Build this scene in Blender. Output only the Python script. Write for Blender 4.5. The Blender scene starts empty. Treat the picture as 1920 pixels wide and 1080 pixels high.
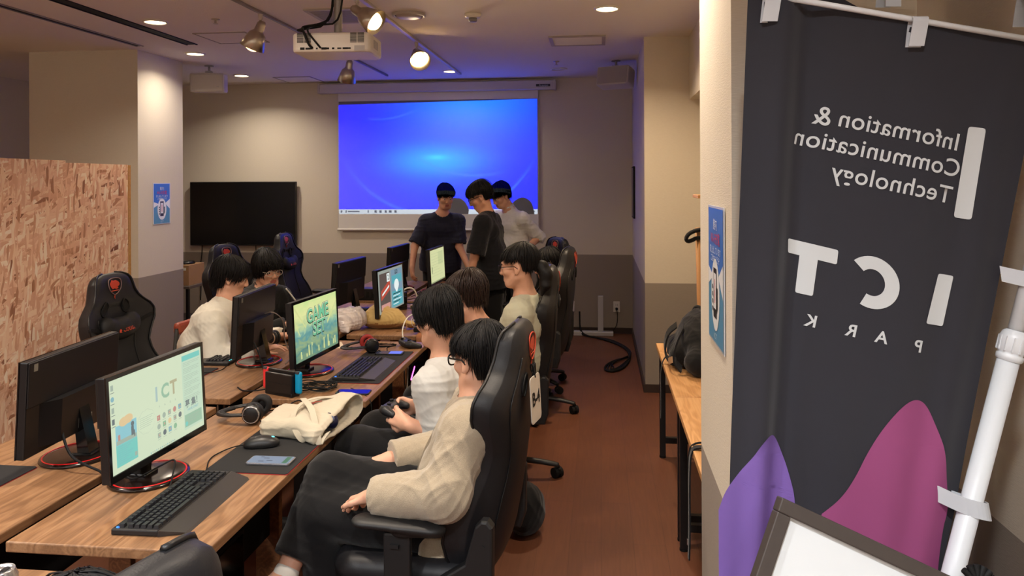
import bpy, bmesh, math, random
import numpy as np
from mathutils import Vector, Matrix, Euler
random.seed(7)
rng = np.random.default_rng(7)
S = bpy.context.scene
COL = S.collection

# ------------------------------------------------------------------ camera
CEIL = 2.89
YAW = math.atan(165 / 1442)
cam_d = bpy.data.cameras.new('camera')
cam = bpy.data.objects.new('camera', cam_d)
COL.objects.link(cam)
cam_d.sensor_width = 36.0
cam_d.lens = 1442 / 1920 * 36.0
cam_d.shift_y = -200 / 1920
cam_d.clip_start = 0.02
_R = Matrix.Rotation(YAW, 4, 'Z') @ Matrix.Rotation(math.pi / 2, 4, 'X') @ Matrix.Rotation(-0.0045, 4, 'Z')
cam.matrix_world = Matrix.Translation((0, 0, 1.72)) @ _R
S.camera = cam

# ------------------------------------------------------------------ world, exposure
W = bpy.data.worlds.new('world')
S.world = W
W.use_nodes = True
W.node_tree.nodes['Background'].inputs[0].default_value = (0.55, 0.5, 0.45, 1)
W.node_tree.nodes['Background'].inputs[1].default_value = 0.02
S.view_settings.view_transform = 'Standard'
S.view_settings.look = 'None'
S.view_settings.gamma = 1.0
S.view_settings.use_curve_mapping = False
S.view_settings.exposure = 0.45
S.cycles.use_denoising = True
S.cycles.max_bounces = 7
S.cycles.diffuse_bounces = 4
S.cycles.sample_clamp_indirect = 4.0
S.cycles.caustics_reflective = False
S.cycles.caustics_refractive = False
WARM = (1.0, 0.77, 0.52)
NEUT = (1.0, 0.86, 0.70)
COOL = (0.94, 0.97, 1.0)
DOWN_W = 11.0          # watts of one downlight
SPOT_W = 15.0
PROJ_W = 6400.0


def lamp_area(name, loc, size, power, color, rot=(0, 0, 0), spread=2.4, parent=None):
    d = bpy.data.lights.new(name, 'AREA')
    d.shape = 'DISK'
    d.size = size
    d.energy = power
    d.color = color
    d.spread = spread
    o = bpy.data.objects.new(name, d)
    COL.objects.link(o)
    o.location = loc
    o.rotation_euler = rot
    if parent:
        o.parent = parent
    return o


def lamp_spot(name, loc, direction, power, color, angle, blend=0.6, radius=0.03, parent=None):
    d = bpy.data.lights.new(name, 'SPOT')
    d.energy = power
    d.color = color
    d.spot_size = angle
    d.spot_blend = blend
    d.shadow_soft_size = radius
    o = bpy.data.objects.new(name, d)
    COL.objects.link(o)
    o.location = loc
    o.rotation_euler = Vector(direction).to_track_quat('-Z', 'Y').to_euler()
    if parent:
        o.parent = parent
    return o


# ------------------------------------------------------------------ materials
def lin(c):
    r = []
    for v in c[:3]:
        v = v / 255
        r.append(v / 12.92 if v <= 0.04045 else ((v + 0.055) / 1.055) ** 2.4)
    return (*r, 1.0)


MATS = {}


def M(name, c, rough=0.55, metal=0.0, bump=None, var=None, spec=0.5, alpha=None, sheen=0.0, trans=0.0, coat=0.0, stretch=(1, 1, 1), sss=0.0):
    if name in MATS:
        return MATS[name]
    m = bpy.data.materials.new(name)
    m.use_nodes = True
    nt = m.node_tree
    b = nt.nodes['Principled BSDF']
    b.inputs['Base Color'].default_value = lin(c)
    b.inputs['Roughness'].default_value = rough
    b.inputs['Metallic'].default_value = metal
    b.inputs['Specular IOR Level'].default_value = spec
    b.inputs['Sheen Weight'].default_value = sheen
    b.inputs['Coat Weight'].default_value = coat
    b.inputs['Transmission Weight'].default_value = trans
    if sss:
        b.inputs['Subsurface Weight'].default_value = sss
        b.inputs['Subsurface Radius'].default_value = (0.012, 0.005, 0.003)
    if alpha is not None:
        b.inputs['Alpha'].default_value = alpha
    if bump or var:
        tc = nt.nodes.new('ShaderNodeTexCoord')
        mp = nt.nodes.new('ShaderNodeMapping')
        mp.inputs['Scale'].default_value = stretch
        nt.links.new(tc.outputs['Object'], mp.inputs[0])
    if var:
        n = nt.nodes.new('ShaderNodeTexNoise')
        n.inputs['Scale'].default_value = var[0]
        n.inputs['Detail'].default_value = 5
        nt.links.new(mp.outputs[0], n.inputs['Vector'])
        mx = nt.nodes.new('ShaderNodeMix')
        mx.data_type = 'RGBA'
        a = var[1]
        cl = lin(c)
        mx.inputs[6].default_value = tuple(max(0, v * (1 - a)) for v in cl[:3]) + (1,)
        mx.inputs[7].default_value = tuple(min(1, v * (1 + a)) for v in cl[:3]) + (1,)
        nt.links.new(n.outputs['Fac'], mx.inputs[0])
        nt.links.new(mx.outputs[2], b.inputs['Base Color'])
    if bump:
        n = nt.nodes.new('ShaderNodeTexNoise')
        n.inputs['Scale'].default_value = bump[0]
        n.inputs['Detail'].default_value = 3
        nt.links.new(mp.outputs[0], n.inputs['Vector'])
        bp = nt.nodes.new('ShaderNodeBump')
        bp.inputs['Strength'].default_value = bump[1]
        bp.inputs['Distance'].default_value = bump[2] if len(bump) > 2 else 0.005
        nt.links.new(n.outputs['Fac'], bp.inputs['Height'])
        nt.links.new(bp.outputs[0], b.inputs['Normal'])
    MATS[name] = m
    return m


def EM(name, c, strength):
    if name in MATS:
        return MATS[name]
    m = bpy.data.materials.new(name)
    m.use_nodes = True
    nt = m.node_tree
    b = nt.nodes['Principled BSDF']
    b.inputs['Base Color'].default_value = (0.02, 0.02, 0.02, 1)
    b.inputs['Roughness'].default_value = 0.35
    b.inputs['Emission Color'].default_value = lin(c)
    b.inputs['Emission Strength'].default_value = strength
    MATS[name] = m
    return m


class N:
    """small node-graph helper"""
    def __init__(s, mat):
        s.nt = mat.node_tree
        s.b = s.nt.nodes.get('Principled BSDF')

    def n(s, t, **kw):
        x = s.nt.nodes.new(t)
        for k, v in kw.items():
            if k.startswith('i_'):
                x.inputs[int(k[2:]) if k[2:].isdigit() else k[2:].replace('_', ' ')].default_value = v
            else:
                setattr(x, k, v)
        return x

    def l(s, a, b):
        s.nt.links.new(a, b)

    def math(s, op, a, b=None, c=None):
        x = s.nt.nodes.new('ShaderNodeMath')
        x.operation = op
        for i, v in enumerate((a, b, c)):
            if v is None:
                continue
            if isinstance(v, (int, float)):
                x.inputs[i].default_value = v
            else:
                s.l(v, x.inputs[i])
        return x.outputs[0]

    def mix(s, f, a, b):
        x = s.nt.nodes.new('ShaderNodeMix')
        x.data_type = 'RGBA'
        for i, v in ((0, f), (6, a), (7, b)):
            if isinstance(v, (int, float, tuple)):
                x.inputs[i].default_value = v
            else:
                s.l(v, x.inputs[i])
        return x.outputs[2]


# ------------------------------------------------------------------ objects and tags
def tag(o, label=None, cat=None, group=None, kind=None):
    if label:
        o['label'] = label
    if cat:
        o['category'] = cat
    if group:
        o['group'] = group
    if kind:
        o['kind'] = kind
    return o


def empty(name, loc=(0, 0, 0), rz=0.0, label=None, cat=None, group=None):
    o = bpy.data.objects.new(name, None)
    o.empty_display_size = 0.05
    COL.objects.link(o)
    o.location = loc
    o.rotation_euler = (0, 0, rz)
    tag(o, label, cat, group)
    return o


def copy_tree(o, parent=None):
    c = o.copy()
    COL.objects.link(c)
    if parent is not None:
        c.parent = parent
    for ch in list(o.children):
        copy_tree(ch, c)
    return c


class MB:
    """collects shapes into ONE mesh object"""
    def __init__(s):
        s.v = []
        s.f = []
        s.m = []
        s.sm = []

    def add(s, verts, faces, mi=0, smooth=False):
        k = len(s.v)
        s.v.extend([tuple(p) for p in verts])
        for f in faces:
            s.f.append(tuple(i + k for i in f))
            s.m.append(mi)
            s.sm.append(smooth)
        return s

    def box(s, lo, hi, mi=0, bev=0.0, mat=None):
        bm = bmesh.new()
        bmesh.ops.create_cube(bm, size=1)
        lo = Vector(lo)
        hi = Vector(hi)
        d = hi - lo
        for v in bm.verts:
            v.co = Vector(((v.co.x + .5) * d.x, (v.co.y + .5) * d.y, (v.co.z + .5) * d.z)) + lo
        if bev > 0:
            bmesh.ops.bevel(bm, geom=bm.edges[:], offset=min(bev, 0.45 * min(d)), segments=2, affect='EDGES', profile=0.5)
        if mat is not None:
            bm.transform(mat)
        s.bm(bm, mi)
        return s

    def bm(s, bm, mi=0, smooth=False):
        bm.verts.index_update()
        s.add([v.co for v in bm.verts], [[v.index for v in f.verts] for f in bm.faces], mi, smooth)
        bm.free()

    def cyl(s, a, b, r0, r1=None, n=16, mi=0, cap=True, smooth=True):
        r1 = r0 if r1 is None else r1
        a = Vector(a)
        b = Vector(b)
        q = (b - a).to_track_quat('Z', 'Y')
        vs = []
        for p, r in ((a, r0), (b, r1)):
            for i in range(n):
                t = 2 * math.pi * i / n
                vs.append(p + q @ Vector((r * math.cos(t), r * math.sin(t), 0)))
        s.add(vs, [(i, (i + 1) % n, n + (i + 1) % n, n + i) for i in range(n)], mi, smooth)
        if cap:
            s.add(vs[:n], [tuple(range(n - 1, -1, -1))], mi)
            s.add(vs[n:], [tuple(range(n))], mi)
        return s

    def lathe(s, prof, n=24, mi=0, mat=None, smooth=True, close=True):
        vs = []
        for r, z in prof:
            for i in range(n):
                t = 2 * math.pi * i / n
                p = Vector((r * math.cos(t), r * math.sin(t), z))
                vs.append(mat @ p if mat is not None else p)
        fs = []
        for j in range(len(prof) - 1):
            for i in range(n):
                fs.append((j * n + i, j * n + (i + 1) % n, (j + 1) * n + (i + 1) % n, (j + 1) * n + i))
        if close:
            fs.append(tuple(range(n - 1, -1, -1)))
            fs.append(tuple((len(prof) - 1) * n + i for i in range(n)))
        s.add(vs, fs, mi, smooth)
        return s

    def tube(s, pts, r, n=8, mi=0, closed=False, taper=None, smooth_path=0, flat=1.0):
        P = [Vector(p) for p in pts]
        for _ in range(smooth_path):
            Q = []
            L = len(P)
            rngi = range(L if closed else L - 1)
            if not closed:
                Q.append(P[0])
            for i in rngi:
                a, b = P[i], P[(i + 1) % L]
                Q.append(a * .75 + b * .25)
                Q.append(a * .25 + b * .75)
            if not closed:
                Q.append(P[-1])
            P = Q
        L = len(P)
        vs = []
        up = None
        for i in range(L):
            t = (P[(i + 1) % L] - P[i - 1]) if closed else (P[min(i + 1, L - 1)] - P[max(i - 1, 0)])
            if t.length < 1e-9:
                t = Vector((0, 0, 1))
            t.normalize()
            if up is None:
                up = Vector((0, 0, 1)) if abs(t.z) < .9 else Vector((1, 0, 0))
            x = t.cross(up)
            if x.length < 1e-6:
                x = t.orthogonal()
            x.normalize()
            up = x.cross(t).normalized()
            rr = r if taper is None else r * (1 + (taper - 1) * i / max(1, L - 1))
            for k in range(n):
                a = 2 * math.pi * k / n
                vs.append(P[i] + x * rr * math.cos(a) + up * rr * flat * math.sin(a))
        fs = []
        for i in range(L if closed else L - 1):
            j = (i + 1) % L
            for k in range(n):
                fs.append((i * n + k, i * n + (k + 1) % n, j * n + (k + 1) % n, j * n + k))
        if not closed:
            fs.append(tuple(range(n - 1, -1, -1)))
            fs.append(tuple((L - 1) * n + k for k in range(n)))
        s.add(vs, fs, mi, True)
        return s

    def ribbon(s, pts, width_vec, th=0.003, mi=0, sub=2):
        """a flat strap of real thickness; width_vec: one vector or one per point"""
        P = [Vector(p) for p in pts]
        Wv = [Vector(w) for w in width_vec] if isinstance(width_vec, list) else [Vector(width_vec)] * len(P)
        for _ in range(sub):
            Q, V = [P[0]], [Wv[0]]
            for i in range(len(P) - 1):
                Q += [P[i] * .75 + P[i + 1] * .25, P[i] * .25 + P[i + 1] * .75]
                V += [Wv[i] * .75 + Wv[i + 1] * .25, Wv[i] * .25 + Wv[i + 1] * .75]
            Q.append(P[-1])
            V.append(Wv[-1])
            P, Wv = Q, V
        vs = []
        L = len(P)
        for i in range(L):
            t = P[min(i + 1, L - 1)] - P[max(i - 1, 0)]
            nn = t.cross(Wv[i])
            nn = nn.normalized() * th * .5 if nn.length > 1e-9 else Vector((0, 0, th * .5))
            for sg, sn in ((-.5, 1), (.5, 1), (.5, -1), (-.5, -1)):
                vs.append(P[i] + Wv[i] * sg + nn * sn)
        fs = []
        for i in range(L - 1):
            for k in range(4):
                fs.append((i * 4 + k, i * 4 + (k + 1) % 4, i * 4 + 4 + (k + 1) % 4, i * 4 + 4 + k))
        fs += [(3, 2, 1, 0), tuple((L - 1) * 4 + k for k in range(4))]
        s.add(vs, fs, mi, False)
        return s

    def sphere(s, c, r, n=16, mi=0, scale=(1, 1, 1), rot=None):
        bm = bmesh.new()
        bmesh.ops.create_uvsphere(bm, u_segments=n, v_segments=max(6, n * 2 // 3), radius=1)
        for v in bm.verts:
            p = Vector((v.co.x * r * scale[0], v.co.y * r * scale[1], v.co.z * r * scale[2]))
            v.co = (rot @ p if rot is not None else p) + Vector(c)
        s.bm(bm, mi, True)
        return s

    def prism(s, pts, z0, z1, mi=0, mat=None, bev=0.0, smooth=False):
        """polygon in xy pulled from z0 to z1"""
        bm = bmesh.new()
        vs = [bm.verts.new((p[0], p[1], z0)) for p in pts]
        f = bm.faces.new(vs)
        r = bmesh.ops.extrude_face_region(bm, geom=[f])
        for g in r['geom']:
            if isinstance(g, bmesh.types.BMVert):
                g.co.z = z1
        bmesh.ops.recalc_face_normals(bm, faces=bm.faces[:])
        if bev:
            bmesh.ops.bevel(bm, geom=[e for e in bm.edges if abs(e.verts[0].co.z - e.verts[1].co.z) < 1e-7], offset=bev, segments=2, affect='EDGES', profile=0.5)
        if mat is not None:
            bm.transform(mat)
        s.bm(bm, mi, smooth)
        return s

    def poly(s, pts, mi=0):
        s.add(pts, [tuple(range(len(pts)))], mi)
        return s

    def xf(s, mat):
        s.v = [tuple(mat @ Vector(p)) for p in s.v]
        return s

    def build(s, name, mats, parent=None, smooth_angle=None, loc=None):
        me = bpy.data.meshes.new(name)
        me.from_pydata(s.v, [], s.f)
        if not isinstance(mats, (list, tuple)):
            mats = [mats]
        for m in mats:
            me.materials.append(m)
        me.polygons.foreach_set('material_index', s.m)
        me.polygons.foreach_set('use_smooth', s.sm)
        me.update()
        if smooth_angle:
            for p in me.polygons:
                p.use_smooth = True
            me.set_sharp_from_angle(angle=smooth_angle)
        o = bpy.data.objects.new(name, me)
        COL.objects.link(o)
        if parent is not None:
            o.parent = parent
        if loc is not None:
            o.location = loc
        return o


TEXT_CACHE = {}


def text_geo(txt, size=1.0, align='CENTER', extrude=0.0, bold=0.0, spacing=1.0, res=3):
    """vertices and faces of a line of writing in its own xy plane"""
    key = (txt, size, align, extrude, bold, spacing, res)
    if key in TEXT_CACHE:
        return TEXT_CACHE[key]
    cu = bpy.data.curves.new('t', 'FONT')
    cu.body = txt
    cu.size = size
    cu.align_x = align
    cu.align_y = 'CENTER'
    cu.extrude = extrude
    cu.offset = bold
    cu.space_character = spacing
    cu.resolution_u = res
    o = bpy.data.objects.new('t', cu)
    COL.objects.link(o)
    dg = bpy.context.evaluated_depsgraph_get()
    me = bpy.data.meshes.new_from_object(o.evaluated_get(dg))
    v = [tuple(p.co) for p in me.vertices]
    f = [tuple(p.vertices) for p in me.polygons]
    bpy.data.objects.remove(o)
    bpy.data.curves.remove(cu)
    bpy.data.meshes.remove(me)
    TEXT_CACHE[key] = (v, f)
    return v, f


def frame_mat(o, x, y, z=None):
    """matrix that takes local axes to x, y (and their cross product) at o"""
    x = Vector(x).normalized()
    y = Vector(y)
    y = (y - x * y.dot(x)).normalized()
    z = x.cross(y)
    m = Matrix((x, y, z)).transposed().to_4x4()
    m.translation = Vector(o)
    return m


def rounded_rect(w, h, r, n=5):
    pts = []
    for cx, cy, a0 in ((w / 2 - r, h / 2 - r, 0), (-w / 2 + r, h / 2 - r, 90), (-w / 2 + r, -h / 2 + r, 180), (w / 2 - r, -h / 2 + r, 270)):
        for i in range(n + 1):
            a = math.radians(a0 + 90 * i / n)
            pts.append((cx + r * math.cos(a), cy + r * math.sin(a)))
    return pts
# ------------------------------------------------------------------ soft bodies: blended solids turned into one continuous surface
class Soft:
    def __init__(s, lo, hi, h):
        s.h = h
        s.lo = np.array(lo, float) - 3 * h
        n = np.ceil((np.array(hi, float) + 3 * h - s.lo) / h).astype(int) + 1
        s.ax = [s.lo[i] + h * np.arange(n[i]) for i in range(3)]
        s.F = np.full(n, 0.3, np.float32)

    def _sub(s, lo, hi, m):
        sl = []
        for i in range(3):
            a = int(max(0, math.floor((lo[i] - m - s.lo[i]) / s.h)))
            b = int(min(len(s.ax[i]), math.ceil((hi[i] + m - s.lo[i]) / s.h) + 1))
            if b <= a:
                return None, None
            sl.append(slice(a, b))
        g = (s.ax[0][sl[0]][:, None, None], s.ax[1][sl[1]][None, :, None], s.ax[2][sl[2]][None, None, :])
        return tuple(sl), g

    def _put(s, sl, d, k, op):
        F = s.F[sl]
        d = d.astype(np.float32)
        if op == 'add':
            if k > 0:
                hh = np.clip(0.5 + 0.5 * (F - d) / k, 0, 1)
                s.F[sl] = F * (1 - hh) + d * hh - k * hh * (1 - hh)
            else:
                s.F[sl] = np.minimum(F, d)
        else:
            d = -d
            if k > 0:
                hh = np.clip(0.5 - 0.5 * (F - d) / k, 0, 1)
                s.F[sl] = F * (1 - hh) + d * hh + k * hh * (1 - hh)
            else:
                s.F[sl] = np.maximum(F, d)

    def cone(s, a, b, ra, rb, k=0.02, op='add', planes=(), flat=None):
        """round-ended tapered limb; planes: (point, normal) cut-offs; flat: (axis, factor) squashes along an axis"""
        a = np.array(a, float)
        b = np.array(b, float)
        rm = max(ra, rb) * (1.0 if flat is None else max(1.0, flat[1]))
        sl, g = s._sub(np.minimum(a, b) - rm, np.maximum(a, b) + rm, k + 3 * s.h)
        if sl is None:
            return s
        ba = b - a
        L2 = float(ba @ ba) + 1e-12
        q = [g[i] - a[i] for i in range(3)]
        t = np.clip((q[0] * ba[0] + q[1] * ba[1] + q[2] * ba[2]) / L2, 0, 1)
        e = [q[i] - t * ba[i] for i in range(3)]
        if flat is not None:
            ax = np.array(flat[0], float)
            ax = ax / np.linalg.norm(ax)
            c = (e[0] * ax[0] + e[1] * ax[1] + e[2] * ax[2]) * (1 / flat[1] - 1)
            e = [e[i] + c * ax[i] for i in range(3)]
        d = np.sqrt(e[0] ** 2 + e[1] ** 2 + e[2] ** 2) - (ra + (rb - ra) * t)
        for p, nn in planes:
            d = np.maximum(d, (g[0] - p[0]) * nn[0] + (g[1] - p[1]) * nn[1] + (g[2] - p[2]) * nn[2])
        s._put(sl, d, k, op)
        return s

    def chain(s, pts, radii, k=0.02, **kw):
        for i in range(len(pts) - 1):
            s.cone(pts[i], pts[i + 1], radii[i], radii[i + 1], k, **kw)
        return s

    def ell(s, c, r, R=None, k=0.02, op='add', planes=()):
        c = np.array(c, float)
        r = np.array(r, float)
        rm = float(max(r))
        sl, g = s._sub(c - rm, c + rm, k + 3 * s.h)
        if sl is None:
            return s
        q = [g[i] - c[i] for i in range(3)]
        if R is not None:
            q = [q[0] * R[0][i] + q[1] * R[1][i] + q[2] * R[2][i] for i in range(3)]
        k0 = np.sqrt(sum((q[i] / r[i]) ** 2 for i in range(3)))
        k1 = np.sqrt(sum((q[i] / r[i] ** 2) ** 2 for i in range(3))) + 1e-9
        d = k0 * (k0 - 1) / k1
        for p, nn in planes:
            d = np.maximum(d, (g[0] - p[0]) * nn[0] + (g[1] - p[1]) * nn[1] + (g[2] - p[2]) * nn[2])
        s._put(sl, d, k, op)
        return s

    def box(s, c, half, rnd=0.01, R=None, k=0.01, op='add'):
        c = np.array(c, float)
        half = np.array(half, float)
        rm = float(np.linalg.norm(half))
        sl, g = s._sub(c - rm, c + rm, k + 3 * s.h)
        if sl is None:
            return s
        q = [g[i] - c[i] for i in range(3)]
        if R is not None:
            q = [q[0] * R[0][i] + q[1] * R[1][i] + q[2] * R[2][i] for i in range(3)]
        q = [np.abs(q[i]) - (half[i] - rnd) for i in range(3)]
        d = np.sqrt(sum(np.maximum(x, 0) ** 2 for x in q)) + np.minimum(np.maximum(np.maximum(q[0], q[1]), q[2]), 0) - rnd
        s._put(sl, d, k, op)
        return s

    def field(s, fn, lo, hi, k=0.01, op='add'):
        sl, g = s._sub(np.array(lo, float), np.array(hi, float), k + 3 * s.h)
        if sl is None:
            return s
        s._put(sl, fn(*g), k, op)
        return s

    def surface(s):
        F = s.F
        I = F < 0
        n = F.shape
        cn = np.zeros((n[0] - 1, n[1] - 1, n[2] - 1), np.uint8)
        offs = [(i, j, k) for i in (0, 1) for j in (0, 1) for k in (0, 1)]
        for o in offs:
            cn += I[o[0]:n[0] - 1 + o[0], o[1]:n[1] - 1 + o[1], o[2]:n[2] - 1 + o[2]]
        act = np.argwhere((cn > 0) & (cn < 8))
        idx = np.full(cn.shape, -1, np.int64)
        idx[act[:, 0], act[:, 1], act[:, 2]] = np.arange(len(act))
        val = {o: F[act[:, 0] + o[0], act[:, 1] + o[1], act[:, 2] + o[2]] for o in offs}
        sm = np.zeros((len(act), 3))
        ct = np.zeros(len(act))
        for o in offs:
            for ax in range(3):
                if o[ax]:
                    continue
                p = list(o)
                p[ax] = 1
                p = tuple(p)
                a, b = val[o], val[p]
                cr = (a < 0) != (b < 0)
                t = np.where(cr, a / np.where(cr, a - b, 1), 0)
                pt = np.tile(np.array(o, float), (len(act), 1))
                pt[:, ax] = t
                sm[cr] += pt[cr]
                ct[cr] += 1
        V = (act + sm / ct[:, None]) * s.h + s.lo
        Q = []
        for ax in range(3):
            a, b = (ax + 1) % 3, (ax + 2) % 3
            s0 = [slice(1, n[0] - 1), slice(1, n[1] - 1), slice(1, n[2] - 1)]
            s0[ax] = slice(0, n[ax] - 1)
            s1 = list(s0)
            s1[ax] = slice(1, n[ax])
            A = I[tuple(s0)]
            B = I[tuple(s1)]
            e = np.argwhere(A != B)
            if not len(e):
                continue
            base = e.copy()
            for i in range(3):
                if i != ax:
                    base[:, i] += 1
            fl = A[e[:, 0], e[:, 1], e[:, 2]]

            def cid(da, db):
                c = base.copy()
                c[:, a] -= da
                c[:, b] -= db
                return idx[c[:, 0], c[:, 1], c[:, 2]]
            q = np.stack([cid(1, 1), cid(0, 1), cid(0, 0), cid(1, 0)], 1)
            q[~fl] = q[~fl][:, ::-1]
            Q.append(q)
        Q = np.concatenate(Q)
        return V, Q[(Q >= 0).all(1)]


def vnormals(V, Q):
    n = np.cross(V[Q[:, 2]] - V[Q[:, 0]], V[Q[:, 3]] - V[Q[:, 1]])
    out = np.zeros_like(V)
    for i in range(4):
        np.add.at(out, Q[:, i], n)
    return out / (np.linalg.norm(out, axis=1)[:, None] + 1e-12)


def relax(V, Q, it=1, f=0.5):
    for _ in range(it):
        acc = np.zeros_like(V)
        c = np.zeros(len(V))
        for i in range(4):
            for j in (1, 3):
                np.add.at(acc, Q[:, i], V[Q[:, (i + j) % 4]])
                np.add.at(c, Q[:, i], 1)
        V = V * (1 - f) + f * acc / c[:, None]
    return V


def folds(V, scale, seed=0, warp=0.6, stretch=(1, 1, 1)):
    """smooth random creases in -1..1"""
    r = np.random.default_rng(seed)
    P = V * np.array(stretch) * scale
    out = np.zeros(len(V))
    for o in range(3):
        D = r.normal(size=(4, 3))
        D /= np.linalg.norm(D, axis=1)[:, None]
        ph = r.uniform(0, 6.28, 4)
        w = np.sin(P @ D[0] * .45 + ph[0]) * warp * 2 + np.sin(P @ D[3] * .3 + ph[3]) * warp
        x = np.sin(P @ D[1] + w + ph[1])
        x = 1 - 2 * np.abs(x) ** .8
        out += x * (.55 + .45 * np.sin(P @ D[2] * .35 + ph[2])) / (1.6 ** o)
        P = P * 1.6
    return out / 2.0


def mesh_np(name, V, Q, mats, parent=None, mi=None, smooth=True):
    me = bpy.data.meshes.new(name)
    k = Q.shape[1]
    me.vertices.add(len(V))
    me.vertices.foreach_set('co', np.ascontiguousarray(V, np.float32).ravel())
    me.loops.add(len(Q) * k)
    me.loops.foreach_set('vertex_index', np.ascontiguousarray(Q, np.int32).ravel())
    me.polygons.add(len(Q))
    me.polygons.foreach_set('loop_start', np.arange(0, len(Q) * k, k, dtype=np.int32))
    for m in (mats if isinstance(mats, (list, tuple)) else [mats]):
        me.materials.append(m)
    if mi is not None:
        me.polygons.foreach_set('material_index', np.ascontiguousarray(mi, np.int32))
    me.update(calc_edges=True)
    me.validate()
    if smooth:
        me.polygons.foreach_set('use_smooth', np.ones(len(Q), bool))
    o = bpy.data.objects.new(name, me)
    COL.objects.link(o)
    if parent is not None:
        o.parent = parent
    return o


def soft_obj(sf, name, mats, parent=None, crease=None, it=1, mifn=None, wfn=None):
    """crease: (amplitude, scale, seed, stretch)"""
    V, Q = sf.surface()
    if it:
        V = relax(V, Q, it)
    if crease:
        w = wfn(V) if wfn else 1.0
        for c in (crease if isinstance(crease, list) else [crease]):
            V = V + vnormals(V, Q) * (w * c[0] * folds(V, c[1], c[2], stretch=c[3] if len(c) > 3 else (1, 1, 1)))[:, None]
    mi = mifn(V[Q].mean(1)) if mifn else None
    return mesh_np(name, V, Q, mats, parent, mi)
# ------------------------------------------------------------------ the room
def wall_material(name, c):
    m = M(name, c, rough=0.85, spec=0.25)
    g = N(m)
    tc = g.n('ShaderNodeTexCoord')
    mp = g.n('ShaderNodeMapping')
    mp.inputs['Scale'].default_value = (30, 30, 260)
    g.l(tc.outputs['Object'], mp.inputs[0])
    no = g.n('ShaderNodeTexNoise')
    no.inputs['Scale'].default_value = 1.6
    no.inputs['Detail'].default_value = 4
    g.l(mp.outputs[0], no.inputs['Vector'])
    bp = g.n('ShaderNodeBump')
    bp.inputs['Strength'].default_value = 0.35
    bp.inputs['Distance'].default_value = 0.002
    g.l(no.outputs['Fac'], bp.inputs['Height'])
    g.l(bp.outputs[0], g.b.inputs['Normal'])
    c0 = lin(c)
    g.l(g.mix(no.outputs['Fac'], tuple(v * .93 for v in c0[:3]) + (1,), tuple(min(1, v * 1.06) for v in c0[:3]) + (1,)), g.b.inputs['Base Color'])
    return m


CREAM = wall_material('wallpaper_cream', (214, 205, 188))
DADO = wall_material('wallpaper_taupe', (148, 138, 128))
BASE = M('baseboard_brown', (52, 38, 32), rough=0.5)
WHITE = M('white_plastic', (225, 222, 214), rough=0.4)
BLACK = M('black_plastic', (17, 17, 19), rough=0.38, spec=0.45)
BLACKM = M('black_matte', (14, 14, 15), rough=0.7, spec=0.3)
CHROME = M('brushed_steel', (190, 182, 168), rough=0.28, metal=1.0)
DZ = 0.887


def wall(name, lo, hi, dado=True):
    b = MB()
    if dado:
        b.box(lo, (hi[0], hi[1], DZ), 1)
        b.box((lo[0], lo[1], DZ), hi, 0)
    else:
        b.box(lo, hi, 0)
    return tag(b.build(name, [CREAM, DADO]), kind='structure')


# floor: brown wood-look vinyl planks
fm = M('floor_vinyl', (108, 62, 42), rough=0.42, spec=0.4)
g = N(fm)
tc = g.n('ShaderNodeTexCoord')
mp = g.n('ShaderNodeMapping')
mp.inputs['Rotation'].default_value = (0, 0, math.pi / 2)
g.l(tc.outputs['Object'], mp.inputs[0])
br = g.n('ShaderNodeTexBrick')
br.inputs['Scale'].default_value = 1.0
br.inputs['Brick Width'].default_value = 0.92
br.inputs['Row Height'].default_value = 0.15
br.inputs['Mortar Size'].default_value = 0.0012
br.inputs['Color1'].default_value = lin((108, 66, 46))
br.inputs['Color2'].default_value = lin((103, 63, 44))
br.inputs['Mortar'].default_value = lin((86, 52, 37))
g.l(mp.outputs[0], br.inputs['Vector'])
mp2 = g.n('ShaderNodeMapping')
mp2.inputs['Scale'].default_value = (34, 1.6, 1)
g.l(tc.outputs['Object'], mp2.inputs[0])
no = g.n('ShaderNodeTexNoise')
no.inputs['Scale'].default_value = 3.0
no.inputs['Detail'].default_value = 6
g.l(mp2.outputs[0], no.inputs['Vector'])
gr = g.n('ShaderNodeValToRGB')
gr.color_ramp.elements[0].position = 0.3
gr.color_ramp.elements[0].color = (0.86, 0.86, 0.86, 1)
gr.color_ramp.elements[1].position = 0.7
gr.color_ramp.elements[1].color = (1.06, 1.06, 1.06, 1)
g.l(no.outputs['Fac'], gr.inputs[0])
mm = g.n('ShaderNodeMix', data_type='RGBA', blend_type='MULTIPLY')
mm.inputs[0].default_value = 1
g.l(br.outputs['Color'], mm.inputs[6])
g.l(gr.outputs[0], mm.inputs[7])
g.l(mm.outputs[2], g.b.inputs['Base Color'])
tag(MB().box((-6.5, -3, -0.1), (0.96, 8.75, 0)).build('floor', fm), kind='structure')

cm = M('ceiling_board', (238, 233, 226), rough=0.9, spec=0.1, bump=(170, 0.5, 0.004))
tag(MB().box((-6.5, -3, CEIL), (0.96, 8.75, CEIL + 0.1)).build('ceiling', cm), kind='structure')
wall('wall_back', (-6.5, 8.75, 0), (0.36, 8.85, CEIL))
wall('wall_left', (-6.6, -3, 0), (-6.5, 8.85, CEIL))
wall('wall_front', (-6.6, -3.1, 0), (1.06, -3, CEIL))
wall('wall_right', (0.96, -3, 0), (1.06, 6.34, CEIL))
wall('wall_back_right', (0.36, 6.34, 0), (1.06, 8.85, CEIL))
wall('wall_pillar_left', (-5.05, 6.32, 0), (-4.02, 7.05, CEIL))
wall('wall_pillar_right', (0.315, 1.9, 0), (0.74, 2.485, CEIL))
tag(MB().box((0.72, 3.4, 2.375), (0.96, 6.34, CEIL)).build('trim_soffit', CREAM), kind='structure')
b = MB()
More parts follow.
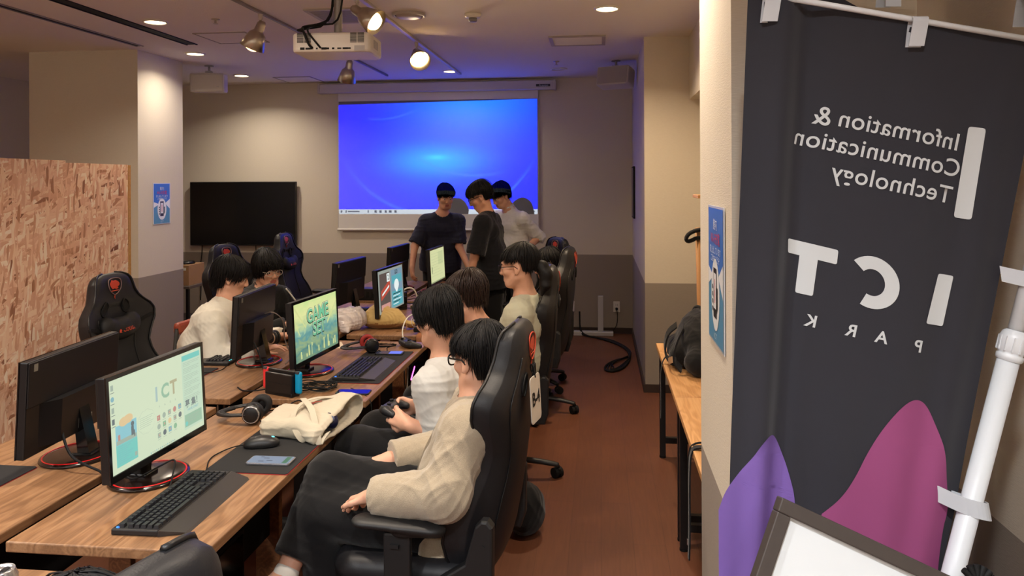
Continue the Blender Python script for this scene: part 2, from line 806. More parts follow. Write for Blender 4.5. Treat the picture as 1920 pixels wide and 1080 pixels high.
b.box((-6.5, 8.735, 0), (0.36, 8.75, 0.065)).box((-5.065, 6.305, 0), (-4.005, 6.32, 0.065)).box((-4.02, 6.32, 0), (-4.005, 7.05, 0.065))
tag(b.build('baseboard_back', BASE), kind='structure')
b = MB()
b.box((0.345, 6.325, 0), (0.96, 6.34, 0.065)).box((0.345, 6.34, 0), (0.36, 8.735, 0.065)).box((0.945, 2.6, 0), (0.96, 6.325, 0.065))
b.box((0.30, 1.9, 0), (0.315, 2.485, 0.065)).box((0.30, 2.485, 0), (0.74, 2.5, 0.065))
tag(b.build('baseboard_right', BASE), kind='structure')
tag(MB().box((-6.5, 8.66, 1.98), (-5.3, 8.75, 2.02)).build('trim_dark_rail', BLACKM), kind='structure')

# ------------------------------------------------------------------ things on the ceiling
LENS = EM('lamp_lens', (255, 226, 180), 14.0)
LENSOFF = M('lamp_lens_off', (205, 205, 205), rough=0.3)


def downlight(x, y, label, on=True, power=None, size=0.075, col=NEUT):
    t = empty('downlight', (x, y, CEIL), label=label, cat='ceiling light', group='ceiling downlights')
    MB().lathe([(size * 1.18, 0), (size * 1.18, -0.006), (size * 0.98, -0.012), (size * 0.95, -0.004), (size * .95, 0)], 32, close=False).build('trim_ring', WHITE, t)
    MB().lathe([(0.001, -0.0055), (size * 0.6, -0.0065), (size * 0.95, -0.004)], 32, close=False).build('lens', LENS if on else LENSOFF, t)
    if on:
        lamp_area('downlight_lamp', (0, 0, -0.02), size * 1.7, power or DOWN_W, col, parent=t, spread=2.5)
    return t


downlight(-3.194, 5.239, 'lit round downlight beside the dark ceiling slots, largest on the left')
downlight(0.052, 5.244, 'lit round downlight at the upper right, near the square ceiling vent', power=19, col=WARM)
downlight(-3.63, 6.582, 'lit round downlight just before the left pillar, over its bright face', power=6.5)
downlight(-3.876, 7.993, 'lit round downlight right of the left wall speaker')
downlight(-1.563, 8.004, 'lit round downlight at the far end of the right lamp track, above the screen', power=4.5)
downlight(-0.42, 8.015, 'unlit small round downlight between the screen case and the right speaker', on=False)
for x in (-5.0, -3.2, -1.57, 0.05):  # out of view, added to light the near half and the banner
    for y in (2.5, -0.1, -2.2):
        downlight(x, y, 'unseen round downlight added to light the near half of the room', power=34 if y < 2 else 17, col=COOL if y < 2 else NEUT)

# linear slots
def slot(x0, x1, y0, y1, label, mats):
    t = empty('ceiling_slot', ((x0 + x1) / 2, y0, CEIL), label=label, cat='air slot')
    w = (x1 - x0) / 2
    MB().box((-w, 0, -0.008), (-w + 0.012, y1 - y0, 0)).box((w - 0.012, 0, -0.008), (w, y1 - y0, 0)).build('rail', mats[0], t)
    MB().box((-w + 0.012, 0, -0.003), (w - 0.012, y1 - y0, 0)).build('gap', mats[1], t)


slot(-3.47, -3.37, 2.8, 6.15, 'long dark air slot in the ceiling beside the left downlight', (BLACKM, BLACKM))
slot(-3.93, -3.86, 2.8, 6.16, 'long thin pale edged slot in the ceiling at far left', (M('pale_metal', (165, 160, 150), rough=.4, metal=.6), BLACKM))


def hatch(x0, y0, x1, y1, label, name='access_hatch', col=None):
    t = empty(name, ((x0 + x1) / 2, (y0 + y1) / 2, CEIL), label=label, cat='ceiling panel')
    hx, hy = (x1 - x0) / 2, (y1 - y0) / 2
    b = MB()
    w = 0.012
    b.box((-hx, -hy, -0.006), (hx, -hy + w, 0)).box((-hx, hy - w, -0.006), (hx, hy, 0)).box((-hx, -hy + w, -0.006), (-hx + w, hy - w, 0)).box((hx - w, -hy + w, -0.006), (hx, hy - w, 0))
    b.build('frame', M('hatch_rim', (150, 142, 136), rough=.5), t)
    MB().box((-hx + w, -hy + w, -0.003), (hx - w, hy - w, 0)).build('panel', cm, t)
    return t


hatch(-3.163, 5.69, -2.73, 6.14, 'square access hatch flush in the ceiling behind the left spotlight')
hatch(-3.61, 8.19, -3.18, 8.66, 'square access hatch in the ceiling left of the screen case')


def vent(x0, y0, x1, y1, label, dark=True):
    t = empty('ceiling_vent', ((x0 + x1) / 2, (y0 + y1) / 2, CEIL), label=label, cat='ceiling vent')
    hx, hy = (x1 - x0) / 2, (y1 - y0) / 2
    w = 0.03
    b = MB()
    b.box((-hx, -hy, -0.012), (hx, -hy + w, 0), bev=.003).box((-hx, hy - w, -0.012), (hx, hy, 0), bev=.003).box((-hx, -hy + w, -0.012), (-hx + w, hy - w, 0)).box((hx - w, -hy + w, -0.012), (hx, hy - w, 0))
    b.build('frame', M('vent_frame', (176, 168, 160), rough=.45), t)
    b = MB()
    n = int(2 * (hy - w) / 0.022)
    for i in range(n):
        y = -hy + w + (i + .5) * 2 * (hy - w) / n
        b.box((-hx + w, y - .006, -0.009), (hx - w, y + .004, -0.005))
    b.build('grille', M('vent_slats', (150, 144, 140), rough=.5) if dark else cm, t)
    MB().box((-hx + w, -hy + w, -0.003), (hx - w, hy - w, -0.001)).build('backing', M('vent_dark', (58, 56, 58), rough=.8) if dark else cm, t)


vent(-1.99, 5.0, -1.52, 5.45, 'square slatted vent in the ceiling behind the projector')
vent(-0.41, 6.2, 0.05, 6.62, 'square pale framed vent in the ceiling near the right column', dark=False)

t = empty('ceiling_diffuser', (-1.32, 5.25, CEIL), label='round white dish shaped air diffuser between projector and smoke detector', cat='air diffuser')
MB().lathe([(0.115, 0), (0.118, -0.012), (0.105, -0.02), (0.098, -0.012)], 40, close=False).build('rim', M('diffuser_white', (180, 172, 166), rough=.5), t)
MB().lathe([(0.001, -0.03), (0.06, -0.03), (0.085, -0.022), (0.09, -0.012)], 40, close=False).build('dish', M('diffuser_white', (180, 172, 166)), t)
MB().cyl((0, 0, -.012), (0, 0, 0), .1, .11).build('throat', M('vent_dark', (58, 56, 58)), t)

t = empty('smoke_detector', (-0.876, 5.3, CEIL), label='small white round smoke detector on the ceiling', cat='smoke detector')
MB().lathe([(0.058, 0), (0.058, -0.018), (0.05, -0.028), (0.036, -0.03)], 32).build('base', WHITE, t)
MB().lathe([(0.03, -0.03), (0.03, -0.05), (0.024, -0.056)], 24).build('sensor', M('sensor_grey', (120, 118, 122), rough=.5), t)
for x, y, lb in ((-2.729, 5.228, 'tiny sprinkler head on the ceiling between downlight and left spotlight'), (-0.42, 7.52, 'tiny sprinkler head on the ceiling near the unlit downlight')):
    t = empty('sprinkler', (x, y, CEIL), label=lb, cat='sprinkler')
    MB().lathe([(0.03, 0), (0.03, -0.004), (0.014, -0.008)], 20).build('rosette', CHROME, t)
    MB().cyl((0, 0, -.008), (0, 0, -.03), .007).lathe([(0.004, -.03), (0.018, -.032), (0.018, -.034), (.002, -.034)], 16).build('deflector', CHROME, t)

# lamp tracks with their spotlights
def track(x, y0, y1, label, w=.016, c=(196, 186, 172)):
    t = tag(MB().box((x - w, y0, CEIL - .022), (x + w, y1, CEIL), bev=.003).build('lamp_track', M('track_%d' % c[0], c, rough=.4)), label, 'lamp track')
    return t


track(-2.297, 3.6, 8.18, 'lamp track on the ceiling left of the projector', .009, (128, 118, 112))
track(-1.495, 3.6, 8.18, 'lamp track on the ceiling right of the projector')
BULB = EM('spot_bulb', (255, 206, 130), 26.0)
BULBOFF = EM('spot_bulb_side', (255, 206, 130), 6.0)


def spotlight(x, y, d, label, on=True, k=1.0):
    """d: where the lamp head points"""
    t = empty('track_spotlight', (x, y, CEIL - .022), label=label, cat='spotlight', group='track spotlights')
    MB().cyl((0, 0, 0), (0, 0, -.035), .016, .014).cyl((0, 0, -.035), (0, 0, -.075), .008).build('stem', M('track_grey', (196, 186, 172)), t)
    d = Vector(d).normalized()
    p = Vector((0, 0, -.085)) + d * -.02
    q = d.to_track_quat('Z', 'Y').to_matrix().to_4x4()
    q.translation = p
    MB().lathe([(0.02, -.02), (0.03, 0), (0.033, .05), (0.036, .055), (0.056, .075), (0.086, .178), (0.084, .179), (0.053, .08), (.001, .07)], 28, mat=q).build('shade', CHROME, t)
    b = MB()
    b.lathe([(0.012, .08), (0.03, .10), (0.052, .135), (0.055, .16), (0.042, .185), (0.02, .197), (0.001, .2)], 24, mat=q)
    b.build('bulb', BULB if on else BULBOFF, t)
    lamp_spot('spot_lamp', tuple(p + d * .215), d, SPOT_W * k, WARM, 2.0, parent=t, radius=.04)
    return t


spotlight(-2.297, 5.02, (-.50, .10, -1), 'steel spotlight tilted away on the left track, in front of the hatch', on=False)
spotlight(-2.25, 6.75, (-.3, .35, -1), 'steel spotlight below and behind the projector, pointing down', on=False)
spotlight(-1.495, 4.64, (.62, -.12, -.40), 'steel spotlight turned to the right with its lit face showing, near the top edge')
spotlight(-1.495, 6.2, (.40, -.8, -.62), 'bright bulb spotlight facing the camera on the right track', k=1.2)

# projector
t = empty('projector', (-1.30, 3.73, 2.40), rz=math.radians(4), label='white ceiling projector with black port panel, hanging above the room', cat='projector')
b = MB()
b.prism(rounded_rect(0.385, 0.27, 0.03), -0.05, 0.045, bev=.012)
b.build('body', M('projector_white', (214, 208, 200), rough=.4), t)
b = MB()
for x0 in (-.165, .095):
    for i in range(9):
        for j in range(2):
            b.box((x0 + j * .036, -.1365, -.005 + i * .0055), (x0 + .032 + j * .036, -.1345, -.002 + i * .0055))
b.build('vent_slits', BLACKM, t)
b = MB()
for i, (w, h) in enumerate(((.022, .012), (.026, .009), (.008, .008), (.008, .008), (.026, .011), (.012, .009), (.012, .009), (.02, .007), (.026, .009), (.014, .008))):
    x = -.15 + i * .026
    b.box((x, -.137, -.033 - h / 2), (x + w, -.1345, -.033 + h / 2), bev=.001)
b.build('ports', BLACKM, t)
MB().box((.115, -.1354, -.045), (.165, -.1346, -.02)).build('label_sticker', M('sticker_grey', (170, 165, 165)), t)
MB().box((.192, -.06, -.02), (.1945, .03, .02)).build('label_sticker', M('sticker_grey', (170, 165, 165)), t)
MB().cyl((.0, .13, -.0), (.0, .162, -.0), .04, .045).build('lens_barrel', BLACK, t)
MB().cyl((-.0, .163, 0), (0, .165, 0), .034).build('lens', EM('projector_lens', (150, 190, 255), 3.0), t)
b = MB()
b.box((-.07, -.06, .045), (.07, .06, .06), bev=.004).cyl((0, 0, .06), (0, 0, .47), .02).box((-.06, -.06, .47), (.06, .06, .489), bev=.004)
for sx in (-1, 1):
    b.cyl((sx * .06, 0, .055), (sx * .1, .05, .05), .008)
b.build('ceiling_mount', M('mount_grey', (150, 148, 146), rough=.4, metal=.5), t)
b = MB()
b.tube([(-.09, -.137, -.03), (-.1, -.16, -.02), (-.13, -.15, .05), (-.16, -.08, .085), (-.08, -.05, .1), (-.02, -.02, .14), (-.022, -.02, .40)], .006, smooth_path=2)
b.tube([(-.05, -.137, -.03), (-.07, -.17, .0), (-.12, -.15, .06), (-.1, -.04, .1), (.03, -.03, .11), (.025, -.02, .42)], .005, smooth_path=2)
b.tube([(-.15, -.10, .06), (-.19, -.07, .07), (-.17, 0, .09), (-.05, .02, .11), (0, .025, .38)], .006, smooth_path=2)
b.build('cable', BLACKM, t)

# the projector's picture, thrown by its lamp onto the screen
pl = bpy.data.lights.new('projector_beam', 'SPOT')
pl.energy = PROJ_W
pl.shadow_soft_size = 0.004
pl.spot_size = math.radians(62)
pl.spot_blend = 0.02
pl.use_nodes = True
po = bpy.data.objects.new('projector_beam', pl)
COL.objects.link(po)
po.rotation_euler = (math.pi / 2, 0, 0)
PJ = (-1.312, 3.91, 2.40)
po.location = PJ
g = N(pl)
em = g.nt.nodes['Emission']
tc = g.n('ShaderNodeTexCoord')
sx = g.n('ShaderNodeSeparateXYZ')
g.l(tc.outputs['Normal'], sx.inputs[0])
DD = 8.715 - PJ[1]
wx = g.math('MULTIPLY_ADD', g.math('DIVIDE', sx.outputs[0], sx.outputs[2]), -DD, PJ[0])
wz = g.math('MULTIPLY_ADD', g.math('DIVIDE', sx.outputs[1], sx.outputs[2]), -DD, PJ[2])
U = g.math('DIVIDE', g.math('ADD', wx, 3.035), 2.33)
V = g.math('DIVIDE', g.math('SUBTRACT', wz, 1.347), g.math('MULTIPLY_ADD', U, 0.035, 1.275))


def gauss(u0, v0, a, b_):
    du = g.math('DIVIDE', g.math('SUBTRACT', U, u0), a)
    dv = g.math('DIVIDE', g.math('SUBTRACT', V, v0), b_)
    return g.math('EXPONENT', g.math('MULTIPLY', g.math('ADD', g.math('MULTIPLY', du, du), g.math('MULTIPLY', dv, dv)), -1.0))


def arc(cu, cv, r, w, u0, u1, k):
    du = g.math('SUBTRACT', U, cu)
    dv = g.math('MULTIPLY', g.math('SUBTRACT', V, cv), 0.56)
    d = g.math('SQRT', g.math('ADD', g.math('MULTIPLY', du, du), g.math('MULTIPLY', dv, dv)))
    e = g.math('DIVIDE', g.math('SUBTRACT', d, r), w)
    s = g.math('EXPONENT', g.math('MULTIPLY', g.math('MULTIPLY', e, e), -1.0))
    f = g.math('MULTIPLY', g.math('GREATER_THAN', U, u0), g.math('LESS_THAN', U, u1))
    fade = g.math('SINE', g.math('MULTIPLY', g.math('DIVIDE', g.math('SUBTRACT', U, u0), u1 - u0), math.pi))
    return g.math('MULTIPLY', g.math('MULTIPLY', s, f), g.math('MULTIPLY', fade, k))


base = g.mix(g.math('MULTIPLY', U, 1.3), lin((14, 20, 240)), lin((0, 24, 252)))
base = g.mix(gauss(0.66, 1.02, 0.3, 0.34), base, lin((0, 104, 254)))
base = g.mix(gauss(0.5, 0.45, 0.27, 0.3), base, lin((0, 66, 252)))
base = g.mix(gauss(0.5, 0.48, 0.2, 0.12), base, lin((0, 128, 255)))
base = g.mix(gauss(0.5, 0.505, 0.05, 0.02), base, lin((24, 160, 255)))
st = arc(0.70, 1.25, 0.51, 0.006, 0.3, 0.86, 0.55)
st = g.math('ADD', st, arc(0.2, 1.75, 0.5, 0.004, 0.12, 0.46, 0.35))
st = g.math('ADD', st, arc(0.5, 0.95, 0.54, 0.009, 0.0, 0.62, 0.35))
st = g.math('ADD', st, arc(0.45, 1.0, 0.61, 0.006, 0.68, 1.0, 0.5))
base = g.mix(st, base, lin((44, 104, 255)))
bar = g.math('LESS_THAN', V, 0.042)
ic = None
for u0, w in ((0.012, .004), (0.036, .003), (0.075, .03), (0.15, .003), (0.188, .006), (0.213, .006), (0.24, .005), (0.263, .007), (0.29, .006), (0.975, .012)):
    e = g.math('MULTIPLY', g.math('LESS_THAN', g.math('ABSOLUTE', g.math('SUBTRACT', U, u0)), w), g.math('LESS_THAN', g.math('ABSOLUTE', g.math('SUBTRACT', V, .022)), .006 if w > .01 else .011))
    ic = e if ic is None else g.math('MAXIMUM', ic, e)
barc = g.mix(ic, lin((152, 160, 166)), lin((36, 50, 70)))
base = g.mix(bar, base, barc)
ins = g.math('MULTIPLY', g.math('MULTIPLY', g.math('GREATER_THAN', U, 0.0), g.math('LESS_THAN', U, 1.0)), g.math('MULTIPLY', g.math('GREATER_THAN', V, 0.0), g.math('LESS_THAN', V, 1.0)))
g.l(base, em.inputs['Color'])
g.l(ins, em.inputs['Strength'])
tag(po, 'beam of the projector', 'projector light')
# ------------------------------------------------------------------ screen, television, speakers, posters
t = empty('projection_screen', (-1.87, 8.75, 2.75), label='large white projection screen glowing blue on the back wall', cat='projection screen')
b = MB()
b.box((-1.37, -0.125, 0.005), (1.36, -0.0, 0.11), bev=.012).box((-1.39, -0.13, -0.0), (-1.36, -.0, 0.115), bev=.006).box((1.35, -0.13, 0), (1.38, 0, 0.115), bev=.006)
b.build('case', M('case_grey', (196, 190, 188), rough=.45), t)
b = MB()
b.box((1.16, -.1275, .035), (1.32, -.1255, .062))
b.build('nameplate', M('plate_black', (38, 38, 42), rough=.4), t)
v, f = text_geo('A.sanpo', .03, spacing=1.05)
MB().add([(p[0] + 1.245, -.1285, p[1] + .0485) for p in v], f).build('plate_lettering', M('plate_silver', (200, 205, 210), rough=.4), t)
MB().box((-1.165, -0.036, -1.404), (1.165, -0.033, -0.088)).build('fabric', M('screen_fabric', (122, 123, 126), rough=.8, spec=.1), t)  # white cloth painted grey here so room light leaves the blue picture saturated
for z0, z1 in ((-1.575, -1.404), (-.088, .02)):
    MB().box((-1.175, -.0362, z0), (1.175, -.0335, z1)).build('white_margin', M('screen_white', (226, 224, 220), rough=.85, spec=.15), t)
for x in (-1.174, 1.174):
    MB().box((x - .004, -.0368, -1.56), (x + .004, -.0355, .01)).build('border', M('case_grey', (196, 190, 188)), t)
MB().cyl((-1.185, -.034, -1.585), (1.185, -.034, -1.585), .014).build('bottom_bar', WHITE, t)

t = empty('television', (-4.2, 8.74, 0.974), label='large black switched-off television on the back wall left of the screen', cat='television')
MB().box((-.655, -.075, 0), (.655, -.025, .755), bev=.006).box((-.3, -.03, .2), (.3, .0095, .6)).build('body', BLACK, t)
MB().box((-.645, -.0765, .014), (.645, -.0752, .745)).build('screen', M('tv_glass', (8, 9, 12), rough=.16, spec=.4), t)
MB().box((.56, -.07, -.014), (.60, -.045, 0)).build('sensor_tab', M('tab_grey', (185, 182, 180)), t)
b = MB()
b.tube([(-.53, -.02, .02), (-.535, -.02, -.1), (-.56, -.015, -.25), (-.55, -.015, -.45), (-.56, -.012, -.66)], .006, smooth_path=2)
b.tube([(.14, -.02, .02), (.14, -.02, -.04), (.145, -.02, -.3)], .005, smooth_path=1)
b.build('cable', BLACKM, t)


def speaker(x, y, z, rz, tilt, label):
    t = empty('wall_speaker', (x, y, z), rz=rz, label=label, cat='speaker', group='ceiling speakers')
    R = Matrix.Rotation(tilt, 4, 'X')
    b = MB()
    b.box((-.165, -.10, -.095), (.165, .08, .095), bev=.018, mat=R)
    b.build('cabinet', M('speaker_white', (205, 198, 190), rough=.5), t)
    b = MB()
    b.box((-.152, -.108, -.083), (.152, -.099, .083), bev=.006, mat=R)
    b.build('grille', M('grille_grey', (172, 164, 158), rough=.7, bump=(900, .5, .002)), t)
    b = MB()
    b.box((-.03, -.03, .09), (.03, .03, .12)).cyl((0, 0, .11), (0, 0, CEIL - z - .008), .012).cyl((0, 0, CEIL - z - .008), (0, 0, CEIL - z), .045)
    b.box((.09, -.109, -.05), (.115, -.1085, -.04))
    b.build('bracket', M('mount_grey', (150, 148, 146)), t)
    return t


speaker(-3.88, 7.3, 2.715, math.radians(16), math.radians(3), 'white box speaker hung from the ceiling above the television')
speaker(0.16, 7.55, 2.72, math.radians(-24), math.radians(-12), 'white box speaker tilted down near the right column')


def poster(name, o, ux, label, w=0.257, h=0.364):
    """rectangular notice with printed sky, a red line of writing and an oval picture"""
    m = frame_mat(o, ux, (0, 0, 1))
    t = empty(name, o, label=label, cat='poster', group='blue phone posters')
    mm_ = m.copy()
    mm_.translation = (0, 0, 0)
    MB().box((-w / 2 - .012, -h / 2 - .006, 0), (w / 2 + .012, h / 2 + .006, .002)).xf(mm_).build('holder', M('poster_holder', (215, 220, 228), rough=.2, spec=.7), t)
    pts = [(math.cos(a) * .072, math.sin(a) * .098 - .052, .0036) for a in np.linspace(0, 6.283, 40)[:-1]]
    b = MB()
    b.add([(-w / 2, -h / 2, .0028), (w / 2, -h / 2, .0028), (w / 2, 0.02, .0028), (-w / 2, -.01, .0028)], [(0, 1, 2, 3)], 0)
    b.add([(-w / 2, -.01, .0028), (w / 2, .02, .0028), (w / 2, h / 2, .0028), (-w / 2, h / 2, .0028)], [(0, 1, 2, 3)], 1)
    b.add([(-w / 2, -.035, .0031), (-.04, -.005, .0031), (-w / 2, 0.015, .0031)], [(0, 1, 2)], 2)
    b.add([(w / 2, -.05, .0031), (w / 2, .04, .0031), (.05, .0, .0031)], [(0, 1, 2)], 2)
    b.poly(pts, 2)
    # phone in the oval
    b.add([(x, y, .0042) for x, y in ((-.03, -.115), (.026, -.115), (.026, .02), (-.03, .02))], [(0, 1, 2, 3)], 4)
    b.add([(x, y, .0046) for x, y in ((-.022, -.09), (.018, -.09), (.018, .006), (-.022, .006))], [(0, 1, 2, 3)], 2)
    b.add([(x, y, .005) for x, y in ((-.006, -.075), (.002, -.075), (.002, -.01), (-.006, -.01))], [(0, 1, 2, 3)], 3)
    for k in range(4):
        b.add([(x, y, .0044) for x, y in ((-.05, -.10 + k * .02), (-.036, -.10 + k * .02), (-.036, -.088 + k * .02), (-.05, -.088 + k * .02))], [(0, 1, 2, 3)], 4)
    b.add([(x, y, .0044) for x, y in ((.03, -.1), (.045, -.085), (.045, -.03), (.03, -.03))], [(0, 1, 2, 3)], 4)
    # lines of writing
    def line(txt, y, sz, mi):
        v, f = text_geo(txt, sz, res=2)
        b.add([(p[0], p[1] + y, .0040) for p in v], f, mi)
    line('館内', .136, .034, 2)
    line('Wi-Fi充電', .098, .038, 3)
    line('貸し出しています', .066, .024, 2)
    line('ご自由にどうぞ', .043, .022, 2)
    line('I C T', -.165, .022, 2)
    b.xf(mm_)
    b.build('sheet', [M('poster_blue', (84, 146, 186), rough=.3), M('poster_sky', (62, 118, 205), rough=.3), M('poster_white', (236, 240, 244), rough=.3), M('poster_red', (214, 44, 60), rough=.3), M('poster_black', (26, 28, 34), rough=.3)], t)
    return t


poster('poster', (-4.018, 6.68, 1.53), (0, 1, 0), 'small blue poster with an oval phone picture on the left pillar')
poster('poster', (0.313, 2.135, 1.462), (0, -1, 0), 'blue poster with an oval phone picture half behind the dark banner')
t = empty('notice_frame', (0.358, 8.2, 1.6), label='narrow dark framed notice on the side of the right column, seen edge on', cat='notice')
MB().box((-.018, -.2, -.27), (0, .2, .27), bev=.003).build('frame', BLACKM, t)
MB().box((-.0195, -.185, -.255), (-.0178, .185, .255)).build('sheet', M('notice_dark', (70, 60, 70), rough=.3), t)


def outlet(x, plug, label):
    t = empty('wall_outlet', (x, 8.75, .30), label=label, cat='outlet', group='wall outlets')
    MB().box((-.037, -.009, -.06), (.037, 0, .06), bev=.004).build('plate', M('outlet_white', (214, 208, 200), rough=.4), t)
    b = MB()
    for z in (.022, -.022):
        for sx in (-.008, .008):
            b.box((sx - .0015, -.0098, z - .008), (sx + .0015, -.0088, z + .008))
    b.build('slots', BLACKM, t)
    if plug:
        b = MB()
        b.cyl((0, -.009, -.022), (0, -.045, -.022), .016, .013)
        b.tube([(0, -.04, -.022), (0, -.07, -.03), (.01, -.07, -.1), (0, -.06, -.2), (-.05, -.06, -.27), (-.15, -.08, -.292), (-.28, -.12, -.294)], .004, smooth_path=2)
        b.build('plug', BLACKM, t)


outlet(0.18, True, 'white wall outlet with a black plug near the right column')
outlet(-0.33, True, 'white wall outlet just behind the farthest right hand chair')

t = empty('panel_foot', (0.0, 8.62, 0), label='white upside down T shaped stand foot on the floor at the back wall', cat='stand')
MB().box((-.03, -.02, .045), (.03, .02, .44), bev=.004).build('post', M('foot_white', (188, 186, 186), rough=.4), t)
MB().box((-.30, -.05, 0.0), (.14, .05, .045), bev=.006).build('base', M('foot_white', (188, 186, 186)), t)

# OSB partition on the left
om = M('osb_strands', (206, 160, 110), rough=.7, spec=.25)
g = N(om)
tc = g.n('ShaderNodeTexCoord')
nz = g.n('ShaderNodeTexNoise')
nz.inputs['Scale'].default_value = 5.0
nz.inputs['Detail'].default_value = 2
g.l(tc.outputs['Object'], nz.inputs['Vector'])
vm = g.n('ShaderNodeVectorMath', operation='MULTIPLY_ADD')
vm.inputs[1].default_value = (.05, .05, .05)
g.l(nz.outputs['Color'], vm.inputs[0])
g.l(tc.outputs['Object'], vm.inputs[2])
pal = [(0.0, (136, 90, 66)), (0.04, (190, 138, 106)), (0.12, (222, 172, 140)), (0.45, (238, 194, 162)), (0.8, (248, 216, 184)), (1.0, (255, 238, 214))]
colr = None
hgt = None
for k, (ang, sc) in enumerate(((12, (1, 38, 8)), (-28, (1, 44, 9)), (-52, (1, 46, 9.5)), (34, (1, 42, 10)), (-10, (1, 54, 12)), (58, (1, 56, 12)), (78, (1, 52, 11)), (4, (1, 60, 13)))):
    mp1 = g.n('ShaderNodeMapping')
    mp1.inputs['Rotation'].default_value = (math.radians(ang), 0, 0)
    mp1.inputs['Location'].default_value = (0, k * 3.7, k * 1.3)
    g.l(vm.outputs[0], mp1.inputs[0])
    mp2 = g.n('ShaderNodeMapping')
    mp2.inputs['Scale'].default_value = sc
    g.l(mp1.outputs[0], mp2.inputs[0])
    vo = g.n('ShaderNodeTexVoronoi')
    vo.inputs['Scale'].default_value = 1.0
    vo.inputs['Randomness'].default_value = 1.0
    g.l(mp2.outputs[0], vo.inputs['Vector'])
    sp = g.n('ShaderNodeSeparateColor')
    g.l(vo.outputs['Color'], sp.inputs[0])
    rp = g.n('ShaderNodeValToRGB')
    rp.color_ramp.elements.remove(rp.color_ramp.elements[1])
    for i, (p, c) in enumerate(pal):
        e = rp.color_ramp.elements[0] if i == 0 else rp.color_ramp.elements.new(p)
        e.position = p
        e.color = lin(c)
    g.l(sp.outputs[0], rp.inputs[0])
    edge = g.math('SMOOTH_MIN', vo.outputs['Distance'], 0.8, 0.1)
    if colr is None:
        colr, hgt = rp.outputs[0], sp.outputs[2]
    else:
        thr = g.math('GREATER_THAN', sp.outputs[1], 0.52)
        colr = g.mix(thr, colr, rp.outputs[0])
        hm = g.n('ShaderNodeMix')
        g.l(thr, hm.inputs[0])
        g.l(hgt, hm.inputs[2])
        g.l(g.math('SUBTRACT', sp.outputs[2], g.math('MULTIPLY', edge, 0.6)), hm.inputs[3])
        hgt = hm.outputs[0]
g.l(colr, g.b.inputs['Base Color'])
bp = g.n('ShaderNodeBump')
bp.inputs['Strength'].default_value = .55
bp.inputs['Distance'].default_value = .004
g.l(hgt, bp.inputs['Height'])
g.l(bp.outputs[0], g.b.inputs['Normal'])
t = empty('chipboard_partition', (-3.2, 2.0, 0), label='tall strand board partition standing along the left side', cat='partition')
MB().box((-.05, 0, 0), (0, 2.30, 1.858)).build('board', om, t)
MB().box((-.05, 2.30, 0), (0, 2.915, 1.845)).build('board', om, t)
MB().box((-.07, 2.915, 0), (0.002, 2.945, 1.842)).build('end_strip', M('osb_edge', (196, 150, 84), rough=.7, var=(60, .35)), t)
# ------------------------------------------------------------------ desks
def wood(name, c1, c2, c3, axis=1, rough=0.42):
    m = M(name, c2, rough=rough, spec=0.45)
    g = N(m)
    tc = g.n('ShaderNodeTexCoord')
    mp = g.n('ShaderNodeMapping')
    mp.inputs['Scale'].default_value = (9, 1.1, 9) if axis == 1 else (1.1, 9, 9)
    g.l(tc.outputs['Object'], mp.inputs[0])
    n1 = g.n('ShaderNodeTexNoise')
    n1.inputs['Scale'].default_value = 1.3
    n1.inputs['Detail'].default_value = 2
    n1.inputs['Distortion'].default_value = 0.6
    g.l(mp.outputs[0], n1.inputs['Vector'])
    rings = g.math('SINE', g.math('MULTIPLY', n1.outputs['Fac'], 46.0))
    mp2 = g.n('ShaderNodeMapping')
    mp2.inputs['Scale'].default_value = (160, 5, 160) if axis == 1 else (5, 160, 160)
    g.l(tc.outputs['Object'], mp2.inputs[0])
    n2 = g.n('ShaderNodeTexNoise')
    n2.inputs['Scale'].default_value = 1.0
    n2.inputs['Detail'].default_value = 5
    g.l(mp2.outputs[0], n2.inputs['Vector'])
    mix = g.math('ADD', g.math('MULTIPLY_ADD', rings, 0.14, 0.20), g.math('MULTIPLY', n2.outputs['Fac'], 0.6))
    rp = g.n('ShaderNodeValToRGB')
    e = rp.color_ramp.elements
    e[0].position = .15
    e[0].color = lin(c1)
    e[1].position = .85
    e[1].color = lin(c3)
    x = e.new(.5)
    x.color = lin(c2)
    g.l(mix, rp.inputs[0])
    g.l(rp.outputs[0], g.b.inputs['Base Color'])
    return m


OAK = wood('desk_oak', (106, 76, 52), (140, 102, 70), (166, 128, 92))
OAKLEG = wood('leg_oak', (96, 60, 36), (124, 80, 50), (150, 100, 64))
BENCHW = wood('bench_oak', (178, 126, 76), (204, 152, 98), (222, 174, 120))
DK = 0.72


def make_desk():
    t = empty('computer_desk')
    b = MB()
    b.box((-.295, 0, DK - .03), (.295, 1.30, DK), bev=.004)
    b.build('desk_top', OAK, t)
    for y in (.24, 1.06):
        b = MB()
        b.box((-.05, y - .018, .06), (.05, y + .018, DK - .03), bev=.003)
        l = b.build('leg', OAKLEG, t)
        MB().box((-.26, y - .03, .012), (.26, y + .03, .06), bev=.01).build('foot', BLACKM, l)
    MB().box((-.012, .262, .28), (.012, 1.038, .66)).build('modesty_panel', BLACKM, t)
    b = MB()
    for y in (.10, 1.20):
        b.tube([(.20, y - .03, DK - .032), (.20, y - .03, DK - .10), (.20, y + .03, DK - .10), (.20, y + .03, DK - .032)], .005, n=6)
    b.tube([(.262, .82, DK - .032), (.262, .83, DK - .17), (.262, .89, DK - .18), (.262, .9, DK - .032)], .0045, n=6, smooth_path=1)
    b.build('hook', CHROME, t)
    return t


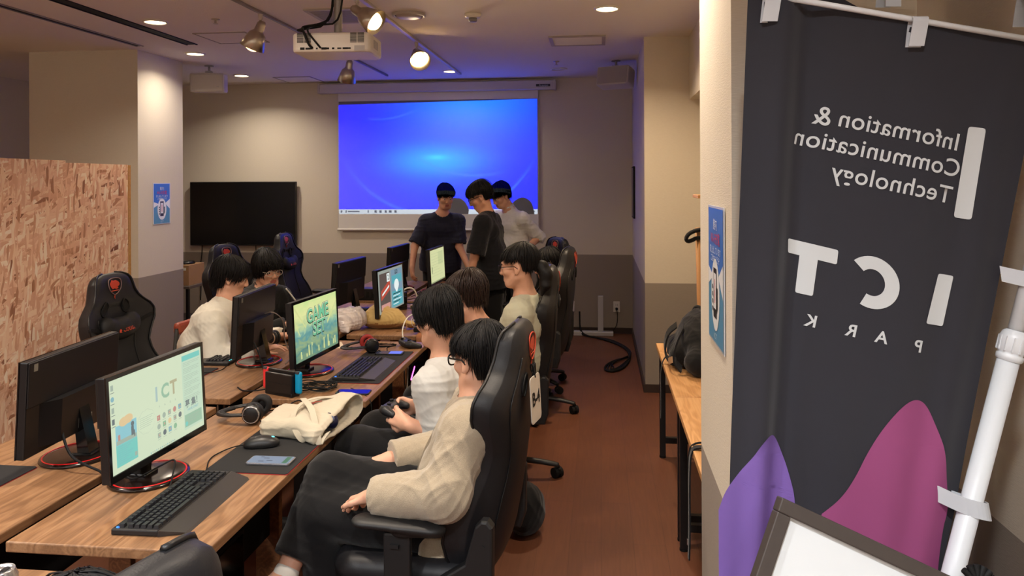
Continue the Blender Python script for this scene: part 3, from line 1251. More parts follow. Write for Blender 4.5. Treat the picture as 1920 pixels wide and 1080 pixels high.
D0 = make_desk()
desk_spots = [(-1.36, 1.972, 'oak desk in the right row with the pale desktop screen and a tote bag'),
              (-1.36, 3.405, 'oak desk in the right row holding the game screen and handheld dock'),
              (-1.36, 4.88, 'oak desk in the right row with the plastic bag and brown pouch'),
              (-1.36, 6.30, 'farthest oak desk of the right row, cluttered with cables'),
              (-2.00, 1.96, 'oak desk in the left row below the back of the nearest monitor'),
              (-2.00, 3.385, 'oak desk in the left row before the man in the cream sweatshirt'),
              (-2.00, 4.88, 'oak desk in the left row before the man in the black jacket'),
              (-2.00, 6.30, 'farthest oak desk of the left row, near the television'),
              (-1.36, 0.54, 'oak desk at the bottom left corner carrying a drink can')]
for i, (x, y, lb) in enumerate(desk_spots):
    o = D0 if i == 0 else copy_tree(D0)
    o.location = (x, y, 0)
    tag(o, lb, 'desk', 'computer desks in two rows')

# ------------------------------------------------------------------ monitors
SW, SH = .515, .29


def scr(b, u0, v0, u1, v1, mi, lift=0.0005):
    """rectangle on the screen, u to the right and v up, 0..1"""
    y0, y1, z0, z1 = (u0 - .5) * SW, (u1 - .5) * SW, (v0 - .5) * SH, (v1 - .5) * SH
    b.add([(lift, y0, z0), (lift, y1, z0), (lift, y1, z1), (lift, y0, z1)], [(0, 1, 2, 3)], mi)


def scr_text(b, txt, u, v, size, mi, lift=0.001, bold=0.0, spacing=1.0, rot=0.0, align='CENTER', outline=0.0):
    vs, f = text_geo(txt, size, bold=bold, spacing=spacing, align=align, res=3)
    c, s_ = math.cos(rot), math.sin(rot)
    b.add([(lift, (u - .5) * SW + p[0] * c - p[1] * s_, (v - .5) * SH + p[0] * s_ + p[1] * c) for p in vs], f, mi)


def disc(b, u, v, r, mi, lift=.001, n=20, sq=1.0):
    b.add([(lift, (u - .5) * SW + r * math.cos(2 * math.pi * k / n), (v - .5) * SH + r * sq * math.sin(2 * math.pi * k / n)) for k in range(n)], [tuple(range(n))], mi)


def E_(name, c, k=0.62):
    return EM('screen_' + name, c, k)


def screen_desktop(b):
    ms = [E_('pale', (222, 238, 206)), E_('ict_blue', (178, 205, 202)), E_('ict_green', (160, 200, 172)), E_('ict_tan', (190, 185, 150)), E_('teal', (128, 214, 202)),
          E_('grey', (172, 190, 174)), E_('dark', (110, 124, 128)), E_('list', (206, 232, 206)), E_('orange', (236, 208, 160)), E_('red', (204, 150, 140)), E_('blue', (140, 190, 200)), E_('sky', (150, 210, 220)), E_('green', (150, 196, 160)), E_('white', (240, 248, 228))]
    scr(b, 0, 0, 1, 1, 0, 0)
    for ch, u, mi in (('I', .46, 1), ('C', .555, 2), ('T', .65, 3)):
        scr_text(b, ch, u, .64, .066, mi, bold=.0022)
    for ch, u in (('P', .485), ('A', .545), ('R', .605), ('K', .665)):
        scr_text(b, ch, u, .49, .011, 5)
    # speech bubble
    for r, mi, l in ((.05, 5, .0006), (.0488, 0, .0008)):
        for k in range(9):
            a = 2 * math.pi * k / 9
            disc(b, .345 + .05 * math.cos(a) , .40 + .065 * math.sin(a), r * .42, mi, l)
        disc(b, .345, .40, r * .85, mi, l, sq=.66)
    for k in range(6):
        scr(b, .275, .455 - k * .022, .275 + .14 - (k % 3) * .015, .459 - k * .022, 5, .001)
    # icons
    r = random.Random(3)
    for j, row in enumerate(((.47, .53, .59, .65, .71), (.47, .53, .59, .65, .71), (.47, .53, .59, .65))):
        for i, u in enumerate(row):
            v = .37 - j * .1 + i * .004
            mi = r.choice((6, 9, 10, 12, 5, 8, 10))
            if (i + j) % 2:
                disc(b, u, v, .0095, mi)
            else:
                scr(b, u - .017, v - .03, u + .017, v + .03, mi, .001)
                scr(b, u - .008, v - .012, u + .008, v + .014, 13, .0013)
            scr(b, u - .018, v - .05, u + .018, v - .045, 5, .001)
    for v, mi in ((.92, 5), (.80, 10), (.68, 5), (.56, 6)):
        (disc(b, .03, v, .008, mi) if mi == 10 else scr(b, .018, v - .03, .042, v + .03, mi, .001))
        scr(b, .012, v - .055, .05, v - .049, 6, .001)
    # notice panel at right
    scr(b, .755, .06, .985, .97, 7, .0006)
    scr(b, .76, .90, .98, .965, 4, .0009)
    v = .87
    for k in range(22):
        if k % 4 == 3:
            v -= .012
        scr(b, .77, v, .77 + (.2 if k % 4 != 2 else .11) - (k * 7 % 5) * .006, v + .004, 5, .001)
        v -= .019
    scr_text(b, '募 集！', .87, .36, .03, 6, bold=.0006)
    scr_text(b, 'HAVE START', .87, .29, .012, 10, bold=.0002)
    scr(b, .765, .09, .975, .24, 2, .0008)
    for k in range(3):
        scr(b, .80, .20 - k * .03, .95 - k * .02, .206 - k * .03, 5, .001)
    disc(b, .785, .13, .008, 4)
    # flyer at left
    scr(b, .045, .06, .245, .50, 11, .0006)
    scr(b, .045, .06, .245, .29, 4, .0008)
    disc(b, .125, .52, .024, 8, .001, sq=.6)
    disc(b, .165, .53, .024, 8, .001, sq=.6)
    scr(b, .05, .295, .24, .34, 5, .0008)
    disc(b, .205, .455, .008, 6, .001)
    scr(b, .19, .33, .215, .43, 6, .001)
    scr(b, .215, .31, .225, .38, 6, .001)
    scr(b, .065, .34, .085, .40, 9, .001)
    for k in range(9):
        scr(b, .06, .27 - k * .022, .2 - (k * 5 % 4) * .02, .274 - k * .022, 10, .001)
    scr(b, .215, .09, .24, .135, 5, .001)
    for k in range(14):
        scr(b, .37 + k * .02, .012, .378 + k * .02, .03, 5 if k % 3 else 10, .001)
    return ms


def screen_game(b):
    m = EM('screen_game_sky', (196, 214, 160), .75)
    g = N(m)
    if len(g.nt.nodes) < 4:
        tc = g.n('ShaderNodeTexCoord')
        sp = g.n('ShaderNodeSeparateXYZ')
        g.l(tc.outputs['Generated'], sp.inputs[0])
        no = g.n('ShaderNodeTexNoise')
        no.inputs['Scale'].default_value = 5
        no.inputs['Detail'].default_value = 6
        no.inputs['Distortion'].default_value = 1.2
        g.l(tc.outputs['Generated'], no.inputs['Vector'])
        h = g.math('ADD', sp.outputs[2], g.math('MULTIPLY', g.math('SUBTRACT', no.outputs['Fac'], .5), .5))
        rp = g.n('ShaderNodeValToRGB')
        e = rp.color_ramp.elements
        e[0].position, e[0].color = 0.0, lin((120, 150, 120))
        e[1].position, e[1].color = 1.0, lin((202, 222, 150))
        for p, c in ((.14, (70, 128, 128)), (.28, (146, 172, 128)), (.4, (86, 148, 150)), (.52, (150, 190, 160)), (.62, (190, 208, 150)), (.8, (222, 226, 158))):
            x = e.new(p)
            x.color = lin(c)
        g.l(h, rp.inputs[0])
        g.l(rp.outputs[0], g.b.inputs['Emission Color'])
    ms = [m, E_('ink', (20, 50, 40), .5), E_('mint', (120, 205, 160)), E_('cream', (236, 244, 206)), E_('city', (96, 148, 140), .7), E_('ray', (214, 222, 150), .7)]
    scr(b, 0, 0, 1, 1, 0, 0)
    for u0, u1, v0, v1 in ((0, .25, 1.0, .56), (.0, .12, .8, .45), (.75, 1.0, .52, .86)):
        b.add([(.0005, (u0 - .5) * SW, (v0 - .5) * SH), (.0005, (u1 - .5) * SW, (v1 - .5) * SH), (.0005, (u1 - .5) * SW, (v1 - .53) * SH), (.0005, (u0 - .5) * SW, (v0 - .56) * SH)], [(0, 3, 2, 1)], 5)
    r = random.Random(5)
    for k in range(26):
        u = r.uniform(.12, .97)
        hgt = r.uniform(.05, .2) * (1.3 - abs(u - .6))
        scr(b, u - .012, .04, u + .012, .04 + hgt, 4 if k % 2 else 5, .0006 + k * 1e-5)
    for txt, u, v in (('GAME', .53, .72), ('SET', .545, .46)):
        sz = .098
        scr_text(b, txt, u, v, sz, 1, .001, bold=.0068, rot=.03)
        scr_text(b, txt, u + .002, v + .004, sz, 3, .0014, bold=.004, rot=.03)
        scr_text(b, txt, u + .003, v - .006, sz, 1, .0016, bold=.0022, rot=.03)
        scr_text(b, txt, u + .001, v - .001, sz, 2, .0018, bold=.0012, rot=.03)
    return ms


def screen_fighter(b):
    ms = [E_('ash', (150, 158, 150), .7), E_('brown', (96, 84, 80), .6), E_('crimson', (186, 76, 60), .7), E_('white2', (220, 230, 228), .8), E_('turquoise', (84, 168, 180), .7), E_('steel', (120, 150, 170), .7), E_('ink', (20, 50, 40), .5), E_('peach', (206, 150, 140), .7)]
    scr(b, 0, 0, 1, 1, 0, 0)
    scr(b, .06, .05, .46, .93, 1, .0005)
    scr(b, .5, .04, .97, .95, 5, .0005)
    scr(b, .52, .04, .95, .42, 4, .0007)
    scr(b, .54, .6, .94, .8, 4, .0007)
    b.add([(.0009, (u - .5) * SW, (v - .5) * SH) for u, v in ((.1, .3), (.46, .5), (.46, .75), (.1, .52))], [(0, 1, 2, 3)], 2)
    b.add([(.0011, (u - .5) * SW, (v - .5) * SH) for u, v in ((.14, .4), (.42, .57), (.42, .62), (.14, .45))], [(0, 1, 2, 3)], 3)
    scr(b, .34, .7, .45, .9, 3, .001)
    scr_text(b, '2', .395, .8, .05, 6, .0013, bold=.001)
    scr_text(b, 'GO', .72, .87, .04, 6, .0013, bold=.001)
    disc(b, .72, .56, .05, 3, .001, sq=.8)
    disc(b, .72, .5, .03, 3, .0012, sq=1.2)
    scr(b, .1, .08, .44, .2, 7, .0008)
    for k in range(6):
        scr(b, .56, .34 - k * .05, .9 - (k % 3) * .06, .36 - k * .05, 3 if k % 2 else 6, .001)
    return ms


def screen_page(b):
    ms = [E_('page', (206, 212, 160), .75), E_('pageline', (150, 160, 120), .7), E_('pagebox', (190, 200, 150), .75), E_('ink', (20, 50, 40), .5)]
    scr(b, 0, 0, 1, 1, 0, 0)
    for k in range(9):
        scr(b, .08, .88 - k * .085, .9 - (k * 7 % 4) * .12, .885 - k * .085, 1, .0006)
    scr(b, .55, .5, .9, .9, 2, .0005)
    scr(b, .1, .3, .13, .5, 3, .0007)
    scr(b, 0, 0, 1, .035, 1, .0008)
    return ms


GLOSS = M('gloss_black', (10, 10, 11), rough=.12, spec=.6)
BASEG = M('gloss_base', (30, 20, 17), rough=.16, spec=.6)  # brown tint stands in for the reflection seen in the glossy black base
REDR = M('red_trim', (190, 26, 30), rough=.25)


def make_monitor():
    t = empty('computer_monitor')
    b = MB()
    b.box((-.016, -.27, .078), (.012, .27, .405), bev=.004)
    bz = MB()
    # thin bezel left proud round the picture
    for lo, hi in (((.012, -.27, .078), (.0165, .27, .099)), ((.012, -.27, .389 + .003), (.0165, .27, .405)), ((.012, -.27, .099), (.0165, -.2575, .392)), ((.012, .2575, .099), (.0165, .27, .392))):
        bz.box(lo, hi)
    b.v = b.v
    b.box((-.022, -.268, .25), (-.016, .268, .402), bev=.002)
    b.prism([(-.016, -.20), (-.016, .20), (-.052, .13), (-.052, -.13)], .10, .25)
    b.build('housing', BLACK, t)
    bz.build('bezel', GLOSS, t)
    b = MB()
    b.box((-.0535, -.05, .115), (-.0515, .03, .15))
    b.build('rating_label', M('label_grey', (118, 114, 104), rough=.6), t)
    MB().box((-.0225, .225, .37), (-.0218, .245, .395)).build('sticker', M('label_grey', (118, 114, 104)), t)
    b = MB()
    b.add([(-.10, -.03, .012), (-.10, .03, .012), (-.055, .03, .012), (-.055, -.03, .012), (-.06, -.03, .19), (-.06, .03, .19), (-.035, .03, .19), (-.035, -.03, .19)],
          [(0, 1, 2, 3), (7, 6, 5, 4), (0, 4, 5, 1), (1, 5, 6, 2), (2, 6, 7, 3), (3, 7, 4, 0)])
    b.box((-.11, -.035, .008), (-.03, .035, .022), bev=.004)
    b.build('neck', GLOSS, t)
    b = MB()
    m = Matrix.Translation((-.04, 0, 0)) @ Matrix.Diagonal((1, 1.12, 1, 1))
    b.lathe([(.001, .0), (.118, .0), (.124, .004), (.122, .010), (.112, .0125), (.001, .0105)], 48, mat=m)
    o = b.build('base', BASEG, t)
    MB().lathe([(.109, .0127), (.1115, .0150), (.1145, .0127)], 48, mat=m, close=False).build('red_ring', REDR, o)
    return t


MON = {}


def monitor(x, y, rz, label, content=None, tilt=0.05, first=[None]):
    if first[0] is None:
        first[0] = make_monitor()
        o = first[0]
    else:
        o = copy_tree(first[0])
        for ch in list(o.children):
            if ch.name.startswith(('screen', 'cable')):
                bpy.data.objects.remove(ch)
    o.location = (x, y, DK)
    o.rotation_euler = (0, 0, rz)
    tag(o, label, 'monitor', 'computer monitors on the desks')
    for ch in o.children:
        if not ch.name.startswith(('base', 'neck')):
            ch.rotation_euler = (0, -tilt, 0)
    b = MB()
    if content:
        ms = content(b)
    else:
        scr(b, 0, 0, 1, 1, 0, 0)
        ms = [M('screen_off', (6, 6, 8), rough=.15)]
    b.xf(Matrix.Rotation(-tilt, 4, 'Y') @ Matrix.Translation((.0135, 0, .245)))
    b.build('screen', ms, o)
    return o


monitor(-1.485, 2.455, math.radians(-2), 'lit monitor showing a pale desktop with icons, nearest on the right row', screen_desktop)
monitor(-1.485, 3.905, math.radians(-4), 'lit monitor reading GAME SET in the middle of the right row', screen_game)
monitor(-1.47, 5.30, math.radians(-4), 'lit monitor with a red and teal picture behind the brown pouch', screen_fighter)
monitor(-1.47, 6.86, math.radians(-2), 'farthest lit monitor with a plain pale yellow page', screen_page)
monitor(-1.945, 2.62, math.pi + math.radians(4), 'black monitor seen from behind at the left edge, nearest of the left row')
monitor(-1.925, 4.08, math.pi + math.radians(4), 'black monitor seen from behind in front of the man in cream sweatshirt')
monitor(-1.93, 5.72, math.pi - math.radians(6), 'black monitor seen from behind between the plastic bag and the television')
monitor(-1.90, 7.05, math.pi - math.radians(4), 'black monitor seen from behind, farthest of the left row')

# ------------------------------------------------------------------ keyboards, mice, pads, phones
KEYC = M('keycap_black', (24, 25, 30), rough=.45)
KBB = M('keyboard_black', (20, 20, 22), rough=.5)
REST = M('palm_rest', (44, 40, 38), rough=.5, bump=(500, .3, .001))
LEDB = EM('led_blue', (40, 110, 255), 4.0)
LEDC = EM('led_cyan', (60, 210, 225), 4.0)


def make_keyboard():
    t = empty('keyboard')
    b = MB()
    b.box((-.105, -.226, .0), (.035, .226, .018), bev=.004)
    b.build('case', KBB, t)
    b = MB()
    b.add([(.035, -.226, .016), (.035, .226, .016), (.035, .226, 0), (.035, -.226, 0), (.105, -.205, .006), (.105, .205, .006), (.112, .2, 0), (.112, -.2, 0), (.04, -.226, .017), (.04, .226, .017)],
          [(8, 4, 5, 9), (0, 8, 9, 1), (4, 7, 6, 5), (0, 3, 7, 4, 8), (1, 9, 5, 6, 2), (3, 2, 6, 7)])
    b.build('palm_rest', REST, t)
    b = MB()
    pitch = .0192

    def key(x, y, w):
        a = .0015
        z0, z1 = .017, .0275
        y0, y1 = y + a, y + w - a
        x0, x1 = x - pitch / 2 + a, x + pitch / 2 - a
        i = .0022
        b.add([(x0, y0, z0), (x1, y0, z0), (x1, y1, z0), (x0, y1, z0), (x0 + i, y0 + i, z1), (x1 - i, y0 + i, z1), (x1 - i, y1 - i, z1), (x0 + i, y1 - i, z1)],
              [(4, 5, 6, 7), (0, 4, 7, 3), (1, 2, 6, 5), (0, 1, 5, 4), (3, 7, 6, 2)])
    rows = [(-.078, [1] + [0] + [1] * 4 + [-.5] + [1] * 4 + [-.5] + [1] * 4), (-.052, [1] * 13 + [2]), (-.033, [1.5] + [1] * 12 + [1.5]), (-.0138, [1.75] + [1] * 11 + [2.25]), (.0054, [2.25] + [1] * 10 + [2.75]), (.0246, [1.25] * 3 + [6.25] + [1.25] * 4)]
    for x, ws in rows:
        y = -.218
        for w in ws:
            if w == 0:
                y += pitch
            elif w < 0:
                y += -w * pitch
            else:
                key(x, y, w * pitch)
                y += w * pitch
        for blk, n in ((.0555, 3), (.1185, 4)):
            for k in range(n):
                if x == -.0138 and n == 3 or (x == .0054 and n == 3 and k != 1) or (x == -.078 and n == 4 and k == 3):
                    continue
                key(x, blk + .005 + k * pitch, pitch)
    b.build('keys', KEYC, t)
    b = MB()
    v, f = text_geo('G', .016, bold=.0006)
    b.add([(-.088 - p[1], -.214 + p[0], .0187) for p in v], f)
    b.build('emblem', LEDB, t)
    b = MB()
    for k in range(3):
        b.box((-.0905, .13 + k * .02, .018), (-.0875, .136 + k * .02, .0186))
    b.build('indicator_lights', LEDC, t)
    return t


K0 = make_keyboard()
for i, (x, y, rz, lb) in enumerate(((-1.285, 2.268, .02, 'black keyboard with palm rest before the pale desktop screen'),
                                    (-1.235, 3.955, .0, 'black keyboard with violet shining palm rest before the game screen'),
                                    (-1.22, 5.42, .1, 'black keyboard with bright blue keys beside the brown pouch'),
                                    (-2.13, 4.21, math.pi + .03, 'black keyboard beside the man in the cream sweatshirt'),
                                    (-2.13, 5.25, math.pi, 'black keyboard before the man in the black jacket'),
                                    (-1.24, 6.9, 0, 'black keyboard on the farthest right desk'))):
    o = K0 if i == 0 else copy_tree(K0)
    o.location = (x, y, DK + .004 if i == 1 else DK)
    o.rotation_euler = (0, 0, rz)
    tag(o, lb, 'keyboard', 'gaming keyboards on the desks')

PADM = M('mousepad_cloth', (22, 22, 24), rough=.85)
PADR = M('mousepad_red', (150, 32, 34), rough=.7)


def pad(x0, y0, x1, y1, label, rz=0):
    t = empty('mouse_pad', ((x0 + x1) / 2, (y0 + y1) / 2, DK), rz, label, 'mouse pad', 'black mouse pads')
    hx, hy = (x1 - x0) / 2, (y1 - y0) / 2
    MB().prism(rounded_rect(2 * hx, 2 * hy, .012), .0015, .004).build('cloth', PADM, t)
    MB().prism(rounded_rect(2 * hx + .004, 2 * hy + .004, .012), 0, .0018).build('rubber_underside', PADR, t)


pad(-1.365, 2.52, -1.066, 3.0, 'black mouse pad with a red edge under the phone and mouse')
pad(-1.365, 3.70, -1.09, 4.42, 'black mouse pad under the keyboard before the game screen')
pad(-2.27, 3.62, -2.04, 3.93, 'black mouse pad under the left mouse beside the cream sweatshirt')
pad(-2.28, 2.12, -1.97, 2.50, 'black mouse pad with red edge at the left border of the picture')


def mouse(x, y, z, rz, label, led=LEDC):
    t = empty('computer_mouse', (x, y, z), rz, label, 'mouse', 'black computer mice')
    s = Soft((-.08, -.045, -.005), (.08, .045, .06), .0025)
    s.ell((0, 0, .012), (.064, .033, .030), k=0)
    s.ell((-.035, 0, .010), (.034, .030, .020), k=.012)
    s.box((0, 0, -.04), (.1, .1, .04), R=None, k=.004, op='sub')
    soft_obj(s, 'shell', M('mouse_black', (26, 26, 28), rough=.4), t, it=2)
    MB().cyl((-.045, -.004, .026), (-.045, .004, .026), .009).build('wheel', BLACKM, t)
    MB().sphere((.035, 0, .033), .009, 12, scale=(1.1, .7, .5)).build('light', led, t)
    b = MB()
    b.tube([(-.06, 0, .01), (-.10, 0, .006), (-.14, -.03, .004 - (z - DK)), (-.17, -.10, .004 - (z - DK)), (-.15, -.22, .004 - (z - DK))], .0022, n=6, smooth_path=3)
    b.build('cable', BLACKM, t)


mouse(-1.27, 2.775, DK + .004, math.radians(15), 'black mouse with a cyan light on the pad beside the phone')
mouse(-2.15, 3.78, DK + .004, math.radians(190), 'black mouse on the left desk beside the cream sweatshirt', EM('led_dim', (120, 120, 120), .3))


def phone(x, y, z, rz, label, kind):
    t = empty('smartphone', (x, y, z), rz, label, 'phone')
    MB().prism(rounded_rect(.160, .076, .01), 0, .008, bev=.002).build('body', M('phone_rim', (150, 150, 156), rough=.25, metal=.7) if kind == 0 else BLACK, t)
    b = MB()
    b.poly([(p[0], p[1], .0082) for p in rounded_rect(.152, .069, .008)], 0)
    if kind == 0:
        b.add([(.05, -.03, .0085), (.068, -.03, .0085), (.068, .03, .0085), (.05, .03, .0085)], [(0, 1, 2, 3)], 1)
        for x0, y0, w in ((-.03, .01, .02), (-.012, -.012, .022), (-.045, .02, .012), (-.04, -.02, .02)):
            b.add([(x0, y0, .0085), (x0 + w, y0, .0085), (x0 + w, y0 + .006, .0085), (x0, y0 + .006, .0085)], [(0, 1, 2, 3)], 2)
        ms = [EM('phone_page', (150, 172, 200), .45), EM('phone_green', (50, 130, 100), .5), EM('phone_ink', (60, 80, 110), .4)]
    elif kind == 1:
        ms = [M('phone_glass', (14, 16, 26), rough=.06, spec=.8)]
    else:
        b.add([(.0, -.033, .0085), (.07, -.033, .0085), (.07, .033, .0085), (.0, .033, .0085)], [(0, 1, 2, 3)], 1)
        ms = [M('phone_dark', (60, 66, 96), rough=.15), EM('phone_blue', (90, 110, 235), .8)]
    b.build('screen', ms, t)


phone(-1.17, 2.625, DK + .004, math.radians(1), 'phone with a lit page lying on the mouse pad beside the mouse', 0)
phone(-1.165, 3.535, DK, math.radians(4), 'phone with glossy violet screen at the corner of the second desk', 1)
phone(-1.215, 4.345, DK + .004, math.radians(3), 'phone half lit blue lying at the end of the second keyboard', 2)
# ------------------------------------------------------------------ gaming chairs (forward = local +x)
LEATH = M('chair_leather', (27, 27, 30), rough=.48, spec=.4, bump=(320, .18, .002))
LEATH2 = M('chair_panel', (22, 22, 24), rough=.6, spec=.35, bump=(700, .25, .001))
CPLAS = M('chair_plastic', (24, 24, 25), rough=.5)
ORNG = M('chair_orange', (190, 66, 38), rough=.5)
PIPE = M('chair_piping', (12, 12, 13), rough=.45)
GREYP = M('emblem_thread', (120, 96, 92), rough=.6)


def back_axis(t):
    """centre line of the backrest: x and z"""
    return -.225 - .10 * t - .02 * math.sin(math.pi * t), .43 + .805 * t


BT = [0, .05, .13, .22, .32, .42, .50, .57, .64, .70, .745, .785, .82, .86, .90, .94, .97, .99, 1.0]
BW = [.20, .235, .258, .262, .248, .225, .222, .245, .272, .278, .258, .218, .185, .165, .155, .146, .128, .10, .05]
BWING = [.05, .08, .10, .105, .085, .055, .045, .05, .062, .062, .05, .035, .03, .022, .018, .015, .01, .0, 0]
BTH = [.03, .045, .05, .05, .05, .048, .046, .045, .044, .042, .042, .042, .042, .044, .045, .042, .036, .026, .012]


def back_pt(t, s, front):
    w = np.interp(t, BT, BW)
    wing = np.interp(t, BT, BWING)
    th = np.interp(t, BT, BTH)
    x, z = back_axis(t)
    a = abs(s)
    if front:
        dx = th * (1 - .45 * a ** 6) + wing * a ** 2.6 - .012 * (1 - a) * (1 if t < .78 else 0)
    else:
        dx = -th * (1 - .75 * a ** 5) + wing * .7 * a ** 3.2
    return Vector((x + dx * .975, w * s, z + dx * .22))


def make_chair():
    t = empty('gaming_chair')
    ts = list(np.interp(np.linspace(0, 1, 46), np.linspace(0, 1, len(BT)), BT))
    ss = [math.sin(a) for a in np.linspace(-math.pi / 2, math.pi / 2, 19)]
    ring = []
    for tt in ts:
        ring.append([back_pt(tt, s, True) for s in ss] + [back_pt(tt, s, False) for s in reversed(ss)])
    n = len(ring[0])
    b = MB()
    fs = []
    for i in range(len(ring) - 1):
        for k in range(n):
            fs.append((i * n + k, i * n + (k + 1) % n, (i + 1) * n + (k + 1) % n, (i + 1) * n + k))
    fs += [tuple(range(n - 1, -1, -1)), tuple((len(ring) - 1) * n + k for k in range(n))]
    b.add([p for r in ring for p in r], fs, 0, True)
    back = b.build('backrest', LEATH, t, smooth_angle=1.0)
    for sg in (-1, 1):
        b = MB()
        b.tube([back_pt(tt, sg * .985, True) + Vector((.004, sg * .003, .002)) for tt in ts[1:]], .0055, n=6)
        b.tube([back_pt(tt, sg * .55, True) + Vector((.001, 0, 0)) for tt in ts if tt < .72], .003, n=5)
        b.tube([back_pt(tt, sg * .72, False) + Vector((-.001, 0, 0)) for tt in ts if tt < .9], .003, n=5)
        b.build('piping', PIPE, back)
    for sg in (-1, 1):
        b = MB()
        for front in (True, False):
            cs = []
            for k in range(16):
                a = 2 * math.pi * k / 16
                tt = .765 + .045 * math.sin(a)
                p = back_pt(tt, sg * (.36 + .02 * math.sin(a)) + .11 * math.cos(a), front)
                p.x += .0025 if front else -.0025
                cs.append(p)
            b.poly(cs if front else cs[::-1], 0)
            b.tube(cs, .004, n=5, closed=True)
        b.build('slot', BLACKM, back)

    def on_back(pts, front, off=.004):
        r = []
        for y, tt in pts:
            p = back_pt(tt, y / np.interp(tt, BT, BW), front)
            p.x += off if front else -off
            r.append(p)
        return r
    sh = [(-.052, .945), (-.035, .958), (0, .963), (.035, .958), (.052, .945), (.054, .915), (.045, .885), (.025, .862), (0, .848), (-.025, .862), (-.045, .885), (-.054, .915)]
    head = [(-.034, .905), (-.04, .925), (-.028, .94), (-.02, .95), (-.008, .944), (.012, .946), (.03, .935), (.04, .92), (.036, .908), (.02, .90), (.028, .89), (.01, .885), (-.004, .892), (-.02, .888)]
    for front in (True, False):
        b = MB()
        b.tube(on_back(sh, front), .0028, n=5, mi=0 if front else 1, closed=True, smooth_path=1)
        pts = on_back([(p[0], p[1]) for p in head], front, .003)
        b.poly(pts if front else pts[::-1], 1)
        b.tube(on_back([(-.03, .876), (.03, .876)], front, .002), .003, n=4, mi=1)
        b.tube(on_back([(0, .848), (-.004, .835), (0, .822)], front, .002), .003, n=4, mi=1)
        b.build('emblem', [GREYP, ORNG], back)
    # neck pillow strapped across the shoulders
    s = Soft((-.4, -.17, .8), (-.1, .17, 1.06), .006)
    cx, cz = back_axis(.64)
    R = np.array([[.975, 0, .22], [0, 1, 0], [-.22, 0, .975]])
    c = np.array((cx + .062, 0, cz))
    s.ell(c, (.042, .145, .062), R.T, k=0)
    for sg in (-1, 1):
        s.ell(c + np.array((0, sg * .10, .022)), (.035, .055, .055), R.T, k=.02)
    pil = soft_obj(s, 'pillow', LEATH2, t, it=2, crease=(.002, 40, 3))
    v, f = text_geo('COUGAR', .028, bold=.0008, spacing=1.1)
    tx = frame_mat((cx + .1065, .01, cz - .004), (0, 1, 0), (-.22, 0, .975))
    b = MB()
    b.add([tx @ Vector((p[0] + .02, p[1], -.003 * abs(p[0] / .08) ** 2 - (abs(p[0] + .03) ** 2) * 1.3)) for p in v], f)
    b.add([tx @ Vector((-.062 + x * .028, y * .024, -.004)) for x, y in ((-.5, -.3), (-.3, .3), (.2, .5), (.5, .1), (.1, -.1), (.3, -.4))], [(0, 5, 4, 3, 2, 1)])
    b.build('pillow_lettering', ORNG, pil)
    for sg in (-1, 1):
        b = MB()
        b.ribbon([c + np.array((-.01, sg * .13, 0)), back_pt(.66, sg * .85, True) + Vector((.005, 0, 0)), back_pt(.66, sg * 1.02, True)], (0, 0, .018), .003, sub=1)
        b.build('strap', BLACKM, pil)
    # seat
    s = Soft((-.27, -.28, .36), (.29, .28, .53), .009)
    s.box((0.01, 0, .43), (.255, .20, .045), .03, k=0)
    for sg in (-1, 1):
        s.cone((-.2, sg * .215, .445), (.2, sg * .215, .435), .052, .05, k=.03)
    s.cone((.24, -.17, .43), (.24, .17, .43), .048, .048, k=.03)
    s.box((0, 0, .34), (.3, .3, .05), .005, op='sub', k=.01)
    soft_obj(s, 'seat', LEATH, t, it=2)
    b = MB()
    b.box((-.17, -.16, .355), (.13, .16, .392), bev=.01)
    b.tube([(.05, .12, .365), (.06, .26, .36), (.06, .31, .362)], .007, n=8)
    b.build('tilt_mechanism', CPLAS, t)
    for sg in (-1, 1):
        b = MB()
        pts = [(-.27, .40), (-.13, .40), (-.11, .46), (-.20, .52), (-.235, .64), (-.255, .66), (-.275, .66), (-.292, .64), (-.29, .46)]
        m = frame_mat((0, sg * .272, 0), (1, 0, 0), (0, 0, 1))
        b.prism([(p[0], p[1]) for p in pts], -.022, .022, mat=m, bev=.008)
        b.cyl((-.235, sg * .292, .455), (-.235, sg * .298, .455), .03)
        b.cyl((-.262, sg * .293, .58), (-.262, sg * .297, .58), .006)
        b.build('hinge_cover', CPLAS, t)
    for sg in (-1, 1):
        b = MB()
        b.box((-.035, sg * .315 - .014, .36), (.055, sg * .315 + .014, .615), bev=.008)
        b.box((-.03, min(sg * .16, sg * .32), .362), (.05, max(sg * .16, sg * .32), .378), bev=.005)
        b.box((.0, sg * .334 - .004, .57), (.03, sg * .334 + .004, .582))
        a = b.build('armrest_post', CPLAS, t)
        s = Soft((-.17, sg * .325 - .06, .59), (.19, sg * .325 + .06, .67), .005)
        s.cone((-.10, sg * .325, .642), (.12, sg * .318, .642), .045, .043, k=0, flat=((0, 0, 1), .42))
        s.cone((-.12, sg * .325, .632), (.0, sg * .318, .620), .03, .03, k=.02, flat=((0, 0, 1), .6))
        soft_obj(s, 'armrest_pad', CPLAS, t, it=2)
    b = MB()
    b.cyl((0, 0, .10), (0, 0, .24), .032).cyl((0, 0, .22), (0, 0, .36), .018)
    b.build('gas_lift', BLACK, t)
    hub = MB().lathe([(.055, .075), (.06, .085), (.05, .125), (.04, .13)], 24).build('hub', CPLAS, t)
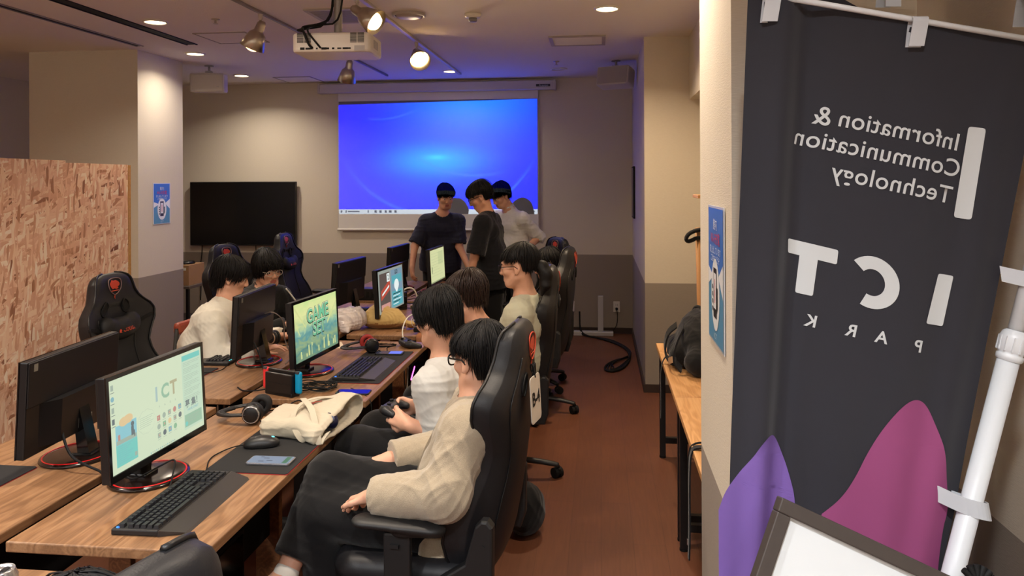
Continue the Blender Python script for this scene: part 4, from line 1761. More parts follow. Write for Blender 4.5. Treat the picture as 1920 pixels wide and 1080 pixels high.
    for k in range(5):
        a = 2 * math.pi * k / 5 + math.pi / 5
        R3 = Matrix.Rotation(a, 4, 'Z')
        b = MB()
        pts = [(.03, .108), (.12, .112), (.22, .102), (.32, .085), (.355, .075)]
        b.tube([R3 @ Vector((x, 0, z)) for x, z in pts], .026, n=8, taper=.7, smooth_path=1, flat=.75)
        leg = b.build('base_leg', CPLAS, t)
        b = MB()
        tw = Matrix.Rotation(a, 4, 'Z') @ Matrix.Translation((.355, 0, 0)) @ Matrix.Rotation(1.1 * k, 4, 'Z')
        for sy in (-.016, .016):
            b.cyl(tw @ Vector((.012, sy - .010, .03)), tw @ Vector((.012, sy + .010, .03)), .03, n=18)
        b.cyl(tw @ Vector((0, 0, .03)), tw @ Vector((0, 0, .075)), .008)
        b.box((-.018, -.007, .026), (.03, .007, .058), bev=.004, mat=tw)
        b.build('caster', BLACKM, leg)
    return t


C0 = make_chair()


def chair(i, cx, cy, d, label):
    o = C0 if i == 0 else copy_tree(C0)
    o.location = (cx, cy, 0)
    o.rotation_euler = (0, 0, math.atan2(d[1], d[0]))
    tag(o, label, 'chair', 'black gaming chairs')
    return o


ch1 = chair(0, -.60, 2.685, (-.995, .095), 'black gaming chair of the man in the beige cardigan, with a hanging number tag')
chair(1, -.60, 4.42, (-.985, -.10), 'black gaming chair right behind the man with the ponytail')
chair(2, -.545, 5.73, (-.99, .10), 'black gaming chair of the short haired man at the far end of the right row')
chair(3, -.62, 6.45, (-.85, -.53), 'empty farthest black gaming chair on the right, its emblem facing forward')
chair(4, -2.305, 3.84, (.998, -.02), 'empty black gaming chair in front of the strand board, emblem and pillow facing forward')
chair(5, -2.64, 5.68, (.98, -.20), 'black gaming chair below the television, behind the man in the cream sweatshirt')
chair(6, -2.70, 7.05, (.99, .0), 'empty black gaming chair with bluish shine behind the man in the black jacket')
chair(7, -.89, .98, (-.97, .25), 'black gaming chair whose headrest rises at the bottom edge of the picture')

# the number tag hung on the first chair's back
t = empty('number_tag', (-.232, 2.60, .985), math.radians(168), 'white plastic number tag hanging on the back of the near chair', 'tag')
b = MB()
b.prism(rounded_rect(.11, .155, .016), -.0015, .0015, mat=frame_mat((-.012, 0, 0), (0, 1, 0), (.05, 0, 1)))
b.build('plate', M('tag_white', (206, 196, 182), rough=.5), t)
v, f = text_geo('B-4', .062, bold=.002)
m = frame_mat((-.0145, 0, 0), (0, -1, 0), (.05, 0, 1))
MB().add([m @ Vector((p[0], p[1], .0)) for p in v], f).build('lettering', BLACKM, t)
MB().tube([(-.012, 0, .07), (-.006, .0, .10), (.0, .004, .12), (.008, 0, .10), (-.012, 0, .07)], .0025, n=6, smooth_path=2).build('cord', BLACKM, t)

# other seats
def stool(x, y, label, z=.46):
    t = empty('stool', (x, y, 0), label=label, cat='stool', group='round black stools')
    MB().lathe([(.001, z), (.16, z), (.175, z - .015), (.17, z - .05), (.001, z - .055)], 32).build('seat', LEATH2, t)
    for k in range(4):
        a = math.pi / 4 + k * math.pi / 2
        c, s_ = math.cos(a), math.sin(a)
        MB().cyl((c * .10, s_ * .10, z - .05), (c * .12, s_ * .12, 0), .012).build('leg', CPLAS, t)


stool(-.70, 3.24, 'round black stool under the man in the white tee holding a controller')
stool(-.55, 3.86, 'round black stool under the brown haired man')
t = empty('side_chair', (-2.32, 4.50, 0), math.radians(-4), 'chair with a red brown low back rest behind the man in the cream sweatshirt', 'chair')
MB().box((-.2, -.2, .41), (.22, .2, .455), bev=.018).build('seat', LEATH2, t)
MB().box((-.27, -.095, .79), (-.225, .095, .865), bev=.02).build('backrest', M('chair_red', (146, 62, 38), rough=.5), t)
for sy in (-1, 1):
    MB().tube([(-.245, sy * .085, .83), (-.235, sy * .15, .45), (-.25, sy * .18, 0)], .014, n=8).build('leg', CPLAS, t)
    MB().cyl((.19, sy * .17, .43), (.21, sy * .18, 0), .014, n=10).build('leg', CPLAS, t)
# ------------------------------------------------------------------ people
def skin_mat(name, c):
    return M(name, c, rough=.5, spec=.35, var=(40, .08), bump=(260, .08, .001), sss=.08)


SKIN = skin_mat('skin', (214, 164, 138))
SKIN2 = skin_mat('skin_tan', (206, 154, 128))
LIPS = M('lips', (172, 98, 88), rough=.4)
HAIRB = M('hair_black', (14, 13, 15), rough=.55, spec=.28)
HAIRM = M('hair_black_beam_dimmed', (7, 7, 7), rough=.9, spec=.02)  # black hair darkened in colour so the projector beam hardly shows on it
HAIRBR = M('hair_brown', (38, 24, 20), rough=.45, spec=.35)
EYEW = M('eye_white', (222, 216, 208), rough=.2)
EYED = M('eye_iris', (22, 14, 10), rough=.12)


def unit(v):
    v = np.array(v, float)
    return v / (np.linalg.norm(v) + 1e-12)


def head_axes(d, pitch=0.0, roll=0.0):
    """columns right, forward, up for a face looking along d (horizontal), nodding down by pitch, tilting by roll"""
    f = unit((d[0], d[1], 0))
    r = np.array((f[1], -f[0], 0))
    u = np.array((0, 0, 1.0))
    f2 = f * math.cos(pitch) - u * math.sin(pitch)
    u2 = u * math.cos(pitch) + f * math.sin(pitch)
    r2 = r * math.cos(roll) + u2 * math.sin(roll)
    u3 = u2 * math.cos(roll) - r * math.sin(roll)
    return np.stack([r2, f2, u3], 1)


def head_shape(s, hc, R, hs):
    P = lambda x, y, z: np.array(hc) + R @ np.array((x, y, z)) * hs
    e = lambda c, r, k, op='add', RR=None: s.ell(P(*c), np.array(r) * hs, R if RR is None else RR, k, op)
    e((0, -.014, .032), (.074, .094, .084), 0.01)
    e((0, .028, -.040), (.058, .060, .076), .03)
    s.cone(P(-.022, .058, -.098), P(.022, .058, -.098), .020 * hs, .020 * hs, .03)
    for g in (-1, 1):
        s.cone(P(g * .056, .0, -.062), P(g * .03, .05, -.095), .018 * hs, .018 * hs, .025)
        e((g * .040, .056, -.026), (.026, .026, .022), .02)
        s.cone(P(g * .014, .083, .024), P(g * .046, .070, .022), .011 * hs, .009 * hs, .012)
        e((g * .031, .098, .002), (.018, .016, .011), .012, 'sub')
        s.cone(P(g * .017, .083, .0075), P(g * .045, .073, .0065), .0052 * hs, .0052 * hs, .005)
        s.cone(P(g * .018, .081, -.0095), P(g * .043, .073, -.0085), .0055 * hs, .0055 * hs, .006)
        # ear
        e((g * .078, -.012, -.008), (.010, .021, .033), .008)
        e((g * .090, -.006, -.004), (.009, .012, .018), .006, 'sub')
        e((g * .080, -.004, -.036), (.009, .010, .010), .006)
        e((g * .0125, .096, -.037), (.0095, .011, .008), .006)
    s.cone(P(0, .084, .014), P(0, .103, -.029), .0075 * hs, .0115 * hs, .012)
    s.cone(P(-.019, .082, -.0635), P(.019, .082, -.0635), .0065 * hs, .0065 * hs, .008)
    s.cone(P(-.015, .083, -.0745), P(.015, .083, -.0745), .0072 * hs, .0072 * hs, .008)
    s.cone(P(-.022, .0905, -.069), P(.022, .0905, -.069), .0018 * hs, .0018 * hs, .003, op='sub')
    return P


def hand_shape(s, w, d, n, side, curl=.5, spread=.12, sc=1.0, thumb=.6):
    """w wrist, d direction of the fingers, n normal out of the back of the hand, side +1 when the thumb lies along n x d"""
    d = unit(d)
    n = unit(np.array(n) - d * (np.array(n) @ d))
    t = np.cross(n, d) * side
    w = np.array(w, float)
    L = lambda a, b, c: w + (d * a + t * b + n * c) * sc
    s.cone(L(-.01, 0, 0), L(.03, .0, 0), .024 * sc, .024 * sc, .02, flat=(n, .75))
    s.cone(L(.03, .018, 0), L(.085, .026, 0), .016 * sc, .014 * sc, .015)
    s.cone(L(.03, -.015, 0), L(.08, -.026, -.002), .016 * sc, .012 * sc, .015)
    s.cone(L(.03, 0, .002), L(.086, 0, .002), .016 * sc, .013 * sc, .015)
    for b, ln, a0 in ((.028, .072, 1.0), (.009, .080, 1.02), (-.010, .074, 1.06), (-.028, .058, 1.15)):
        p = L(.086 - abs(b - .005) * .25, b, 0)
        ang = 0.0
        dd = d + t * spread * b / .028
        for k, (f, r) in enumerate(((.45, .0088), (.31, .0080), (.24, .0072))):
            ang += curl * a0 * (.75 if k == 0 else 1.0)
            q = p + (unit(dd) * math.cos(ang) - n * math.sin(ang)) * ln * f * sc
            s.cone(p, q, r * sc, r * .93 * sc, .004)
            p = q
    p0 = L(.022, .022, -.004)
    p1 = L(.048, .022 + .030 * (1 - thumb * .3), -.012 - .012 * thumb)
    p2 = L(.075, .022 + .036 * (1 - thumb * .5), -.018 - .022 * thumb)
    p3 = L(.098, .020 + .034 * (1 - thumb * .9), -.022 - .028 * thumb)
    s.cone(p0, p1, .0135 * sc, .0108 * sc, .010)
    s.cone(p1, p2, .0105 * sc, .0096 * sc, .004)
    s.cone(p2, p3, .0096 * sc, .0078 * sc, .004)


HAIR_C = np.array((0, -.014, .032))


def hairline(az, front, side, back):
    a = np.abs(az)
    t1 = np.clip((a - .72) / .4, 0, 1)
    t2 = np.clip((a - 1.85) / .4, 0, 1)
    t1 = t1 * t1 * (3 - 2 * t1)
    t2 = t2 * t2 * (3 - 2 * t2)
    return front * (1 - t1) + t1 * (side * (1 - t2) + back * t2)


def add_hair(t, hc, R, hs, front=.03, side=-.02, back=-.085, puff=.018, n=700, mat=None, seed=1, messy=.25, rad=.0036, part=0.0, name='hair', back_puff=0.0, taper=.7):
    hc = np.array(hc, float)
    rr = np.array((.076 + puff, .096 + puff, .086 + puff))

    def loc(x, y, z):
        q = [x - hc[0], y - hc[1], z - hc[2]]
        return [(q[0] * R[0][i] + q[1] * R[1][i] + q[2] * R[2][i]) / hs for i in range(3)]

    def fn(x, y, z):
        lx, ly, lz = loc(x, y, z)
        qx, qy, qz = lx - HAIR_C[0], ly - HAIR_C[1], lz - HAIR_C[2]
        rs = rr - .006
        # below the widest level the hair hangs straighter than an egg
        bulge = np.clip((.02 - qz) / .10, 0, 1) * puff * taper
        k0 = np.sqrt((qx / (rs[0] - bulge)) ** 2 + (qy / (rs[1] + back_puff * (qy < 0) - bulge)) ** 2 + (np.where(qz > 0, qz, qz * .55) / rs[2]) ** 2)
        d = (k0 - 1) * .085
        az = np.arctan2(lx, ly)
        d = np.maximum(d, hairline(az, front, side, back) + .016 - lz)
        d = np.maximum(d, -(k0 - .62) * .085)
        return d * hs
    h = .0055
    s = Soft(hc - .15, hc + .15, h)
    s.field(fn, hc - .145, hc + .145, k=0)
    cap = soft_obj(s, name, mat or HAIRB, t, it=2)
    # locks combed from the crown outwards
    r = np.random.default_rng(seed)
    m = 8
    az = r.uniform(-math.pi, math.pi, n)
    zend = hairline(az, front, side, back) + r.normal(0, .010, n) + .010 * np.sin(az * 6 + seed) + .007 * np.sin(az * 13 + seed * 2)
    th0 = np.abs(r.normal(0, .55, n)) * .9
    cosend = np.where(zend - HAIR_C[2] > 0, (zend - HAIR_C[2]) / rr[2], (zend - HAIR_C[2]) * .55 / rr[2])
    the = np.arccos(np.clip(cosend, -.98, .98))
    th0 = np.minimum(th0, the - .35)
    u = np.linspace(0, 1, m)
    th = th0[:, None] + (the - th0)[:, None] * u[None]
    sw = (r.normal(0, messy, n))[:, None] * (u[None] ** 1.5) + part * (1 - u[None]) * .8
    a = az[:, None] + sw
    off = 1.0 + r.uniform(-.03, .05, n)[:, None] + (r.normal(0, .04, n)[:, None]) * u[None] ** 3 + .035 * np.sin(a * 3 + seed) * np.sin(u[None] * 4 + seed) + .02 * np.sin(a * 7 + seed * 3) * u[None]
    fly = (r.random(n) < .07)[:, None]
    off = off + fly * r.uniform(.02, .09, n)[:, None] * np.sin(u[None] * 2.4)
    sy = np.where(np.cos(a) < 0, rr[1] + back_puff, rr[1])
    zz = np.cos(th)
    shr = np.clip((.02 - np.where(zz > 0, zz, zz / .55) * rr[2]) / .10, 0, 1) * puff * taper / .1
    off = off - shr
    x = np.sin(th) * np.sin(a) * rr[0] * off
    y = np.sin(th) * np.cos(a) * sy * off
    z = np.where(zz > 0, zz, zz / .55) * rr[2] * off
    crown = np.array((0.01, -.035, 0))
    fall = (1 - np.sin(th))[..., None] * crown
    p = np.stack([x, y, z], -1) + fall + HAIR_C
    nrm = p - HAIR_C
    nrm /= np.linalg.norm(nrm, axis=-1)[..., None]
    tg = np.gradient(p, axis=1)
    tg /= np.linalg.norm(tg, axis=-1)[..., None] + 1e-9
    bn = np.cross(tg, nrm)
    wd = rad * r.uniform(.6, 1.5, n)[:, None] * (np.array((.7, 1, 1.1, 1.1, 1.05, .95, .7, .12))[None])
    v = np.stack([p + bn * wd[..., None], p + nrm * wd[..., None] * .6, p - bn * wd[..., None]], 2)
    v = v.reshape(-1, 3) @ R.T * hs + hc
    i = np.arange(n)[:, None, None] * m * 3 + np.arange(m - 1)[None, :, None] * 3
    k = np.arange(3)[None, None, :]
    k2 = (k + 1) % 3
    q = np.stack([i + k, i + k2, i + 3 + k2, i + 3 + k], -1).reshape(-1, 4)
    o = mesh_np(name + '_locks', v, q, mat or HAIRB, cap)
    return cap


def add_glasses(t, P, col, round_=False, thick=.0022, dark=False):
    b = MB()
    for g in (-1, 1):
        pts = []
        for k in range(20):
            a = 2 * math.pi * k / 20
            ca, sa = math.cos(a), math.sin(a)
            if not round_:
                ca = math.copysign(abs(ca) ** .7, ca)
                sa = math.copysign(abs(sa) ** .7, sa)
            pts.append(P(g * .034 + .027 * ca, .104 - .25 * abs(g * .034 + .027 * ca) ** 1.4 * .9, -.003 + .020 * sa))
        b.tube(pts, thick, n=6, closed=True)
        b.tube([P(g * .060, .094, .006), P(g * .076, .070, .007), P(g * .083, .0, .004), P(g * .084, -.02, -.012)], thick, n=6)
    b.tube([P(-.008, .103, .002), P(0, .106, .004), P(.008, .103, .002)], thick, n=6)
    b.build('glasses', M('glasses_' + col, {'black': (14, 14, 15), 'clear': (190, 180, 165)}[col], rough=.25), t)


def lerp(a, b, f):
    return np.array(a, float) * (1 - f) + np.array(b, float) * f


def person(label, J, look, pitch=0.15, roll=0.0, hs=.97, res=.007, skin=None, hair=None, top=None, legs=None, shoe=None, glasses=None, face=True, hands=None, group=None, girth=1.0, tense=0.0):
    """J: joints in metres; top: dict(mat, sleeve, pad, hem); legs: dict(mat, cuff)"""
    J = {k: np.array(v, float) for k, v in J.items()}
    skin = skin or SKIN
    base = np.array((J['pel'][0], J['pel'][1], 0))
    t = empty('person', tuple(base), 0, label, 'person', group)
    J = {k: v - base for k, v in J.items()}
    R = head_axes(look, pitch, roll)
    hc, nk, pel = J['hc'], J['nk'], J['pel']
    sv = unit(J['sL'] - J['sR'])
    hv = unit(J['hL'] - J['hR'])
    ch = lerp(nk, pel, .30)
    wa = lerp(nk, pel, .66)
    if 'wa' in J:
        wa = J['wa']
        ch = lerp(nk, wa, .42)
    allp = np.array(list(J.values()))
    lo, hi = allp.min(0) - .16, allp.max(0) + .16
    lo[2] = min(lo[2], max(0, lo[2])) if lo[2] > 0 else 0.0
    s = Soft(lo, hi, res)
    G = girth
    s.cone(ch + sv * .085, ch - sv * .085, .092 * G, .092 * G, .02)
    s.cone(wa + sv * .06, wa - sv * .06, .088 * G, .088 * G, .08)
    s.cone(pel + hv * .075, pel - hv * .075, .098 * G, .098 * G, .08)
    P = head_shape(s, hc, R, hs)
    nt = P(0, -.022, -.062)
    s.cone(nt, nk + (ch - nk) * .08, .052 * hs, .060, .03)
    for a in 'LR':
        s.cone(lerp(nk, ch, .12), J['s' + a], .05, .052, .05)
        s.cone(J['s' + a], J['e' + a], .050 * G, .038 * G, .03)
        s.cone(J['e' + a], J['w' + a], .039 * G, .026 * G, .02)
        h = (hands or {}).get(a)
        if h is None:
            h = dict(d=J['w' + a] - J['e' + a], n=(0, 0, 1), curl=.35)
        hand_shape(s, J['w' + a], h['d'], h['n'], h.get('side', 1 if a == 'L' else -1) , h.get('curl', .4), sc=h.get('sc', .95), thumb=h.get('thumb', .6))
        s.cone(J['h' + a], J['k' + a], .082 * G, .056 * G, .05)
        s.cone(J['k' + a], J['a' + a], .054 * G, .036 * G, .03)
        toe = J.get('t' + a, J['a' + a] + np.array((*unit(J['k' + a] - J['h' + a])[:2] * .15, -.05)))
        s.cone(J['a' + a], toe, .036, .028, .03)

    def lipfn(c):
        q = (c - hc) @ R / hs
        return ((np.abs(q[:, 0]) < .023 - np.abs(q[:, 2] + .069) * .6) & (np.abs(q[:, 2] + .069) < .0115) & (q[:, 1] > .079)).astype(int)
    soft_obj(s, 'body', [skin, LIPS], t, it=1, mifn=lipfn)
    if face:
        for g in (-1, 1):
            b = MB()
            Rm = Matrix([list(r_) for r_ in R])
            b.sphere(P(g * .031, .0735, -.001), .0125 * hs, 14, 0, rot=Rm)
            b.sphere(P(g * .031, .0795, -.0015), .0075 * hs, 12, 1, rot=Rm)
            b.build('eye', [EYEW, EYED], t)
            b = MB()
            b.tube([P(g * .014, .0945, .021), P(g * .030, .0915, .027), P(g * .048, .0795, .021)], .0038 * hs, n=6, smooth_path=1, flat=.7)
            b.build('eyebrow', HAIRB, t)
    if hair:
        for hd in (hair if isinstance(hair, list) else [hair]):
            add_hair(t, hc, R, hs, **hd)
    if glasses:
        add_glasses(t, lambda x, y, z: Vector(P(x, y, z)), **glasses)
    if top:
        for tp in (top if isinstance(top, list) else [top]):
            pad_ = tp.get('pad', .018)
            s = Soft(lo, hi, tp.get('res', res))
            hem = lerp(wa, pel, tp.get('hem', 1.15))
            hd = unit(pel - wa) if tp.get('hemdir') is None else unit(tp['hemdir'])
            pln = [(hem, hd)]
            s.cone(ch + sv * .095, ch - sv * .095, .098 * G + pad_, .098 * G + pad_, .02, planes=pln)
            s.cone(wa + sv * .070, wa - sv * .070, .096 * G + pad_, .096 * G + pad_, .09, planes=pln)
            lowp = pel + (pel - wa) * tp.get('drop', .35)
            s.cone(wa + hv * .075, pel + hv * .085, .10 * G + pad_, .10 * G + pad_ * 1.2, .06, planes=pln)
            s.cone(wa - hv * .075, pel - hv * .085, .10 * G + pad_, .10 * G + pad_ * 1.2, .06, planes=pln)
            if tp.get('drop'):
                s.cone(pel + hv * .09, lowp + hv * .09, .10 * G + pad_, .105 * G + pad_, .06, planes=pln)
                s.cone(pel - hv * .09, lowp - hv * .09, .10 * G + pad_, .105 * G + pad_, .06, planes=pln)
            for a in 'LR':
                S_, E2, W_ = J['s' + a], J['e' + a], J['w' + a]
                s.cone(lerp(nk, ch, .16), S_, .052 + pad_ * .7, .054 + pad_, .05)
                sl = tp.get('sleeve', .75)
                if a in tp.get('sleeves', {}):
                    sl = tp['sleeves'][a]
                if sl <= 1:
                    q = lerp(S_, E2, sl)
                    s.cone(S_, q, .054 + pad_, .050 + pad_ * 1.7, .03, planes=[(q, unit(E2 - S_))])
                else:
                    spd = tp.get('sl_pad', 0)
                    s.cone(S_, E2, .054 + pad_ + spd, .044 + pad_ * 1.3 + spd, .03)
                    q = lerp(E2, W_, sl - 1)
                    s.cone(E2, q, .044 + pad_ * 1.3 + spd, .034 + pad_ * 1.2 + spd * .6, .03, planes=[(q, unit(W_ - E2))])
            # neck opening
            nd = unit(P(0, 0, -.06) - nk)
            s.cone(nk - nd * .01 + R[:, 1] * .01, nk + nd * .12, tp.get('neck', .058), .075, .008, op='sub')
            if tp.get('collar'):
                c = lerp(nk, P(0, -.02, -.08), .35)
                s.cone(lerp(nk, ch, .05), c, .072, .064, .012)
                s.cone(c - nd * .05, c + nd * .06, .056, .058, .004, op='sub')
            if tp.get('open'):
                fw = np.cross(sv, unit(nk - pel))
                fw = -fw if tp.get('flip') else fw
                for f0 in np.linspace(-.05, 1.3, 9):
                    c = lerp(nk, pel, f0) + fw * .13
                    s.ell(c, (tp['open'] * (.6 + .5 * f0), tp['open'] * (.6 + .5 * f0), .09), None, .02, 'sub')
            cr = tp.get('crease', [(.006, 42, 3), (.003, 90, 9)])
            o = soft_obj(s, tp.get('name', 'shirt'), tp['mat'], t, it=2, crease=cr, wfn=lambda V: .6 + sum(1.5 * np.exp(-((V - E) ** 2).sum(1) / .075 ** 2) for E in (J['eL'], J['eR'])) + sum(.7 * np.exp(-((V - E) ** 2).sum(1) / .09 ** 2) for E in (J['sL'] * .8 + wa * .2, J['sR'] * .8 + wa * .2, lerp(wa, pel, .7))))
    if legs:
        pad_ = legs.get('pad', .016)
        s = Soft(lo, hi, legs.get('res', max(res, .007)))
        up = lerp(wa, pel, .35)
        s.cone(up + hv * .065, up - hv * .065, .095 * G, .095 * G, .03, planes=[(up, unit(wa - pel))])
        s.cone(pel + hv * .075, pel - hv * .075, .104 * G + pad_ * .6, .104 * G + pad_ * .6, .06)
        for a in 'LR':
            s.cone(J['h' + a], J['k' + a], .086 * G + pad_, .062 * G + pad_, .05)
            q = lerp(J['k' + a], J['a' + a], legs.get('cuff', .94))
            s.cone(J['k' + a], q, .060 * G + pad_, .046 + pad_ * 1.1, .03, planes=[(q, unit(J['a' + a] - J['k' + a]))])
        soft_obj(s, 'trousers', legs['mat'], t, it=2, crease=legs.get('crease', [(.008, 26, 5), (.0015, 60, 2)]))
    for a in 'LR':
        A = J['a' + a]
        f = unit([*(unit(J['k' + a] - J['h' + a])[:2]), 0])
        if 't' + a in J:
            f = unit(J['t' + a] - A)
        s = Soft(A - .3, A + .3, .008)
        s.cone(A + np.array((0, 0, -.045)), A + f * .15 + np.array((0, 0, -.05)), .042, .034, .02)
        s.cone(A, A + np.array((0, 0, -.03)), .044, .046, .02)
        s.cone(A, A + np.array((0, 0, .10)) , .036, .038, .01, op='sub')
        soft_obj(s, 'shoe', shoe or M('shoe_black', (20, 20, 21), rough=.5), t, it=2)
    return t, P, R


def fabric(name, c, scale=500, st=.25, rough=.85, var=.06):
    return M(name, c, rough=rough, spec=.2, bump=(scale, st, .0015), sheen=.15, var=(30, var))


WTEE = fabric('tee_white', (192, 192, 190))
WTEE2 = fabric('tee_offwhite', (216, 204, 196))
NAVY = fabric('tee_navy', (32, 34, 52))
BTEE = fabric('tee_black', (20, 21, 27))
PANTS = fabric('trousers_black', (16, 16, 18), 300, .3)
SHIRTW = fabric('shirt_white', (222, 222, 224), 700, .15)
BEIGE = fabric('sweater_pale', (192, 192, 170), 400)
SWEAT = fabric('sweatshirt_cream', (226, 222, 208), 400)
JACK = fabric('jacket_black', (26, 27, 28), 300)
DARKT = fabric('top_dark', (24, 24, 30))
CARD = M('cardigan_knit', (170, 156, 134), rough=.95, spec=.12, bump=(420, .7, .003), sheen=.35, var=(230, .16))

# the man in the cardigan, slouched with crossed legs
pt1, P1, R1 = person('man in beige cardigan and glasses slouched cross-legged in the nearest gaming chair',
    dict(hc=(-.425, 2.655, 1.105), nk=(-.425, 2.65, .945), sL=(-.44, 2.475, .905), eL=(-.49, 2.385, .735), wL=(-.745, 2.44, .695), sR=(-.455, 2.83, .90), eR=(-.56, 2.90, .70), wR=(-.78, 2.76, .70),
         pel=(-.55, 2.69, .545), wa=(-.495, 2.665, .71), hL=(-.58, 2.60, .545), kL=(-.98, 2.59, .565), aL=(-.95, 2.62, .14), hR=(-.58, 2.78, .56), kR=(-.975, 2.69, .655), aR=(-1.065, 2.475, .38), tR=(-1.19, 2.44, .33)),
    (-.80, .60), pitch=.12, hs=.94, res=.005,
    hair=dict(front=.024, side=.022, back=-.088, puff=.020, n=1900, seed=3, messy=.16, rad=.0027),
    glasses=dict(col='black', thick=.0032),
    top=[dict(name='tee_shirt', mat=WTEE, pad=.004, sleeve=.4, hem=.9, neck=.056, res=.007, crease=(.002, 30, 1)),
         dict(name='cardigan', mat=CARD, pad=.020, sleeve=1.95, hem=1.1, sl_pad=.012, neck=.066, open=.05, res=.0055, crease=[(.010, 36, 4), (.0035, 85, 8)])],
    legs=dict(mat=PANTS, pad=.022, cuff=.80), hands=dict(L=dict(d=(-.72, .62, -.36), n=(.3, -.2, 1), curl=.3, sc=.95, thumb=-.2), R=dict(d=(-.9, -.3, -.2), n=(0, .4, 1), curl=.3)))
# hanging skirt of the cardigan, cuff ribbing and the white sock
b0 = np.array((-.55, 2.69, 0))
s = Soft((-.15, -.44, .14), (.30, .05, .75), .006)
s.cone((.02, -.165, .62), (-.01, -.275, .20), .06, .078, .02, planes=[((0, 0, .225), (.15, 0, -1))], flat=((0, 1, 0), .45))
s.cone((.09, -.16, .62), (.085, -.27, .20), .06, .07, .04, planes=[((0, 0, .225), (.15, 0, -1))], flat=((0, 1, 0), .45))
soft_obj(s, 'cardigan_hem', CARD, pt1, it=2, crease=[(.008, 22, 4, (1, 1, .35)), (.003, 60, 8)])
nkb = np.array((-.415, 2.65, .945)) - b0
svl, upw = unit((.02, -.355, 0)), unit(nkb - np.array((0, 0, .545)))
fwd = unit(np.cross(svl, upw))
for g in (-1, 1):
    b = MB()
    T = lambda x, y, z: Vector(nkb + svl * x * g + fwd * y + upw * z)
    b.ribbon([T(0, -.075, .035), T(.055, -.055, .035), T(.082, .0, .015), (T(.078, .062, -.03)), T(.055, .115, -.10), T(.04, .135, -.20), T(.035, .135, -.32)],
             [Vector(upw * .04), Vector(upw * .04), Vector(upw * .034 + svl * g * .01), Vector(svl * g * .034), Vector(svl * g * .036), Vector(svl * g * .036), Vector(svl * g * .036)], .012)
    b.build('neck_band', CARD, pt1)
s = Soft((-.34, -.36, .58), (-.05, -.14, .82), .004)
a0, a1 = np.array((-.745, 2.44, .695)) - b0, np.array((-.49, 2.385, .735)) - b0
s.cone(lerp(a0, a1, .0), lerp(a0, a1, .24), .045, .049, .004, planes=[(lerp(a0, a1, .02), unit(a0 - a1)), (lerp(a0, a1, .26), unit(a1 - a0))])
o = soft_obj(s, 'cuff', CARD, pt1, it=1)
s = Soft((-.68, -.36, .22), (-.40, -.05, .50), .005)
a0, k0 = np.array((-1.065, 2.475, .38)) - b0, np.array((-.975, 2.69, .655)) - b0
s.cone(lerp(a0, k0, -.2), lerp(a0, k0, .075), .042, .043, .01)
soft_obj(s, 'sock', M('sock_white', (214, 210, 202), rough=.9, bump=(600, .4, .001)), pt1, it=1)

# the player in the white tee, controller in his hands
person('man in white tee bent over a game controller, sitting behind the cardigan man',
    dict(hc=(-.69, 3.2, 1.145), nk=(-.655, 3.22, .955), sL=(-.675, 3.045, .895), eL=(-.625, 3.05, .68), wL=(-.765, 3.02, .745), sR=(-.65, 3.40, .895), eR=(-.62, 3.42, .68), wR=(-.775, 3.22, .755),
         pel=(-.62, 3.26, .55), hL=(-.64, 3.17, .55), kL=(-1.0, 3.07, .63), aL=(-.93, 3.06, .16), hR=(-.64, 3.35, .55), kR=(-1.0, 3.38, .60), aR=(-.95, 3.38, .14)),
    (-.86, .50), pitch=.22, hs=.94, res=.005,
    hair=dict(front=.015, side=-.03, back=-.092, puff=.020, taper=.4, n=1400, seed=5, messy=.14, rad=.0027),
    glasses=dict(col='clear', thick=.0018),
    top=dict(name='tee_shirt', mat=WTEE, pad=.024, sleeve=.86, hem=1.35, neck=.06, res=.0055, crease=[(.0075, 40, 3), (.0035, 85, 9)]),
    legs=dict(mat=PANTS, pad=.022), hands=dict(L=dict(d=(-.85, .35, .30), n=(-.3, -.9, .35), curl=.55, thumb=.5), R=dict(d=(-.85, -.35, .28), n=(-.3, .9, .35), curl=.55, thumb=.5)))
t = empty('game_controller', (-.865, 3.115, .785), math.radians(170), 'black game controller held by the man in the white tee', 'game controller', 'black game controllers')
CTL = M('controller_black', (26, 26, 30), rough=.45)


def controller_parts(t):
    s = Soft((-.07, -.1, -.05), (.07, .1, .04), .0035)
    s.box((0.008, 0, 0), (.032, .062, .016), .014, k=0)
    for g in (-1, 1):
        s.cone((.0, g * .06, 0), (-.045, g * .078, -.012), .024, .017, .018)
    soft_obj(s, 'shell', CTL, t, it=2)
    for g, x in ((-1, .018), (1, .0)):
        MB().cyl((x, g * .042 if x > 0.01 else g * .026, .012), (x, g * .042 if x > .01 else g * .026, .026), .008, .010).build('stick', BLACKM, t)
    b = MB()
    for dx, dy in ((.012, 0), (-.012, 0), (0, .012), (0, -.012)):
        b.cyl((.016 + dx, .046 + dy, .012), (.016 + dx, .046 + dy, .019), .0045, n=10)
    b.build('buttons', M('button_grey', (70, 70, 76), rough=.4), t)


controller_parts(t)
t.scale = (.85, .85, .85)

